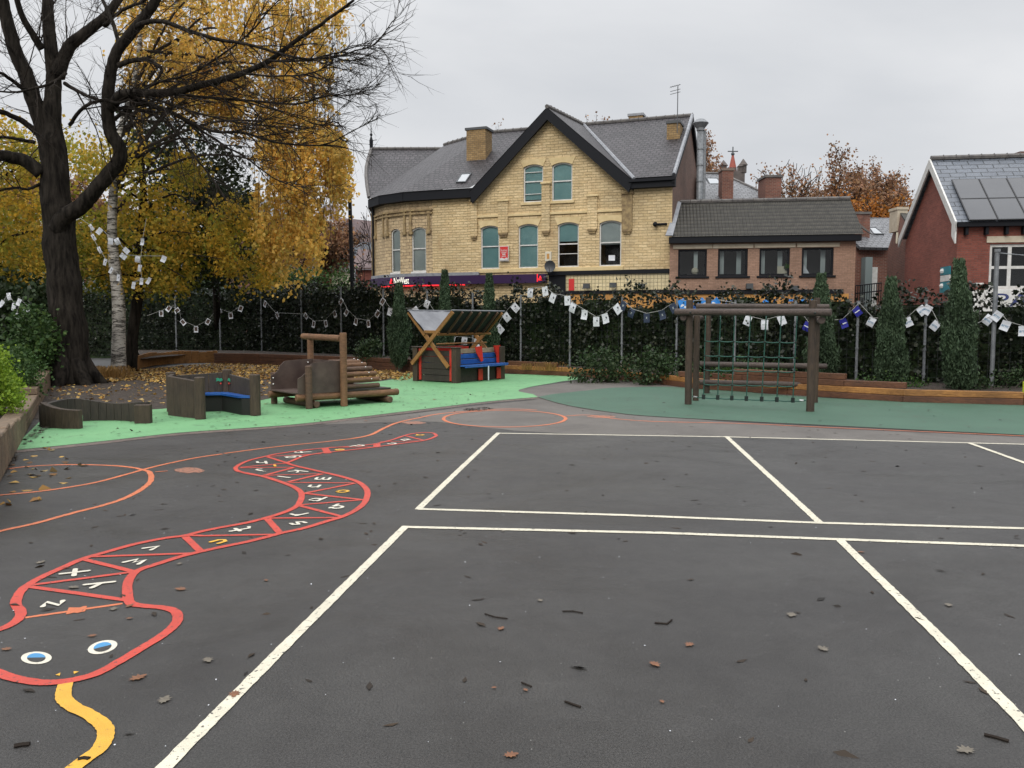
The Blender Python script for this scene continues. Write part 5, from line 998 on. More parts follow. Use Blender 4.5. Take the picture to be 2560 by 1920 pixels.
for c_ in ((318, 293), (1818, 300)): p = PF.pt('R3', *c_, -.19); bo.ball(p, .022, 8, 4)
bo.build('bolts', 'clamp', cf)
# ================================================================ log car
car = thing('log_car', 'play car built of logs and brown panels on the bright green surface', 'play car', (-3.4, 15.8, 0))
co = Vector((-3.97, 15.15, 0)); ct_ = Vector((.762, .647, 0)); cn_ = Vector((-.647, .762, 0)); W_ = lambda a, b_, z: co + ct_*a + cn_*b_ + Vector((0, 0, z))
def cpart(name, mat, *logs, parent=car, n=14):
    b = MB()
    for a, e, r in logs: b.log(W_(*a), W_(*e), r, n, .012)
    return b.build(name, mat, parent)
cpart('side_log', 'warm_log', ((0, 0, .205), (2.2, 0, .205), .068)); cpart('side_log', 'warm_log', ((-.05, 1.07, .205), (2.15, 1.07, .205), .066))
for a in (.36, 1.95): cpart('cross_log', 'old_log', ((a, -.12, .07), (a, 1.2, .07), .066))
cpart('post', 'old_log', ((.20, -.125, 0), (.20, -.125, .80), .064)); cpart('post', 'warm_log', ((.92, -.125, 0), (.92, -.125, 1.40), .068)); cpart('post', 'warm_log', ((.92, 1.22, 0), (.92, 1.22, 1.33), .062)); cpart('post', 'old_log', ((.12, 1.20, 0), (.12, 1.20, .62), .062))
cpart('top_bar', 'warm_log', ((.90, -.06, 1.29), (.90, 1.50, 1.31), .062))
prof = [(.02, .28), (.02, .56), (.10, .60), (.17, .66), (.22, .76), (.30, .83), (.40, .85), (.90, .87), (.90, .28)]
for b0, nm in ((-.055, 'side_panel'), (1.10, 'side_panel')):
    b = MB(); b.slab([W_(a, b0, z) for a, z in prof], cn_*.022); b.build(nm, 'panel_brown', car, bevel=.004)
b = MB(); b.slab([W_(0, 0, .275), W_(.92, 0, .275), W_(.92, 1.1, .275), W_(0, 1.1, .275)], (0, 0, .022)); b.build('floor', 'panel_brown', car)
b = MB(); b.slab([W_(.90, -.04, .28), W_(.90, 1.1, .28), W_(.90, 1.1, .86), W_(.90, -.04, .86)], ct_*.02); b.build('dashboard', 'panel_brown', car)
b = MB(); b.slab([W_(.5, .0, .50), W_(.78, 0, .50), W_(.78, 1.1, .50), W_(.5, 1.1, .50)], (0, 0, .03)) if False else b.box(W_(.94, -.03, .275), ct_*1.08, cn_*1.14, (0, 0, .025)); b.build('base_board', 'dark_plank', car)
for i in range(13):
    th = math.pi*(i/12)*1.0; bb = .535 - .515*math.cos(th); z = .36 + .46*math.sin(th); L = 1.78 - .22*math.sin(th)**3
    cpart('bonnet_log', 'warm_log' if i % 3 else 'old_log', ((.95, bb, z), (L, bb, z), .049))
b = MB()
for i in range(1, 7): th = math.pi*i/12; b.ball(W_(1.62 - .1*math.sin(th), .535-.565*math.cos(th), .36+.51*math.sin(th)), .013, 6, 4)
for a, z in ((.06, .40), (.06, .52)): b.ball(W_(a, 1.09, z), .014, 6, 4); 
b.ball(W_(.80, 1.09, .80), .014, 6, 4); b.build('bolts', 'bolt', car)
# ================================================================ play cabin with the V roof
cab = thing('play_cabin', 'play cabin with blue bench, red brackets and V shaped grey roof', 'play cabin', (-1.0, 22.6, 0))
ko = Vector((-1.46, 21.55, 0)); kR = Vector((.58, .815, 0)); kL = Vector((-.815, .58, 0)); K = lambda a, b_, z: ko + kR*a + kL*b_ + Vector((0, 0, z))
def kb(name, mat, a0, a1, b0, b1, z0, z1, parent=cab, bev=.005): b = MB(); b.box(K(a0, b0, z0), kR*(a1-a0), kL*(b1-b0), (0, 0, z1-z0)); return b.build(name, mat, parent, bevel=bev)
AL, BLn = 2.10, 1.48
for a0, b0 in ((-.02, -.02), (AL-.15, -.02), (-.02, BLn-.14), (AL-.15, BLn-.14)): kb('corner_post', 'old_post', a0, a0+.20, b0, b0+.16, 0, .92)
for i in range(5): kb('end_plank', 'dark_plank', .05, .09, .24, BLn-.20, .03+i*.165, .03+i*.165+.155)
for b0 in (.17, BLn-.24): kb('red_strip', 'red_plastic', .02, .12, b0, b0+.07, .05, .90)
kb('cap_board', 'beam_grey', -.05, .22, -.04, BLn+.04, .922, .945)
for i in range(5): kb('end_plank', 'dark_plank', AL-.10, AL-.06, .2, BLn-.15, .03+i*.165, .03+i*.165+.155)
for i, (z, off, mt) in enumerate(((.545, .12, 'blue_paint'), (.69, .16, 'blue_paint'), (.83, .20, 'pale_wood'))): kb('back_slat', mt, .18, AL-.16, off, off+.03, z-.065, z+.06)
kb('bench_seat', 'blue_paint', .15, AL-.02, -.20, .10, .43, .465); kb('bench_front', 'blue_paint', .15, AL-.06, -.205, -.175, .40, .43)
for a0 in (.92, AL-.34):
    b = MB(); b.slab([K(a0, .10, .93), K(a0+.30, .10, .95), K(a0+.30, .06, .55), K(a0+.22, .06, .52), K(a0+.06, .09, .75)], kR*0+kL*-.02); b.build('red_bracket', 'red_plastic', cab)
b = MB(); b.slab([K(AL-.40, .06, .95), K(AL-.14, .06, .95), K(AL-.14, .06, .47), K(AL-.24, .06, .47), K(AL-.26, .06, .72)], -kL*.025); b.build('red_bracket', 'red_plastic', cab)
for a0 in (.95, AL-.32): kb('red_bracket', 'red_plastic', a0, a0+.18, -.02, .01, .03, .34)
kb('lower_board', 'dark_plank', .18, AL-.16, .05, .08, .02, .38); kb('white_pole', 'flag_white', 1.12, 1.15, -.215, -.195, .03, .42, bev=0); kb('inner_board', 'red_plastic', .2, AL-.2, BLn-.2, BLn-.17, .60, .93); kb('inner_board', 'red_plastic', .6, 1.3, .6, .63, .80, .93)
for z in (.55, .72): kb('back_slat', 'blue_paint', .2, AL-.2, BLn-.14, BLn-.11, z-.06, z+.06)
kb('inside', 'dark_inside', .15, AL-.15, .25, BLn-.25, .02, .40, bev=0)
Bx = lambda a: [(a, BLn-.05, .50), (a, .05, .98+.86)]
xz = [((BLn-.02, .48), (.02, 1.86)), ((.22, .42), (BLn+.12, 1.87))]
for a0 in (-.07, AL-.02):
    for i, (p, q) in enumerate(xz):
        A_, B_ = K(a0+.045*i, *p), K(a0+.045*i, *q); d_ = (B_-A_).normalized(); n_ = d_.cross(kR).normalized()*.05; b = MB(); b.slab([A_-n_, A_+n_, B_+n_, B_-n_], kR*-.045); b.build('cross_beam', 'orange_wood', cab, bevel=.004)
cx0 = .78; zc0_ = 1.24
kb('ridge_tie', 'orange_wood', -.10, -.06, .48, 1.02, 1.30, 1.38); b = MB(); b.log(K(-.02, .64, 1.02), K(AL+.05, .64, 1.02), .022, 8, .004); b.build('rail', 'orange_wood', cab)
def roofp(p, q, nm, lift):
    A_, B_ = K(-.10, *p), K(-.10, *q); R_v = kR*(AL+.22); n_ = (B_-A_).cross(kR).normalized(); n_ = n_ if n_.z > 0 else -n_; b = MB(); n1, n2 = 10, 6; 
    for i in range(n1+1):
        for j in range(n2+1): b.v.append(tuple(A_ + R_v*(i/n1) + (B_-A_)*(j/n2) + n_*(lift + .010*math.sin(i*2.1+j*1.3)+random.uniform(-.006, .006))))
    for i in range(n1):
        for j in range(n2): k = i*(n2+1)+j; b.f.append((k, k+n2+1, k+n2+2, k+1))
    b.build(nm, 'roof_felt', cab, smooth=True)
    b = MB(); b.slab([A_+n_*(lift-.022), B_+n_*(lift-.022), B_+R_v+n_*(lift-.022), A_+R_v+n_*(lift-.022)], -n_*.012); b.build('roof_board', 'dark_inside', cab)
    for i in range(1, 6): o_ = A_+R_v*(i/6)+n_*(lift-.034); b = MB(); b.box(o_, kR*.035, (B_-A_), -n_*.06); b.build('rafter', 'old_log', cab)
    b = MB(); b.tube([B_+n_*lift, B_+R_v+n_*lift], .022, 6); b.build('roof_edge', 'roof_felt', cab)
    b = MB(); b.box(A_+n_*(lift-.05), R_v, (B_-A_)*.05, -n_*.06); b.build('purlin', 'orange_wood', cab)
roofp((.58, 1.28), (.02, 1.87), 'roof_sheet', .05); roofp((.98, 1.28), (BLn+.12, 1.88), 'roof_sheet', .05)
# ================================================================ curved seat pod
pod = thing('timber_seat_pod', 'five sided timber seat pod with a blue seat on the bright green surface', 'seat pod', (-5.2, 14.2, 0))
p0, p1, pbl, pbc, pr = Vector((-5.89, 14.1, 0)), Vector((-5.13, 13.56, 0)), Vector((-6.09, 14.75, 0)), Vector((-5.19, 15.05, 0)), Vector((-4.39, 14.1, 0))
def sqpost(p, h, r, tgt=pod, mat='old_post'): b = MB(); b.log((p.x, p.y, -.01), (p.x, p.y, h), r, 12, .012); b.build('post', mat, tgt)
sqpost(p1, .70, .085); sqpost(pbl, .71, .085); sqpost(pbc, .74, .085); sqpost(pr, .71, .09)
def planks(a, e, h0, h1, n, tgt, mat, th=.06, wave=None):
    for i in range(n):
        q0, q1 = a.lerp(e, i/n), a.lerp(e, (i+1)/n); dd = (q1-q0); nn = Vector((-dd.y, dd.x, 0)).normalized()*th; z0, z1 = h0+(h1-h0)*i/n, h0+(h1-h0)*(i+1)/n
        if wave: z0 += wave(i/n); z1 += wave((i+1)/n)
        b = MB(); b.hexa([q0, q0+dd*.985, q0+dd*.985+nn, q0+nn], [q0+Vector((0, 0, z0)), q0+dd*.985+Vector((0, 0, z1)), q0+dd*.985+nn+Vector((0, 0, z1)), q0+nn+Vector((0, 0, z0))]); b.build('plank', mat, tgt, bevel=.005)
planks(p0, p1, .68, .62, 5, pod, 'old_post', .08); planks(pbl, p0, .68, .68, 4, pod, 'old_post', .07); planks(pbl, pbc, .64, .69, 6, pod, 'dark_plank', .05); planks(pbc, pr, .66, .60, 6, pod, 'dark_plank', .05)
cen = Vector((-5.2, 14.25, 0)); off_ = lambda p, k: p.lerp(cen, k)
b = MB(); b.slab([Vector((q.x, q.y, .30)) for q in (off_(pbl, .05), off_(pbc, .05), off_(pr, .05), off_(pr, .38), off_(pbc, .42), off_(pbl, .38))], (0, 0, .035)); b.build('seat', 'blue_paint', pod)
b = MB(); b.slab([Vector((q.x, q.y, .0)) for q in (off_(pbl, .05), off_(pbc, .05), off_(pr, .05), off_(pr, .30), off_(pbc, .34), off_(pbl, .30))], (0, 0, .29)); b.build('seat_base', 'dark_inside', pod)
hol = thing('holly_decoration', 'green holly leaves with red berries pinned to the seat pod back post', 'decoration', (pbc.x, pbc.y-.1, .55)); b = MB()
for sx in (-1, 1):
    c_ = pbc + Vector((sx*.08, -.11, .56)); b.slab([c_+Vector((x_*sx, 0, z_)) for x_, z_ in ((-.04, -.01), (-.02, .03), (.02, .015), (.05, .035), (.09, .02), (.07, -.005), (.09, -.035), (.04, -.02), (.01, -.035))], (0, .006, 0))
b.build('leaves', 'rope_light', hol) if 'rope_light' in MATS else (M('rope_light', (.01, .22, .12)), b.build('leaves', 'rope_light', hol)); b = MB()
for sx in (-1, 1): b.ball(pbc+Vector((sx*.075, -.12, .49)), .018, 8, 5)
b.build('berries', 'red_plastic', hol)
# ================================================================ low wavy bench
bn = thing('wavy_bench', 'low ring of dark timber planks with a wavy top near the sleeper wall', 'bench', (-6.5, 12.8, 0))
pts = catmull([Vector((-7.15, 12.55, 0)), Vector((-7.0, 13.2, 0)), Vector((-6.45, 13.35, 0)), Vector((-5.80, 13.08, 0))], 5)
for i in range(len(pts)-1):
    k = i/(len(pts)-1); z = .37 - .07*k + .035*math.sin(k*9-1.2); planks(pts[i], pts[i+1], z, .37-.07*(k+.07)+.035*math.sin((k+.066)*9-1.2), 1, bn, 'dark_plank', .07)
pts = catmull([Vector((-7.17, 12.52, 0)), Vector((-6.85, 12.36, 0)), Vector((-6.47, 12.30, 0))], 4)
for i in range(len(pts)-1): k = i/8; planks(pts[i], pts[i+1], .385-.10*math.sin(k*1.7), .385-.10*math.sin((k+.125)*1.7), 1, bn, 'old_post', .09)
b = MB(); b.cbox((-5.83, 13.02, 0), .24, .13, .30, .1); b.build('end_post', 'old_post', bn, bevel=.008)
# yellow-green post at the right edge
p = G('Q3', 2208, 1110); pb = MB(); pb.tube([(p.x, p.y, 0), (p.x, p.y, .45)], .03, 8); pb.tube([(p.x, p.y, 0), (p.x, p.y, .04)], .05, 8); tag(pb.build('marker_post', 'lime_paint'), 'lime yellow post at the right edge of the green surface', 'post')
# ================================================================ bunting
def bunting(lab, group, flags, kind, w=.19, h=.26, off=-.22, extra0=None, extra1=None, plane=None, sag=.0):
    pts = []; fl = []
    for f in flags:
        c, x, y, ang = f; pl = plane or fplane(c, x, y); q = pl.pt(c, x, y, off); a = math.radians(ang)
        upv = pl.t*(math.sin(a)) + Vector((0, 0, 1))*math.cos(a); rt_ = pl.t*math.cos(a) - Vector((0, 0, 1))*math.sin(a); fl.append((q, rt_, upv, pl)); pts.append(q + upv*h/2)
    if extra0: pts = [(plane or fplane(*e)).pt(*e, off) for e in extra0] + pts
    if extra1: pts = pts + [(plane or fplane(*e)).pt(*e, off) for e in extra1]
    t_ = thing('bunting', lab, 'bunting', pts[0], group); b = MB(); b.tube(pts, .007, 5); b.build('string', 'string', t_)
    for q, r_, u_, pl in fl:
        nn = pl.n; b = MB(); bend = random.uniform(-.03, .03); n = 4
        def P_(x, y, d=0): return q + r_*x*w/2 + u_*y*h/2 + nn*(bend*(y*y) + d)
        if kind == 'frame':
            fw = .20
            for x0, x1, y0, y1 in ((-1, 1, .8, 1), (-1, 1, -1, -.55), (-1, -.72, -.55, .8), (.72, 1, -.55, .8)): b.hexa([P_(x0, y0), P_(x1, y0), P_(x1, y0, .004), P_(x0, y0, .004)], [P_(x0, y1), P_(x1, y1), P_(x1, y1, .004), P_(x0, y1, .004)])
            fo = b.build('flag', 'flag_white', t_); b = MB(); b.hexa([P_(-.72, -.55, .001), P_(.72, -.55, .001), P_(.72, -.55, .003), P_(-.72, -.55, .003)], [P_(-.72, .8, .001), P_(.72, .8, .001), P_(.72, .8, .003), P_(-.72, .8, .003)]); b.build('photo', 'photo_dark', fo); continue
        for i in range(n):
            y0, y1 = -1+2*i/n, -1+2*(i+1)/n; b.hexa([P_(-1, y0), P_(1, y0), P_(1, y0, .004), P_(-1, y0, .004)], [P_(-1, y1), P_(1, y1), P_(1, y1, .004), P_(-1, y1, .004)])
        fo = b.build('flag', {'bird': 'flag_white', 'arm': 'flag_white', 'text': 'flag_white', 'plain': 'flag_white', 'navy': 'flag_navy', 'blue': 'flag_blue', 'sky': 'flag_sky'}[kind], t_)
        pr_ = lambda: P_(0, 0, -.006)
        if kind == 'bird':
            b = MB(); b.slab([P_(x, y, -.005+bend*0) for x, y in ((.05, .15), (.2, .45), (.45, .25), (.6, .35), (.5, 0), (.25, -.1))], nn*.001); b.slab([P_(x, y, -.005) for x, y in ((-.5, -.25), (.2, -.25), (.2, -.30), (-.5, -.30))], nn*.001); b.build('print', 'flag_print', fo)
        if kind == 'arm': lettering('arm', 'lettering', 'arm_blue', fo, P_(0, 0, -.008), r_, u_, h*.30, width=w*.78)
        if kind == 'text': b = MB(); b.slab([P_(x, y, -.005) for x, y in ((-.7, .12), (.7, .12), (.7, -.05), (-.7, -.05))], nn*.001); b.build('print', 'blind_grey', fo)
        if kind == 'blue': b = MB(); b.slab([P_(x, y, -.006) for x, y in ((-.75, .10), (.75, .10), (.75, -.12), (-.75, -.12))], nn*.001); b.build('white_stripe', 'flag_white', fo)
        if kind == 'navy': b = MB(); b.slab([P_(x, y, -.005) for x, y in ((-.3, .3), (.0, .1), (.25, .35), (.1, -.05), (.3, -.3), (0, -.1), (-.3, -.3), (-.1, 0))], nn*.001); b.build('print', 'blind_grey', fo)
        if kind == 'sky': b = MB(); b.slab([P_(x, y, -.005) for x, y in ((-.6, -.6), (.6, -.5), (.6, -.3), (0, .0), (-.6, -.3))], nn*.001); b.build('print', 'flag_white', fo)
    return t_
GR = 'strings of bunting along the fence'
bunting('string of white framed photo flags hung on the ivy behind the birch', GR, [('R8', 880, 965, 0), ('R8', 955, 915, 40), ('R8', 1035, 935, 55), ('R8', 1098, 1050, -40), ('R8', 1225, 1120, 0), ('R8', 1340, 1045, 30), ('R8', 1452, 935, -30), ('R8', 1568, 985, -5), ('R8', 1665, 915, 20)], 'frame', extra0=[('R8', 740, 985)])
bunting('string of white framed photo flags hung on the ivy behind the log car', GR, [('Q1', 70, 190, 25), ('Q1', 165, 280, -35), ('Q1', 395, 285, -50), ('Q1', 455, 350, 15), ('Q1', 550, 345, -15), ('Q1', 622, 270, -30), ('Q1', 668, 172, 40), ('Q1', 715, 258, 40), ('Q1', 790, 330, 20), ('Q1', 890, 348, -8), ('Q1', 958, 268, 35), ('Q1', 998, 172, 35)], 'frame')
bunting('string of white flags with small bird prints left of the cabin roof', GR, [('Q1', 1058, 252, 15), ('Q1', 1255, 240, 55), ('Q1', 1348, 190, 25)], 'bird', w=.21, extra0=[('Q1', 1015, 160)], extra1=[('Q1', 1410, 250), ('Q1', 1545, 480)])
bunting('low white flags seen under the cabin roof', GR, [('R2', 950, 715, 10), ('R2', 1190, 725, 5), ('R2', 1440, 765, 0)], 'bird', w=.22)
bunting('long string of white flags with bird prints right of the cabin roof', GR, [('Q2', 33, 478, -45), ('Q2', 88, 378, -40), ('Q2', 160, 298, -45), ('Q2', 285, 175, 5), ('Q2', 411, 162, -12), ('Q2', 473, 218, 25), ('Q2', 598, 240, -3), ('Q2', 640, 300, 22), ('Q2', 741, 358, 8), ('Q2', 839, 415, 0), ('Q2', 918, 390, -15), ('Q2', 1018, 310, -38)], 'bird', w=.225, h=.29)
bunting('string of dark navy flags sagging between two fence posts', GR, [('Q2', 1065, 282, 25), ('Q2', 1132, 345, 22), ('Q2', 1262, 385, 0), ('Q2', 1395, 360, -15), ('Q2', 1485, 302, -30)], 'navy', w=.20, h=.26)
bunting('bright sky blue flags behind the top of the climbing frame', GR, [('Q2', 1558, 268, -20), ('Q2', 1597, 282, 20), ('Q2', 1735, 262, -50), ('Q2', 1838, 258, 55)], 'sky', w=.20, h=.26, extra1=[('R3', 860, 180)])
bunting('three white lettered flags seen through the rope net', GR, [('R3', 1003, 392, 22), ('R3', 1208, 442, 0), ('R3', 1418, 388, -25)], 'text', w=.19, h=.25, extra0=[('R3', 870, 190)], extra1=[('R3', 1580, 185)])
bunting('dark blue flags with a white stripe right of the climbing frame', GR, [('R3', 1715, 462, 25), ('Q3', 790, 470, -22), ('Q3', 895, 375, -35)], 'blue', w=.17, h=.22, extra0=[('R3', 1590, 200)], extra1=[('Q3', 908, 305)])
bunting('white flags with blue lettering between two cypresses at the right', GR, [('Q3', 1003, 458, 28), ('Q3', 1298, 460, -25), ('Q3', 1405, 368, -38), ('Q3', 1447, 362, 30), ('Q3', 1508, 488, 38)], 'arm', w=.17, h=.21, extra0=[('Q3', 908, 305)], extra1=[('Q3', 1600, 525)])
bunting('white flags with blue lettering at the far right end of the fence', GR, [('Q3', 1800, 535, -20), ('Q3', 1925, 442, 38), ('Q3', 1998, 412, 38), ('Q3', 2063, 488, 22), ('Q3', 2205, 530, 0)], 'arm', w=.17, h=.21)
TPb = Plane((-12, 24.2), (1, .03))
bunting('white flags draped down through the yellow leaves beside the birch', GR, [('R8', 190, 110, -35), ('R8', 213, 210, -30), ('R8', 270, 335, -25), ('R8', 325, 455, 15), ('R8', 385, 535, 30), ('R8', 457, 610, 5)], 'bird', w=.09, h=.19, plane=TPb, off=0, extra0=[('R8', 80, 20)])
bunting('white flags looping from the birch to the dark trunk', GR, [('R8', 270, 150, 40), ('R8', 380, 248, 5), ('R8', 445, 250, -25), ('R8', 535, 342, -45), ('R8', 505, 398, -50), ('R8', 645, 425, 8), ('R8', 905, 425, 25)], 'text', w=.14, h=.19, plane=TPb, off=0)
bunting('white flags hanging down the dark trunk behind the birch', GR, [('R8', 695, 255, 8), ('R8', 668, 515, 10), ('R8', 686, 645, 5), ('R8', 607, 685, 12), ('R8', 757, 640, 30)], 'text', w=.10, h=.2, plane=TPb, off=0, extra0=[('R8', 735, 20)])
bunting('crumpled white flags in the dark shrubs at the left edge', GR, [('Z6', 10, 440, 40), ('Z6', 60, 390, -10), ('Z6', 95, 462, 12), ('Z6', 118, 530, 5), ('Z6', 130, 430, 25), ('Z6', 185, 485, 60)], 'text', w=.10, h=.18, plane=Plane((-12, 21), (1, .03)), off=0)
# ================================================================ vegetation
def dpt(x, y, Y, c='D'): return at(c, x, y, Y)
def limb(P, r0, r1, b, n=7, jit=.02):
    m = len(P); b.tube(P, [r0+(r1-r0)*(i/(m-1))**.85 for i in range(m)], n, cap=True, jit=jit)
def branchlet(b, p, d, L, r, n, sides=3, droop=0., wob=.18):
    pts = [p]; d = d.normalized()
    for i in range(n):
        d = (d + Vector((random.gauss(0, wob), random.gauss(0, wob), random.gauss(0, wob) - droop + .02))).normalized(); pts.append(pts[-1] + d*L/n)
    b.tube(pts, [r*(1-.8*i/n) for i in range(n+1)], sides, cap=False); return pts
def perp(t):
    r = Vector((random.gauss(0, 1), random.gauss(0, 1), random.gauss(0, .8))); r -= t*r.dot(t)
    return r.normalized() if r.length > 1e-4 else Vector((1, 0, 0))
# ---------------------------------------------------------------- the big bare tree in front
bt = thing('bare_tree', 'big dark bare tree with spreading twigs behind the old sleeper wall', 'tree', (-11.2, 21.3, 0))
TY = 21.4
tp = catmull([dpt(x, y, TY) for x, y in ((152, 835), (152, 780), (150, 720), (143, 650), (134, 580), (128, 500), (122, 430), (117, 360), (114, 300), (113, 250), (112, 200))], 3)
rr = [50, 47, 43, 40, 37, 36, 35, 34.5, 34, 34, 34, 33.5, 33, 33, 33, 32, 31, 30.5, 30, 29, 28, 27, 26, 25, 24, 22, 20, 18, 16, 14, 12]; rr = [r*TY/1788.6 for r in rr][:len(tp)]; rr += [rr[-1]]*(len(tp)-len(rr))
tb_ = MB(); k0 = len(tb_.v); tb_.tube(tp, rr, 18, jit=.035)
for a_ in range(7):   # root flare
    w = a_*2*math.pi/7+.3; q = tp[0]; dd = Vector((math.cos(w), math.sin(w), 0)); tb_.tube([q+dd*.25+Vector((0, 0, .9)), q+dd*.48+Vector((0, 0, .35)), q+dd*.78+Vector((0, 0, .05)), q+dd*1.0+Vector((0, 0, -.1))], [.18, .22, .16, .06], 7)
tb_.v = [(x+.03*math.sin(z*5+x*9), y+.03*math.sin(z*7+y*8), z) for x, y, z in tb_.v]
tb_.build('trunk', 'bark', bt, smooth=True)
LM = [  # (points in crop Z1, depth start, depth end, radius start/end in metres)
 ([(290, 900), (235, 690), (190, 560), (150, 430), (100, 330), (60, 200), (30, 80), (0, -60)], 21.4, 21.0, .25, .15), ([(300, 760), (300, 600), (310, 470), (300, 350), (285, 200), (275, 60), (270, -60)], 21.4, 21.6, .26, .14),
 ([(330, 440), (400, 270), (520, 170), (620, 80), (720, -60)], 21.4, 21.9, .20, .10), ([(240, 280), (190, 200), (130, 100), (90, -40)], 21.4, 20.8, .12, .07),
 ([(320, 1330), (370, 1250), (450, 1200), (520, 1130), (620, 1010), (685, 930), (690, 850), (645, 780), (625, 690), (620, 600), (628, 500), (640, 400), (690, 270), (790, 150), (880, 30), (930, -60)], 21.2, 20.4, .25, .12),
 ([(640, 620), (700, 545), (800, 540), (1000, 530), (1200, 480), (1400, 420), (1550, 350), (1700, 240), (1850, 140), (2040, 0)], 20.7, 18.6, .15, .03), ([(680, 380), (760, 350), (850, 345), (930, 400), (900, 460), (870, 500)], 20.5, 20.3, .08, .03),
 ([(790, 150), (860, 125), (960, 130), (1080, 175), (1250, 225), (1400, 250), (1500, 275), (1700, 330), (1900, 335), (2050, 290), (2150, 262), (2230, 170)], 20.4, 17.8, .075, .008), ([(220, 770), (130, 700), (60, 665), (0, 640), (-120, 600)], 21.4, 20.6, .10, .05), ([(240, 1000), (150, 930), (60, 905), (0, 895), (-150, 880)], 21.2, 20.5, .20, .14),
 ([(760, 560), (900, 620), (1000, 655), (1200, 750), (1400, 765), (1600, 820), (1850, 835), (2000, 770), (2180, 680)], 20.6, 18.2, .07, .007), ([(820, 545), (1000, 545), (1200, 560), (1450, 580), (1700, 600), (1880, 550), (2000, 548), (2130, 520)], 20.4, 18.6, .05, .006),
 ([(640, 640), (760, 620), (950, 700), (1080, 850), (1200, 1000), (1300, 1150)], 20.7, 19.6, .06, .012), ([(640, 700), (800, 600), (1000, 650), (1200, 780), (1400, 900), (1600, 1040), (1750, 1080)], 20.8, 19.0, .06, .008), ([(370, 480), (480, 540), (620, 600), (760, 680), (900, 700), (1060, 700)], 21.2, 20.0, .06, .01),
 ([(380, 420), (300, 480), (150, 520), (60, 530), (-60, 520)], 21.0, 20.2, .05, .02), ([(400, 720), (480, 620), (600, 575), (700, 590), (900, 480), (1100, 420), (1300, 300), (1450, 180), (1550, 60), (1650, -40)], 21.0, 19.2, .055, .012), ([(690, 270), (650, 130), (600, 20), (570, -60)], 20.6, 21.2, .06, .04),
 ([(1400, 420), (1600, 440), (1800, 420), (1950, 350), (2120, 350)], 19.2, 18.0, .03, .006), ([(1550, 350), (1750, 350), (1950, 300), (2100, 260), (2212, 290)], 19.0, 17.8, .03, .006), ([(1200, 480), (1350, 560), (1600, 640), (1850, 720), (1950, 700)], 19.6, 18.4, .03, .006), ([(860, 560), (1100, 640), (1350, 700), (1600, 730), (1800, 740)], 20.0, 18.6, .035, .007),
 ([(200, 820), (100, 800), (0, 790), (-80, 800)], 21.2, 20.2, .06, .03), ([(230, 1060), (160, 1090), (70, 1080), (-40, 1110)], 21.2, 20.2, .05, .02), ([(180, 560), (80, 470), (0, 420), (-80, 400)], 21.2, 20.0, .07, .03), ([(600, 150), (700, 60), (820, 10), (900, -60)], 21.4, 20.6, .06, .03)]
lb = MB(); tw = MB(); RND = random.Random(3); random.seed(11)
for i, (P, Y0, Y1, r0, r1) in enumerate(LM):
    m = len(P); pts = catmull([at('Z1', x, y, Y0+(Y1-Y0)*j/(m-1)) for j, (x, y) in enumerate(P)], 5); pts = [p + Vector((random.gauss(0, .006), random.gauss(0, .006), random.gauss(0, .006))) for p in pts]
    limb(pts, r0*.88, r1*.9, lb, 10 if r0 > .1 else 7)
    L = sum((pts[j+1]-pts[j]).length for j in range(len(pts)-1)); nb = int(L*5.4); 
    for _ in range(nb):
        k = random.uniform(.15 if r0 > .15 else .08, 1); j = min(len(pts)-2, int(k*(len(pts)-1))); p = pts[j].lerp(pts[j+1], random.random()); t_ = (pts[j+1]-pts[j]).normalized(); a = random.uniform(.45, 1.1)
        d_ = t_*math.cos(a) + perp(t_)*math.sin(a); 
        if d_.x < 0 and random.random() < .45: d_.x = -d_.x
        Lb = random.uniform(.8, 3.1)*(1-.72*k); rb_ = random.uniform(.010, .024)*(1-.4*k); d_ = (d_ + Vector((.35 if p.x > -11.5 else -.25, -.1, 0))).normalized(); bp = branchlet(tw, p, d_, Lb, rb_, 7, 4, .035, .085)
        for _ in range(int(Lb*6.5)):
            j2 = random.randrange(1, len(bp)-1) if len(bp) > 2 else 0; t2 = (bp[j2+1]-bp[j2]).normalized(); a2 = random.uniform(.4, .95); q = branchlet(tw, bp[j2].lerp(bp[j2+1], random.random()), t2*math.cos(a2)+perp(t2)*math.sin(a2), random.uniform(.25, .9), .0065, 4, 3, .0, .11)
            if random.random() < .5: t3 = (q[2]-q[1]).normalized(); branchlet(tw, q[2], t3*.8+perp(t3)*.6, random.uniform(.15, .4), .005, 2, 3, 0, .1)
lb.build('limbs', 'bark', bt, smooth=True); tw.build('twigs', 'twig', bt)
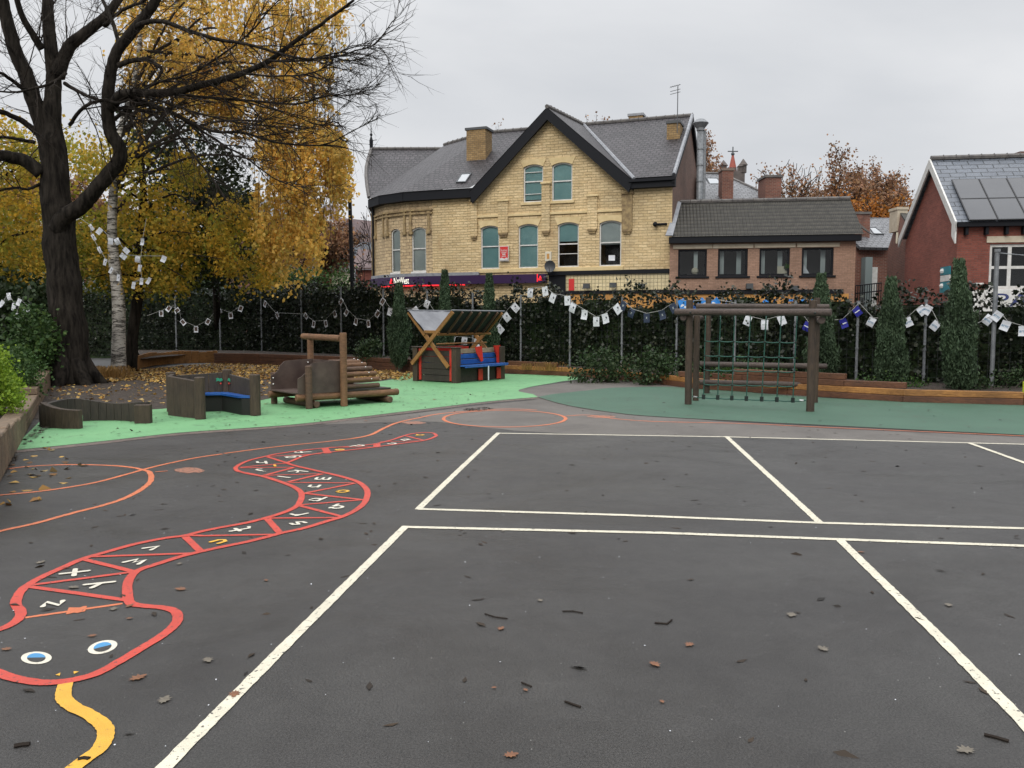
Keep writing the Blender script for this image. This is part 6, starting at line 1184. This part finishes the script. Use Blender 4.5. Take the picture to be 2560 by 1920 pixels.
# ---------------------------------------------------------------- leafy helpers
def inpoly(x, y, P):
    c = False; n = len(P)
    for i in range(n):
        (x0, y0), (x1, y1) = P[i], P[i-1]
        if (y0 > y) != (y1 > y) and x < (x1-x0)*(y-y0)/(y1-y0)+x0: c = not c
    return c
def poly_leaves(P, n, Y0, Y1, per=24, spread=.22, hang=0., crop='D'):
    xs = [p[0] for p in P]; ys = [p[1] for p in P]; out_ = []; cnt = 0; tries = 0
    while cnt < n and tries < n*40:
        tries += 1; x, y = random.uniform(min(xs), max(xs)), random.uniform(min(ys), max(ys))
        if not inpoly(x, y, P): continue
        cnt += 1; c = at(crop, x, y, random.uniform(Y0, Y1)); m = int(per*random.uniform(.5, 1.5)); s = spread*random.uniform(.6, 1.3)
        A = rng.normal(0, s, (m, 3)); 
        if hang: ks = rng.uniform(0, 1, m); A[:, 2] = -ks*hang*random.uniform(.4, 1.5); A[:, :2] *= (.3+.5*ks)[:, None]; A[:, 0] += ks*random.uniform(-.28, .28)+.06*np.sin(ks*9+random.uniform(0, 6))
        out_.append(A+np.array(c))
    return np.concatenate(out_)
# ---------------------------------------------------------------- silver birch with hanging gold
bi = thing('silver_birch', 'silver birch with peeling white trunk and long hanging golden leaf curtains', 'tree', (-12.3, 25.5, 0)); BY = 25.5
bp_ = catmull([dpt(x, y, BY) for x, y in ((256, 800), (256, 760), (257, 700), (255, 640), (249, 590), (244, 540), (242, 490), (244, 430), (250, 370), (256, 300), (272, 240), (290, 180), (300, 110), (305, 40), (306, -60))], 3)
b = MB(); b.tube(bp_, [.235-.19*(i/(len(bp_)-1))**.8 for i in range(len(bp_))], 14, jit=.04); b.build('trunk', 'birch_bark', bi, smooth=True)
bb_ = MB(); strands = []
tips = [(390, -20), (470, -40), (560, -30), (640, -20), (700, 20), (600, 90), (520, 60), (430, 80), (560, 160), (640, 150), (690, 170), (650, 260), (590, 260), (480, 180), (380, 140), (700, 280), (620, 360), (520, 330)]
for x, y in tips:
    a = bp_[random.randrange(int(len(bp_)*.45), len(bp_)-4)]; e = dpt(x, y, random.uniform(24.5, 28)); mid = a.lerp(e, .5)+Vector((0, 0, .7)); pts = catmull([a, mid, e], 5); bb_.tube(pts, [.06-.05*i/(len(pts)-1) for i in range(len(pts))], 5)
Zs = [(x*.375, y*.375) for x, y in ((700, -150), (2010, -150), (1960, 60), (1930, 300), (1905, 430), (1860, 560), (1830, 610), (1600, 640), (1450, 600), (1300, 500), (1100, 560), (960, 500), (800, 560), (700, 350))]
S1 = np.concatenate([poly_leaves(Zs, 330, 24.5, 29, 34, .14, 1.3), poly_leaves(Zs, 400, 24.5, 29, 20, .20, .35)])
S2 = poly_leaves([(x*.375, y*.375) for x, y in ((1500, 600), (1830, 620), (1900, 680), (1990, 760), (2010, 900), (1990, 980), (1930, 1010), (1800, 980), (1650, 950), (1500, 800))], 230, 24.5, 28, 36, .12, 1.3)
S3 = poly_leaves([(x*.375, y*.375) for x, y in ((1480, 1000), (1700, 900), (1800, 960), (1870, 1180), (1870, 1380), (1780, 1450), (1600, 1430), (1480, 1350), (1440, 1150))], 200, 24.5, 28, 34, .14, 1.1)
S4 = poly_leaves([(x*.375, y*.375) for x, y in ((1900, 760), (1990, 740), (2010, 860), (1980, 1000), (1920, 1100), (1900, 900))], 34, 25, 27, 36, .10, 1.0)
S5 = poly_leaves([(x*.375, y*.375) for x, y in ((1000, 240), (1420, 420), (1400, 600), (1340, 640), (1150, 560), (1020, 420))], 120, 25.5, 28.5, 34, .16, .9)
allS = np.concatenate([S1, S2, S3, S4, S5]); leafmesh('crown', allS, .092, 'leaf_gold', bi, droop=.8, aspect=1.25)
for _ in range(420):    # the fine hanging shoots that carry the leaves
    x, y = random.uniform(400, 735), random.uniform(-40, 440)
    if x < 540 and y > 240: continue
    p = dpt(x, y, random.uniform(24.5, 28)); L = random.uniform(.8, 2.2); bb_.tube([p, p+Vector((random.gauss(0, .08), 0, -L*.5)), p+Vector((random.gauss(0, .12), 0, -L))], [.010, .007, .003], 3, cap=False)
bb_.build('branches', 'twig', bi)
# ---------------------------------------------------------------- lime with yellow green leaves on a dark trunk
li = thing('lime_tree', 'dark trunked tree with yellow green leaves just right of the white birch trunk', 'tree', (-11.9, 26.6, 0)); LY = 26.6
b = MB(); P = catmull([dpt(x, y, LY) for x, y in ((283, 800), (285, 740), (292, 680), (300, 620), (300, 560), (304, 500), (310, 430), (306, 350), (300, 260), (296, 160))], 3); b.tube(P, [.20-.14*(i/(len(P)-1)) for i in range(len(P))], 10, jit=.05); b.build('trunk', 'bark', li, smooth=True)
b = MB()
for (x0, y0), (x1, y1), (x2, y2) in (((300, 560), (250, 510), (190, 500)), ((302, 520), (360, 500), (420, 505)), ((302, 540), (380, 545), (480, 560)), ((300, 600), (250, 590), (200, 600)), ((305, 460), (370, 420), (420, 440)), ((300, 580), (340, 570), (400, 600)), ((304, 430), (250, 400), (200, 380))):
    pts = catmull([dpt(x0, y0, LY), dpt(x1, y1, LY-.6), dpt(x2, y2, LY-1.2)], 5); b.tube(pts, [.05-.04*i/(len(pts)-1) for i in range(len(pts))], 5)
b.build('branches', 'bark', li)
A1 = poly_leaves([(165, 470), (200, 460), (240, 440), (285, 410), (330, 395), (370, 420), (410, 450), (425, 500), (430, 560), (410, 600), (390, 640), (340, 620), (300, 635), (250, 610), (200, 600), (165, 560)], 210, 25.2, 28.2, 30, .18)
A2 = poly_leaves([(430, 470), (460, 440), (520, 440), (570, 490), (600, 560), (605, 610), (560, 640), (520, 635), (480, 600), (440, 540)], 120, 25.5, 28.5, 30, .19)
A3 = poly_leaves([(140, 290), (190, 300), (250, 320), (330, 330), (300, 380), (230, 400), (160, 380)], 90, 25, 28, 26, .26); A4 = poly_leaves([(370, 330), (430, 350), (440, 400), (400, 420), (370, 380)], 40, 26, 28, 26, .2)
leafmesh('crown', np.concatenate([A1, A2, A3, A4]), .105, 'leaf_yellow', li, droop=.3, aspect=1.05)
A = poly_leaves([(170, 480), (330, 470), (430, 520), (440, 600), (330, 640), (180, 620)], 110, 27.5, 30, 34, .3); leafmesh('inner_leaves', A, .11, 'leaf_lime', li, aspect=1.1)
# yellow tree at the far left edge
ye = thing('yellow_tree', 'yellow and green leaved tree filling the far left edge behind the bare trunk', 'tree', (-15.5, 25, 0)); b = MB(); P = [dpt(-60, 800, 25), dpt(-55, 600, 25), dpt(-45, 430, 25), dpt(-40, 300, 25)]; b.tube(catmull(P, 4), .12, 8); b.tube(catmull([P[1], dpt(10, 520, 24.5), dpt(70, 500, 24)], 4), .04, 5); b.tube(catmull([P[2], dpt(10, 380, 24.5), dpt(80, 340, 24)], 4), .04, 5); b.build('trunk', 'bark', ye)
A = poly_leaves([(-120, 250), (0, 255), (50, 270), (90, 300), (95, 420), (100, 500), (100, 580), (80, 620), (50, 640), (20, 600), (-120, 600)], 300, 23.2, 26, 32, .21); leafmesh('crown', A, .105, 'leaf_yellow', ye, droop=.3, aspect=1.05)
A = poly_leaves([(-120, 430), (90, 440), (175, 430), (200, 520), (180, 600), (90, 590), (-120, 590)], 140, 27, 30, 34, .32); leafmesh('inner_leaves', A, .12, 'leaf_lime', ye, aspect=1.1)
# dark evergreen behind
dk = thing('dark_evergreen', 'dark green broadleaved evergreen between the birch trunk and the golden curtains', 'tree', (-10, 30, 0)); b = MB(); b.tube(catmull([dpt(470, 750, 36.8), dpt(465, 600, 34), dpt(440, 450, 30.5), dpt(400, 340, 30.5)], 4), .14, 8)
for x, y in ((330, 300), (480, 330), (560, 420), (360, 420), (520, 500)): b.tube([dpt(440, 450, 30.5), dpt((x+440)/2, (y+450)/2-10, 30), dpt(x, y, 29.6)], [.06, .04, .02], 5)
b.build('trunk', 'bark', dk)
A = np.concatenate([poly_leaves([(270, 260), (330, 240), (400, 270), (460, 310), (520, 350), (540, 410), (560, 460), (500, 470), (430, 440), (360, 400), (290, 350)], 150, 28.8, 31, 30, .26), poly_leaves([(330, 400), (450, 400), (540, 450), (560, 540), (560, 610), (250, 620), (260, 560)], 300, 29, 31.5, 34, .3)])
leafmesh('crown', A, .12, 'leaf_dark', dk, aspect=1.2)
# shrubs behind and on the fence
def shrub(lab, P, n, Y0, Y1, mat, size=.09, per=30, spread=.2, cat='shrub', name='shrub', group=None):
    cx_ = sum(p[0] for p in P)/len(P); yb = max(p[1] for p in P); Ym = (Y0+Y1)/2; q = dpt(cx_, yb, Ym); t_ = thing(name, lab, cat, (q.x, q.y, 0), group); b = MB()
    for _ in range(7):
        x, y = random.choice(P); e = dpt(cx_+(x-cx_)*.7, (y+yb)/2, Ym); b.tube([(q.x+random.uniform(-.2, .2), q.y, 0), ((q.x+e.x)/2, Ym, e.z*.5), tuple(e)], [.03, .02, .01], 4)
    b.build('stems', 'bark_brown', t_); leafmesh('foliage', poly_leaves(P, n, Y0, Y1, per, spread), size, mat, t_, aspect=1.35); return t_
GS = 'shrubs along the fence'
shrub('tall green bush below the golden curtain left of the lamp post', [(560, 640), (590, 600), (640, 580), (690, 590), (740, 590), (765, 620), (800, 640), (800, 700), (560, 700)], 240, 36.5, 39, 'leaf_green', .10, 30, .26, group=GS)
shrub('dark shrub mass behind the birch trunk under the yellow leaves', [(170, 620), (240, 600), (330, 620), (430, 630), (560, 620), (570, 720), (560, 760), (160, 760)], 420, 37.5, 40, 'leaf_dark', .13, 34, .34, group=GS)
shrub('very dark shrubs between the bare trunk and the left edge', [(-60, 620), (20, 615), (60, 640), (110, 620), (125, 700), (120, 800), (-60, 800)], 380, 22.5, 25, 'leaf_dark', .11, 34, .26, group=GS)
shrub('fern like green shrub left of the big bare trunk', [(20, 700), (60, 670), (105, 690), (120, 740), (100, 790), (20, 790)], 90, 20, 21.2, 'leaf_green', .075, 30, .16, group=GS)
shrub('grey green bush above the sleepers at the left edge', [(0, 760), (30, 745), (70, 760), (85, 800), (70, 850), (20, 860), (0, 840)], 120, 15.2, 16.4, 'leaf_green', .045, 30, .11, group=GS)
shrub('bright lime green conifer at the left edge behind the sleepers', [(-60, 740), (0, 762), (20, 800), (38, 840), (42, 870), (20, 900), (-60, 920)], 170, 11.4, 12.4, 'leaf_bright', .035, 40, .07, name='conifer', cat='conifer')
shrub('dark green shrub in the bed left of the climbing frame', [(1235, 780), (1270, 755), (1330, 755), (1370, 785), (1380, 818), (1340, 834), (1240, 820)], 80, 21.6, 22.4, 'leaf_shrub', .06, 24, .11, group=GS)
shrub('leafy shrub touching the left post of the climbing frame', [(1375, 790), (1400, 760), (1450, 762), (1475, 790), (1470, 830), (1380, 828)], 60, 20.8, 21.5, 'leaf_shrub', .06, 24, .11, group=GS)
shrub('small green shrub beside the log car roof posts', [(870*.9, 760), (830, 740), (800, 735), (775, 745), (770, 775), (860, 780)], 50, 27.6, 28.4, 'leaf_shrub', .06, 24, .12, group=GS)
shrub('low weeds at the foot of the rightmost fence posts', [(2100, 810), (2180, 800), (2230, 790), (2240, 850), (2090, 850)], 40, 16.8, 17.2, 'leaf_shrub', .04, 22, .08, group=GS)
shrub('low green plants between the two right cypresses', [(1850, 815), (1960, 820), (2040, 835), (2000, 850), (1850, 845)], 40, 17.4, 18.0, 'leaf_green', .045, 22, .08, group=GS)
shrub('low plants in the bed behind the rope net', [(1480, 790), (1560, 785), (1700, 790), (1720, 820), (1500, 820)], 50, 19.2, 20, 'leaf_green', .05, 22, .1, group=GS)
# grass tufts
def tuft(lab, x, y, Y, n, h, w, mat='grass_dry', name='grass_tuft'):
    q = dpt(x, y, Y); b = MB(); q.z = max(0, q.z)
    for _ in range(n):
        a = random.uniform(0, 6.28); r = random.uniform(0, w); o = q+Vector((r*math.cos(a), r*math.sin(a)*.5, 0)); l = random.uniform(.3, .8)*h; k = Vector((math.cos(a), math.sin(a), 0))*l*random.uniform(.3, 1.3); m_ = o+k*.4+Vector((0, 0, h*random.uniform(.5, .9))); e = o+k+Vector((0, 0, h*random.uniform(.4, .9))); s = Vector((.008, .004, 0)); b.add([o-s, o+s, m_+s*.7, m_-s*.7, e], [(0, 1, 2, 3), (3, 2, 4)])
    tag(b.build(name, mat), lab, 'grass', 'grass tufts')
tuft('orange dry grass tuft right of the bare tree trunk', 240, 815, 23.5, 200, .38, .65); tuft('dry grass on the bed behind the timber edging right of the cabin', 1380*.98, 802, 23.3, 10, .3, .2); tuft('pale dry grass on the bed between two fence posts', 1185, 800, 24.6, 60, .3, .5)
tuft('dry grass at the foot of the post right of the cabin', 1142, 798, 25.2, 40, .22, .4)
# ---------------------------------------------------------------- cypresses
def cypress(lab, x, yt, yb, w, Y, z0=.15, top=None):
    base_ = dpt(x, yb, Y); tp_ = dpt(x, yt, Y); H = tp_.z-z0-.28; R_ = w/2*Y/1788.6; t_ = thing('cypress', lab, 'cypress', (base_.x, Y, z0), 'slender cypresses along the fence'); X = base_.x; Xt = tp_.x
    b = MB(); b.tube([(X, Y, 0), ((X+Xt)/2, Y, z0+H*.5), (Xt, Y, z0+H*.9)], [.05, .03, .01], 6); b.build('trunk', 'bark_brown', t_)
    R_ *= .80; n = int(1700*H*R_*2.0)+700; h = rng.uniform(0, 1, n)**.85; prof_ = np.interp(h, [0, .06, .22, .42, .65, .85, 1], [.42, .75, 1, .84, .48, .24, .02])*R_
    a = rng.uniform(0, 2*np.pi, n); lump = 1+.26*np.sin(a*2+h*11+X)+.20*np.sin(a*5-h*31+X); r = prof_*lump*rng.uniform(.55, 1.05, n); P0 = np.stack([X+(Xt-X)*h+r*np.cos(a), Y+r*np.sin(a), z0+h*H], 1)
    # feathery upswept sprays
    m = 7; segs = []; d_ = np.stack([np.cos(a)*.28, np.sin(a)*.28, np.ones(n)], 1); 
    for i in range(m): segs.append(P0 + d_*(i*.045) + rng.normal(0, .012, (n, 3)))
    C_ = np.concatenate(segs + [P0[::3]*np.array([1, 1, 1])+rng.normal(0, .05, P0[::3].shape)]); leafmesh('foliage', C_, .030, 'leaf_cypress', t_, droop=-1.6, aspect=2.8)
cypress('dark cypress just left of the play cabin roof', 862, 610, 788, 48, 26.3); cypress('slim cypress tip rising behind the left half of the cabin roof', 961, 582, 780, 36, 26.5); cypress('slim cypress tip rising behind the right half of the cabin roof', 1057, 590, 790, 34, 26.0)
cypress('cypress behind the right end of the climbing frame', 1774, 590, 838, 62, 18.9); cypress('cypress between two fence posts right of the climbing frame', 1925, 598, 840, 64, 17.9); cypress('tallest and widest cypress near the teal sign', 2072, 558, 850, 72, 17.0)
# ---------------------------------------------------------------- trees beyond the houses
def bgtree(lab, x, ytop, Y, R_, mat, nleaf, size=.16, bare=.5, group='autumn trees beyond the houses', seed=1, name='autumn_tree', depth=4, crownlow=.35):
    random.seed(seed); tp_ = dpt(x, ytop, Y); H = tp_.z; t_ = thing(name, lab, 'tree', (tp_.x, Y, 0), group); b = MB(); ends = []
    def grow(p, d, L, r, lv):
        pts = [p]; n = 4
        for i in range(n): d = (d+Vector((random.gauss(0, .16), random.gauss(0, .16), random.gauss(0, .12)+.03))).normalized(); pts.append(pts[-1]+d*L/n)
        b.tube(pts, [max(.026, r*(1-.45*i/n)) for i in range(n+1)], 5 if lv < 2 else 3, cap=False)
        if lv >= depth: ends.extend(pts[1:]); return
        if lv >= depth-1: ends.extend(pts[2:])
        for _ in range(4 if lv < 3 else 5):
            a = random.uniform(.3, .85); k = random.randrange(2, n+1); t2 = (pts[k]-pts[k-1]).normalized(); grow(pts[k], t2*math.cos(a)+perp(t2)*math.sin(a), L*random.uniform(.55, .8), r*.5, lv+1)
    grow(Vector((tp_.x, Y, 0)), Vector((0, 0, 1)), H*.38, H*.022, 0)
    v = np.array(b.v); zmx = v[:, 2].max(); xr = np.abs(v[:, 0]-tp_.x).max(); sz_, sx_ = H/zmx, R_/xr
    b.v = [(tp_.x+(x_-tp_.x)*sx_, Y+(y_-Y)*sx_, z_*sz_) for x_, y_, z_ in b.v]; b.build('trunk', 'twig', t_)
    E = np.array([tuple(p) for p in ends]); E[:, 0] = tp_.x+(E[:, 0]-tp_.x)*sx_; E[:, 1] = Y+(E[:, 1]-Y)*sx_; E[:, 2] *= sz_
    E = E[E[:, 2] > H*crownlow]
    if nleaf and len(E): idx = rng.integers(0, len(E), int(nleaf*1.7)); hot = np.exp(np.sin(E[idx, 0]*.9+seed)*1.2+np.cos(E[idx, 2]*1.1)*1.0); keep = rng.uniform(0, 1.8, len(idx)) < hot; C_ = E[idx][keep] + rng.normal(0, .25, (keep.sum(), 3)); leafmesh('crown', C_, size, mat, t_, aspect=1.2)
    random.seed(seed+77)
bgtree('nearly bare grey brown tree right of the wide brick chimney', 1725, 335, 62, 5.0, 'leaf_rust', 2600, seed=3); bgtree('rust leaved oak standing over the left part of the tiled roof', 1815, 316, 60, 5.6, 'leaf_rust', 8000, seed=5); bgtree('tall rust oak left of the red house gable', 1880, 328, 63, 6.2, 'leaf_rust', 14000, seed=8)
bgtree('orange brown oak touching the red house gable', 1935, 355, 58, 5.2, 'leaf_rust', 13000, seed=13); bgtree('low bright orange tree behind the back house roof', 1900, 405, 50, 4.2, 'leaf_orange', 13000, seed=21, size=.14); bgtree('low orange tree behind the right end of the tiled roof', 1850, 425, 52, 3.4, 'leaf_orange', 8000, seed=23, size=.14)
bgtree('rust topped tree peeping over the slate ridge', 1312, 238, 70, 5.0, 'leaf_rust', 8000, seed=31, crownlow=.6); bgtree('small bare treetop behind the main slate ridge', 1095, 264, 72, 2.6, 'leaf_rust', 500, seed=33, crownlow=.7); bgtree('rust orange tree behind the metal flue', 1524, 285, 66, 2.3, 'leaf_rust', 9000, seed=37)
bgtree('faint bare treetop beside the church spire', 1650, 415, 90, 3.0, 'leaf_rust', 600, seed=41); bgtree('bare brown tree between the lamp post and the stone corner', 795, 400, 52, 2.2, 'leaf_rust', 120, seed=45, group=None, name='bare_street_tree', crownlow=.2); bgtree('thin bare tree left of the black lamp post', 728, 470, 66, 2.2, 'leaf_rust', 60, seed=47, group=None, name='bare_street_tree', crownlow=.2)
bgtree('brown leaved tree between the far brick house and the golden curtain', 640, 440, 60, 4.5, 'leaf_rust', 12000, seed=51, group=None); bgtree('dark green tree on the slope behind the golden curtain', 520, 420, 66, 4.5, 'leaf_dark', 14000, seed=53, group=None, size=.2)
bgtree('rust brown tree far behind the bare trunk', 60, 330, 60, 6.5, 'leaf_rust', 16000, seed=55, group=None, size=.2); bgtree('wide brown tree far behind the yellow leaves', -40, 360, 58, 6.5, 'leaf_rust', 16000, seed=57, group=None, size=.2)
random.seed(99)
# ---------------------------------------------------------------- leaf litter and debris
def scatter(P, n, z=.01, crop='D', edge=None):
    zr = .003 if z < .008 else .02
    Q = [G(crop, x, y) for x, y in P]; xs = [q.x for q in Q]; ys = [q.y for q in Q]; PP = [(q.x, q.y) for q in Q]; o = []
    while len(o) < n:
        x, y = random.uniform(min(xs), max(xs)), random.uniform(min(ys), max(ys))
        if inpoly(x, y, PP): o.append((x, y, z+random.uniform(0, zr)))
    return o
LT = scatter([(200, 806), (285, 800), (470, 785), (640, 785), (860, 800), (880, 812), (820, 822), (650, 815), (480, 828), (380, 835), (300, 822), (230, 826)], 9000) + scatter([(110, 830), (600, 800), (640, 830), (560, 865), (320, 885), (110, 890)], 700) + scatter([(-10, 1010), (120, 960), (200, 1010), (20, 1120), (-60, 1120)], 40, .006) + scatter([(840, 808), (900, 803), (905, 818), (850, 825)], 250)
leafmesh('leaf_litter', LT, .075, 'litter', flat=.82, aspect=1.2, kind='stuff')
DB = scatter([(40, 968), (380, 935), (700, 912), (1050, 868), (1120, 843), (860, 830), (560, 870), (320, 888), (110, 905)], 330, .012) + scatter([(0, 1010), (1050, 880), (1100, 1600), (0, 1600)], 150, .003) + scatter([(35, 965), (60, 962), (140, 900), (105, 905)], 200, .014) + scatter([(-30, 1030), (30, 975), (40, 990), (0, 1040)], 200, .01) + scatter([(1180, 870), (2200, 950), (2212, 1640), (1180, 1640)], 110, .003) + scatter([(1000, 884), (1045, 880), (1068, 883), (1040, 888), (1005, 888)], 120, .006) + scatter([(1180, 862), (1440, 838), (2200, 880), (2212, 938), (1400, 898)], 50, .014)
leafmesh('ground_debris', DB, .025, 'debris', flat=.97, aspect=2.8, kind='stuff')
WS = scatter([(0, 1010), (2212, 960), (2212, 1640), (0, 1640)], 260, .004); leafmesh('pale_grit', WS, .007, 'flag_white', flat=.9, aspect=1., kind='stuff')
# the single larger leaves
oak = [(0, -.5), (.06, -.3), (.22, -.34), (.16, -.16), (.38, -.1), (.22, .04), (.36, .22), (.14, .22), (.12, .42), (0, .5), (-.12, .40), (-.14, .22), (-.36, .2), (-.2, .04), (-.38, -.12), (-.16, -.16), (-.22, -.34), (-.06, -.3)]
def oneleaf(c, x, y, size, mat, k, lab):
    o = G(c, x, y); b = MB(); a = random.uniform(0, 6.28); cs, sn = math.cos(a), math.sin(a); curl = random.uniform(.12, .3); size *= .8; pts = [(0, 0)] + oak
    b.v = [(o.x+(px_*cs-py_*sn)*size, o.y+(px_*sn+py_*cs)*size, .006+size*curl*(px_*px_*1.6+py_*py_*.5)*(1.2 if px_ > 0 else .7)) for px_, py_ in pts]; n = len(oak); b.f = [(0, 1+i, 1+(i+1) % n) for i in range(n)]
    tag(b.build('fallen_leaf', mat), lab, 'leaf', 'single fallen leaves on the tarmac')
for i, (c, x, y, s, mt, lab) in enumerate((('Q5', 920, 1062, .11, 'leaf_brown', 'curled orange brown leaf right of the snake head'), ('Q5', 1390, 942, .09, 'leaf_grey', 'pale star shaped leaf between snake and white line'), ('Q5', 1210, 468, .10, 'leaf_brown', 'brown leaf on bare tarmac right of the snake collar'), ('Q5', 1570, 1170, .09, 'leaf_brown', 'brown leaf lying on the left white line'), ('Q5', 865, 580, .07, 'leaf_brown', 'dark leaf at the snake neck junction'), ('Q5', 490, 455, .10, 'leaf_grey', 'grey leaf inside the snake beside letter y'),
   ('Q5', 270, 288, .10, 'leaf_grey', 'dull leaf above the snake body on the left'), ('Q5', 620, 780, .06, 'leaf_brown', 'small faded leaf above the snake eyes'), ('Q5', 1100, 1210, .10, 'leaf_grey', 'dark wet leaf below the curled brown leaf'), ('Q5', 865, 664, .05, 'leaf_brown', 'tiny orange leaf right of the orange stripe'), ('Q5', 1780, 408, .05, 'leaf_brown', 'small brown leaf above the long left white line'), ('Q5', 1200, 297, .07, 'leaf_grey', 'grey leaf below the snake body middle'), ('Q5', 45, 870, .07, 'leaf_brown', 'brown leaf left of the snake left eye'), ('Q5', 760, 600, .08, 'leaf_grey', 'dark leaf just under the orange stripe end'),
   ('R7', 85, 445, .07, 'leaf_brown', 'small orange leaf in the left of the near court'), ('R7', 1267, 388, .10, 'leaf_grey', 'pale five pointed leaf in the middle of the near court'), ('R7', 852, 510, .08, 'leaf_brown', 'brown leaf below the centre of the near court'), ('R7', 710, 590, .09, 'leaf_brown', 'reddish leaf in the near court left of centre'), ('R7', 1395, 528, .09, 'leaf_grey', 'faded leaf below the pale star leaf'), ('R7', 1548, 133, .07, 'leaf_brown', 'red brown leaf beside the top of the right white line'), ('R7', 245, 330, .06, 'leaf_grey', 'small grey leaf near the left edge of the near court'), ('R7', 740, 742, .04, 'leaf_brown', 'tiny orange leaf low in the near court'), ('R7', 125, 960, .08, 'leaf_brown', 'faded leaf at the bottom of the near court'), ('R7', 185, 695, .04, 'leaf_brown', 'tiny orange leaf low left in the near court'), ('R7', 58, 686, .035, 'leaf_brown', 'tiny rust leaf beside the long left line'), ('R7', 1975, 940, .10, 'leaf_grey', 'dark wet leaf in the lower right corner'), ('R7', 1905, 348, .08, 'leaf_grey', 'dark leaf right of the right white line'), ('R7', 95, 47, .06, 'leaf_grey', 'grey leaf on the far line of the near court'),
   ('Q1', 1410, 945, .12, 'leaf_orange', 'orange leaf on the bright green surface right of the log car'), ('Q1', 80, 982, .12, 'leaf_orange', 'orange leaf on the bright green surface left of the log car'), ('Q1', 1258, 950, .10, 'leaf_brown', 'brown leaf on the bright green surface near the log car'), ('Q1', 870, 1115, .10, 'leaf_brown', 'brown leaf on the brick edging strip'))): oneleaf(c, x, y, s, mt, i, lab)
# fallen sticks
def stick(c, pts, r, lab): tag((lambda b: (b.tube([G(c, *p)+Vector((0, 0, .006)) for p in pts], r, 5), b.build('twig', 'twig'))[1])(MB()), lab, 'twig', 'fallen twigs on the tarmac')
stick('R7', [(20, 385), (60, 398), (112, 405)], .004, 'long thin twig near the left of the near court'); stick('R7', [(335, 375), (375, 374), (418, 382)], .004, 'straight twig in the upper middle of the near court'); stick('R7', [(710, 422), (760, 426), (780, 410)], .005, 'bent dark twig in the middle of the near court'); stick('R7', [(2050, 878), (2100, 890), (2150, 905)], .007, 'thick dark twig in the lower right corner')
stick('R7', [(345, 742), (380, 755), (410, 765)], .005, 'forked twig low in the near court'); stick('R7', [(168, 665), (210, 682)], .004, 'short dark twig low left in the near court'); stick('Q5', [(520, 1612), (560, 1603), (598, 1608)], .009, 'dark twig lying on the yellow snake tongue'); stick('Q5', [(95, 1522), (150, 1512), (200, 1508)], .010, 'dark wet twig at the lower left corner')
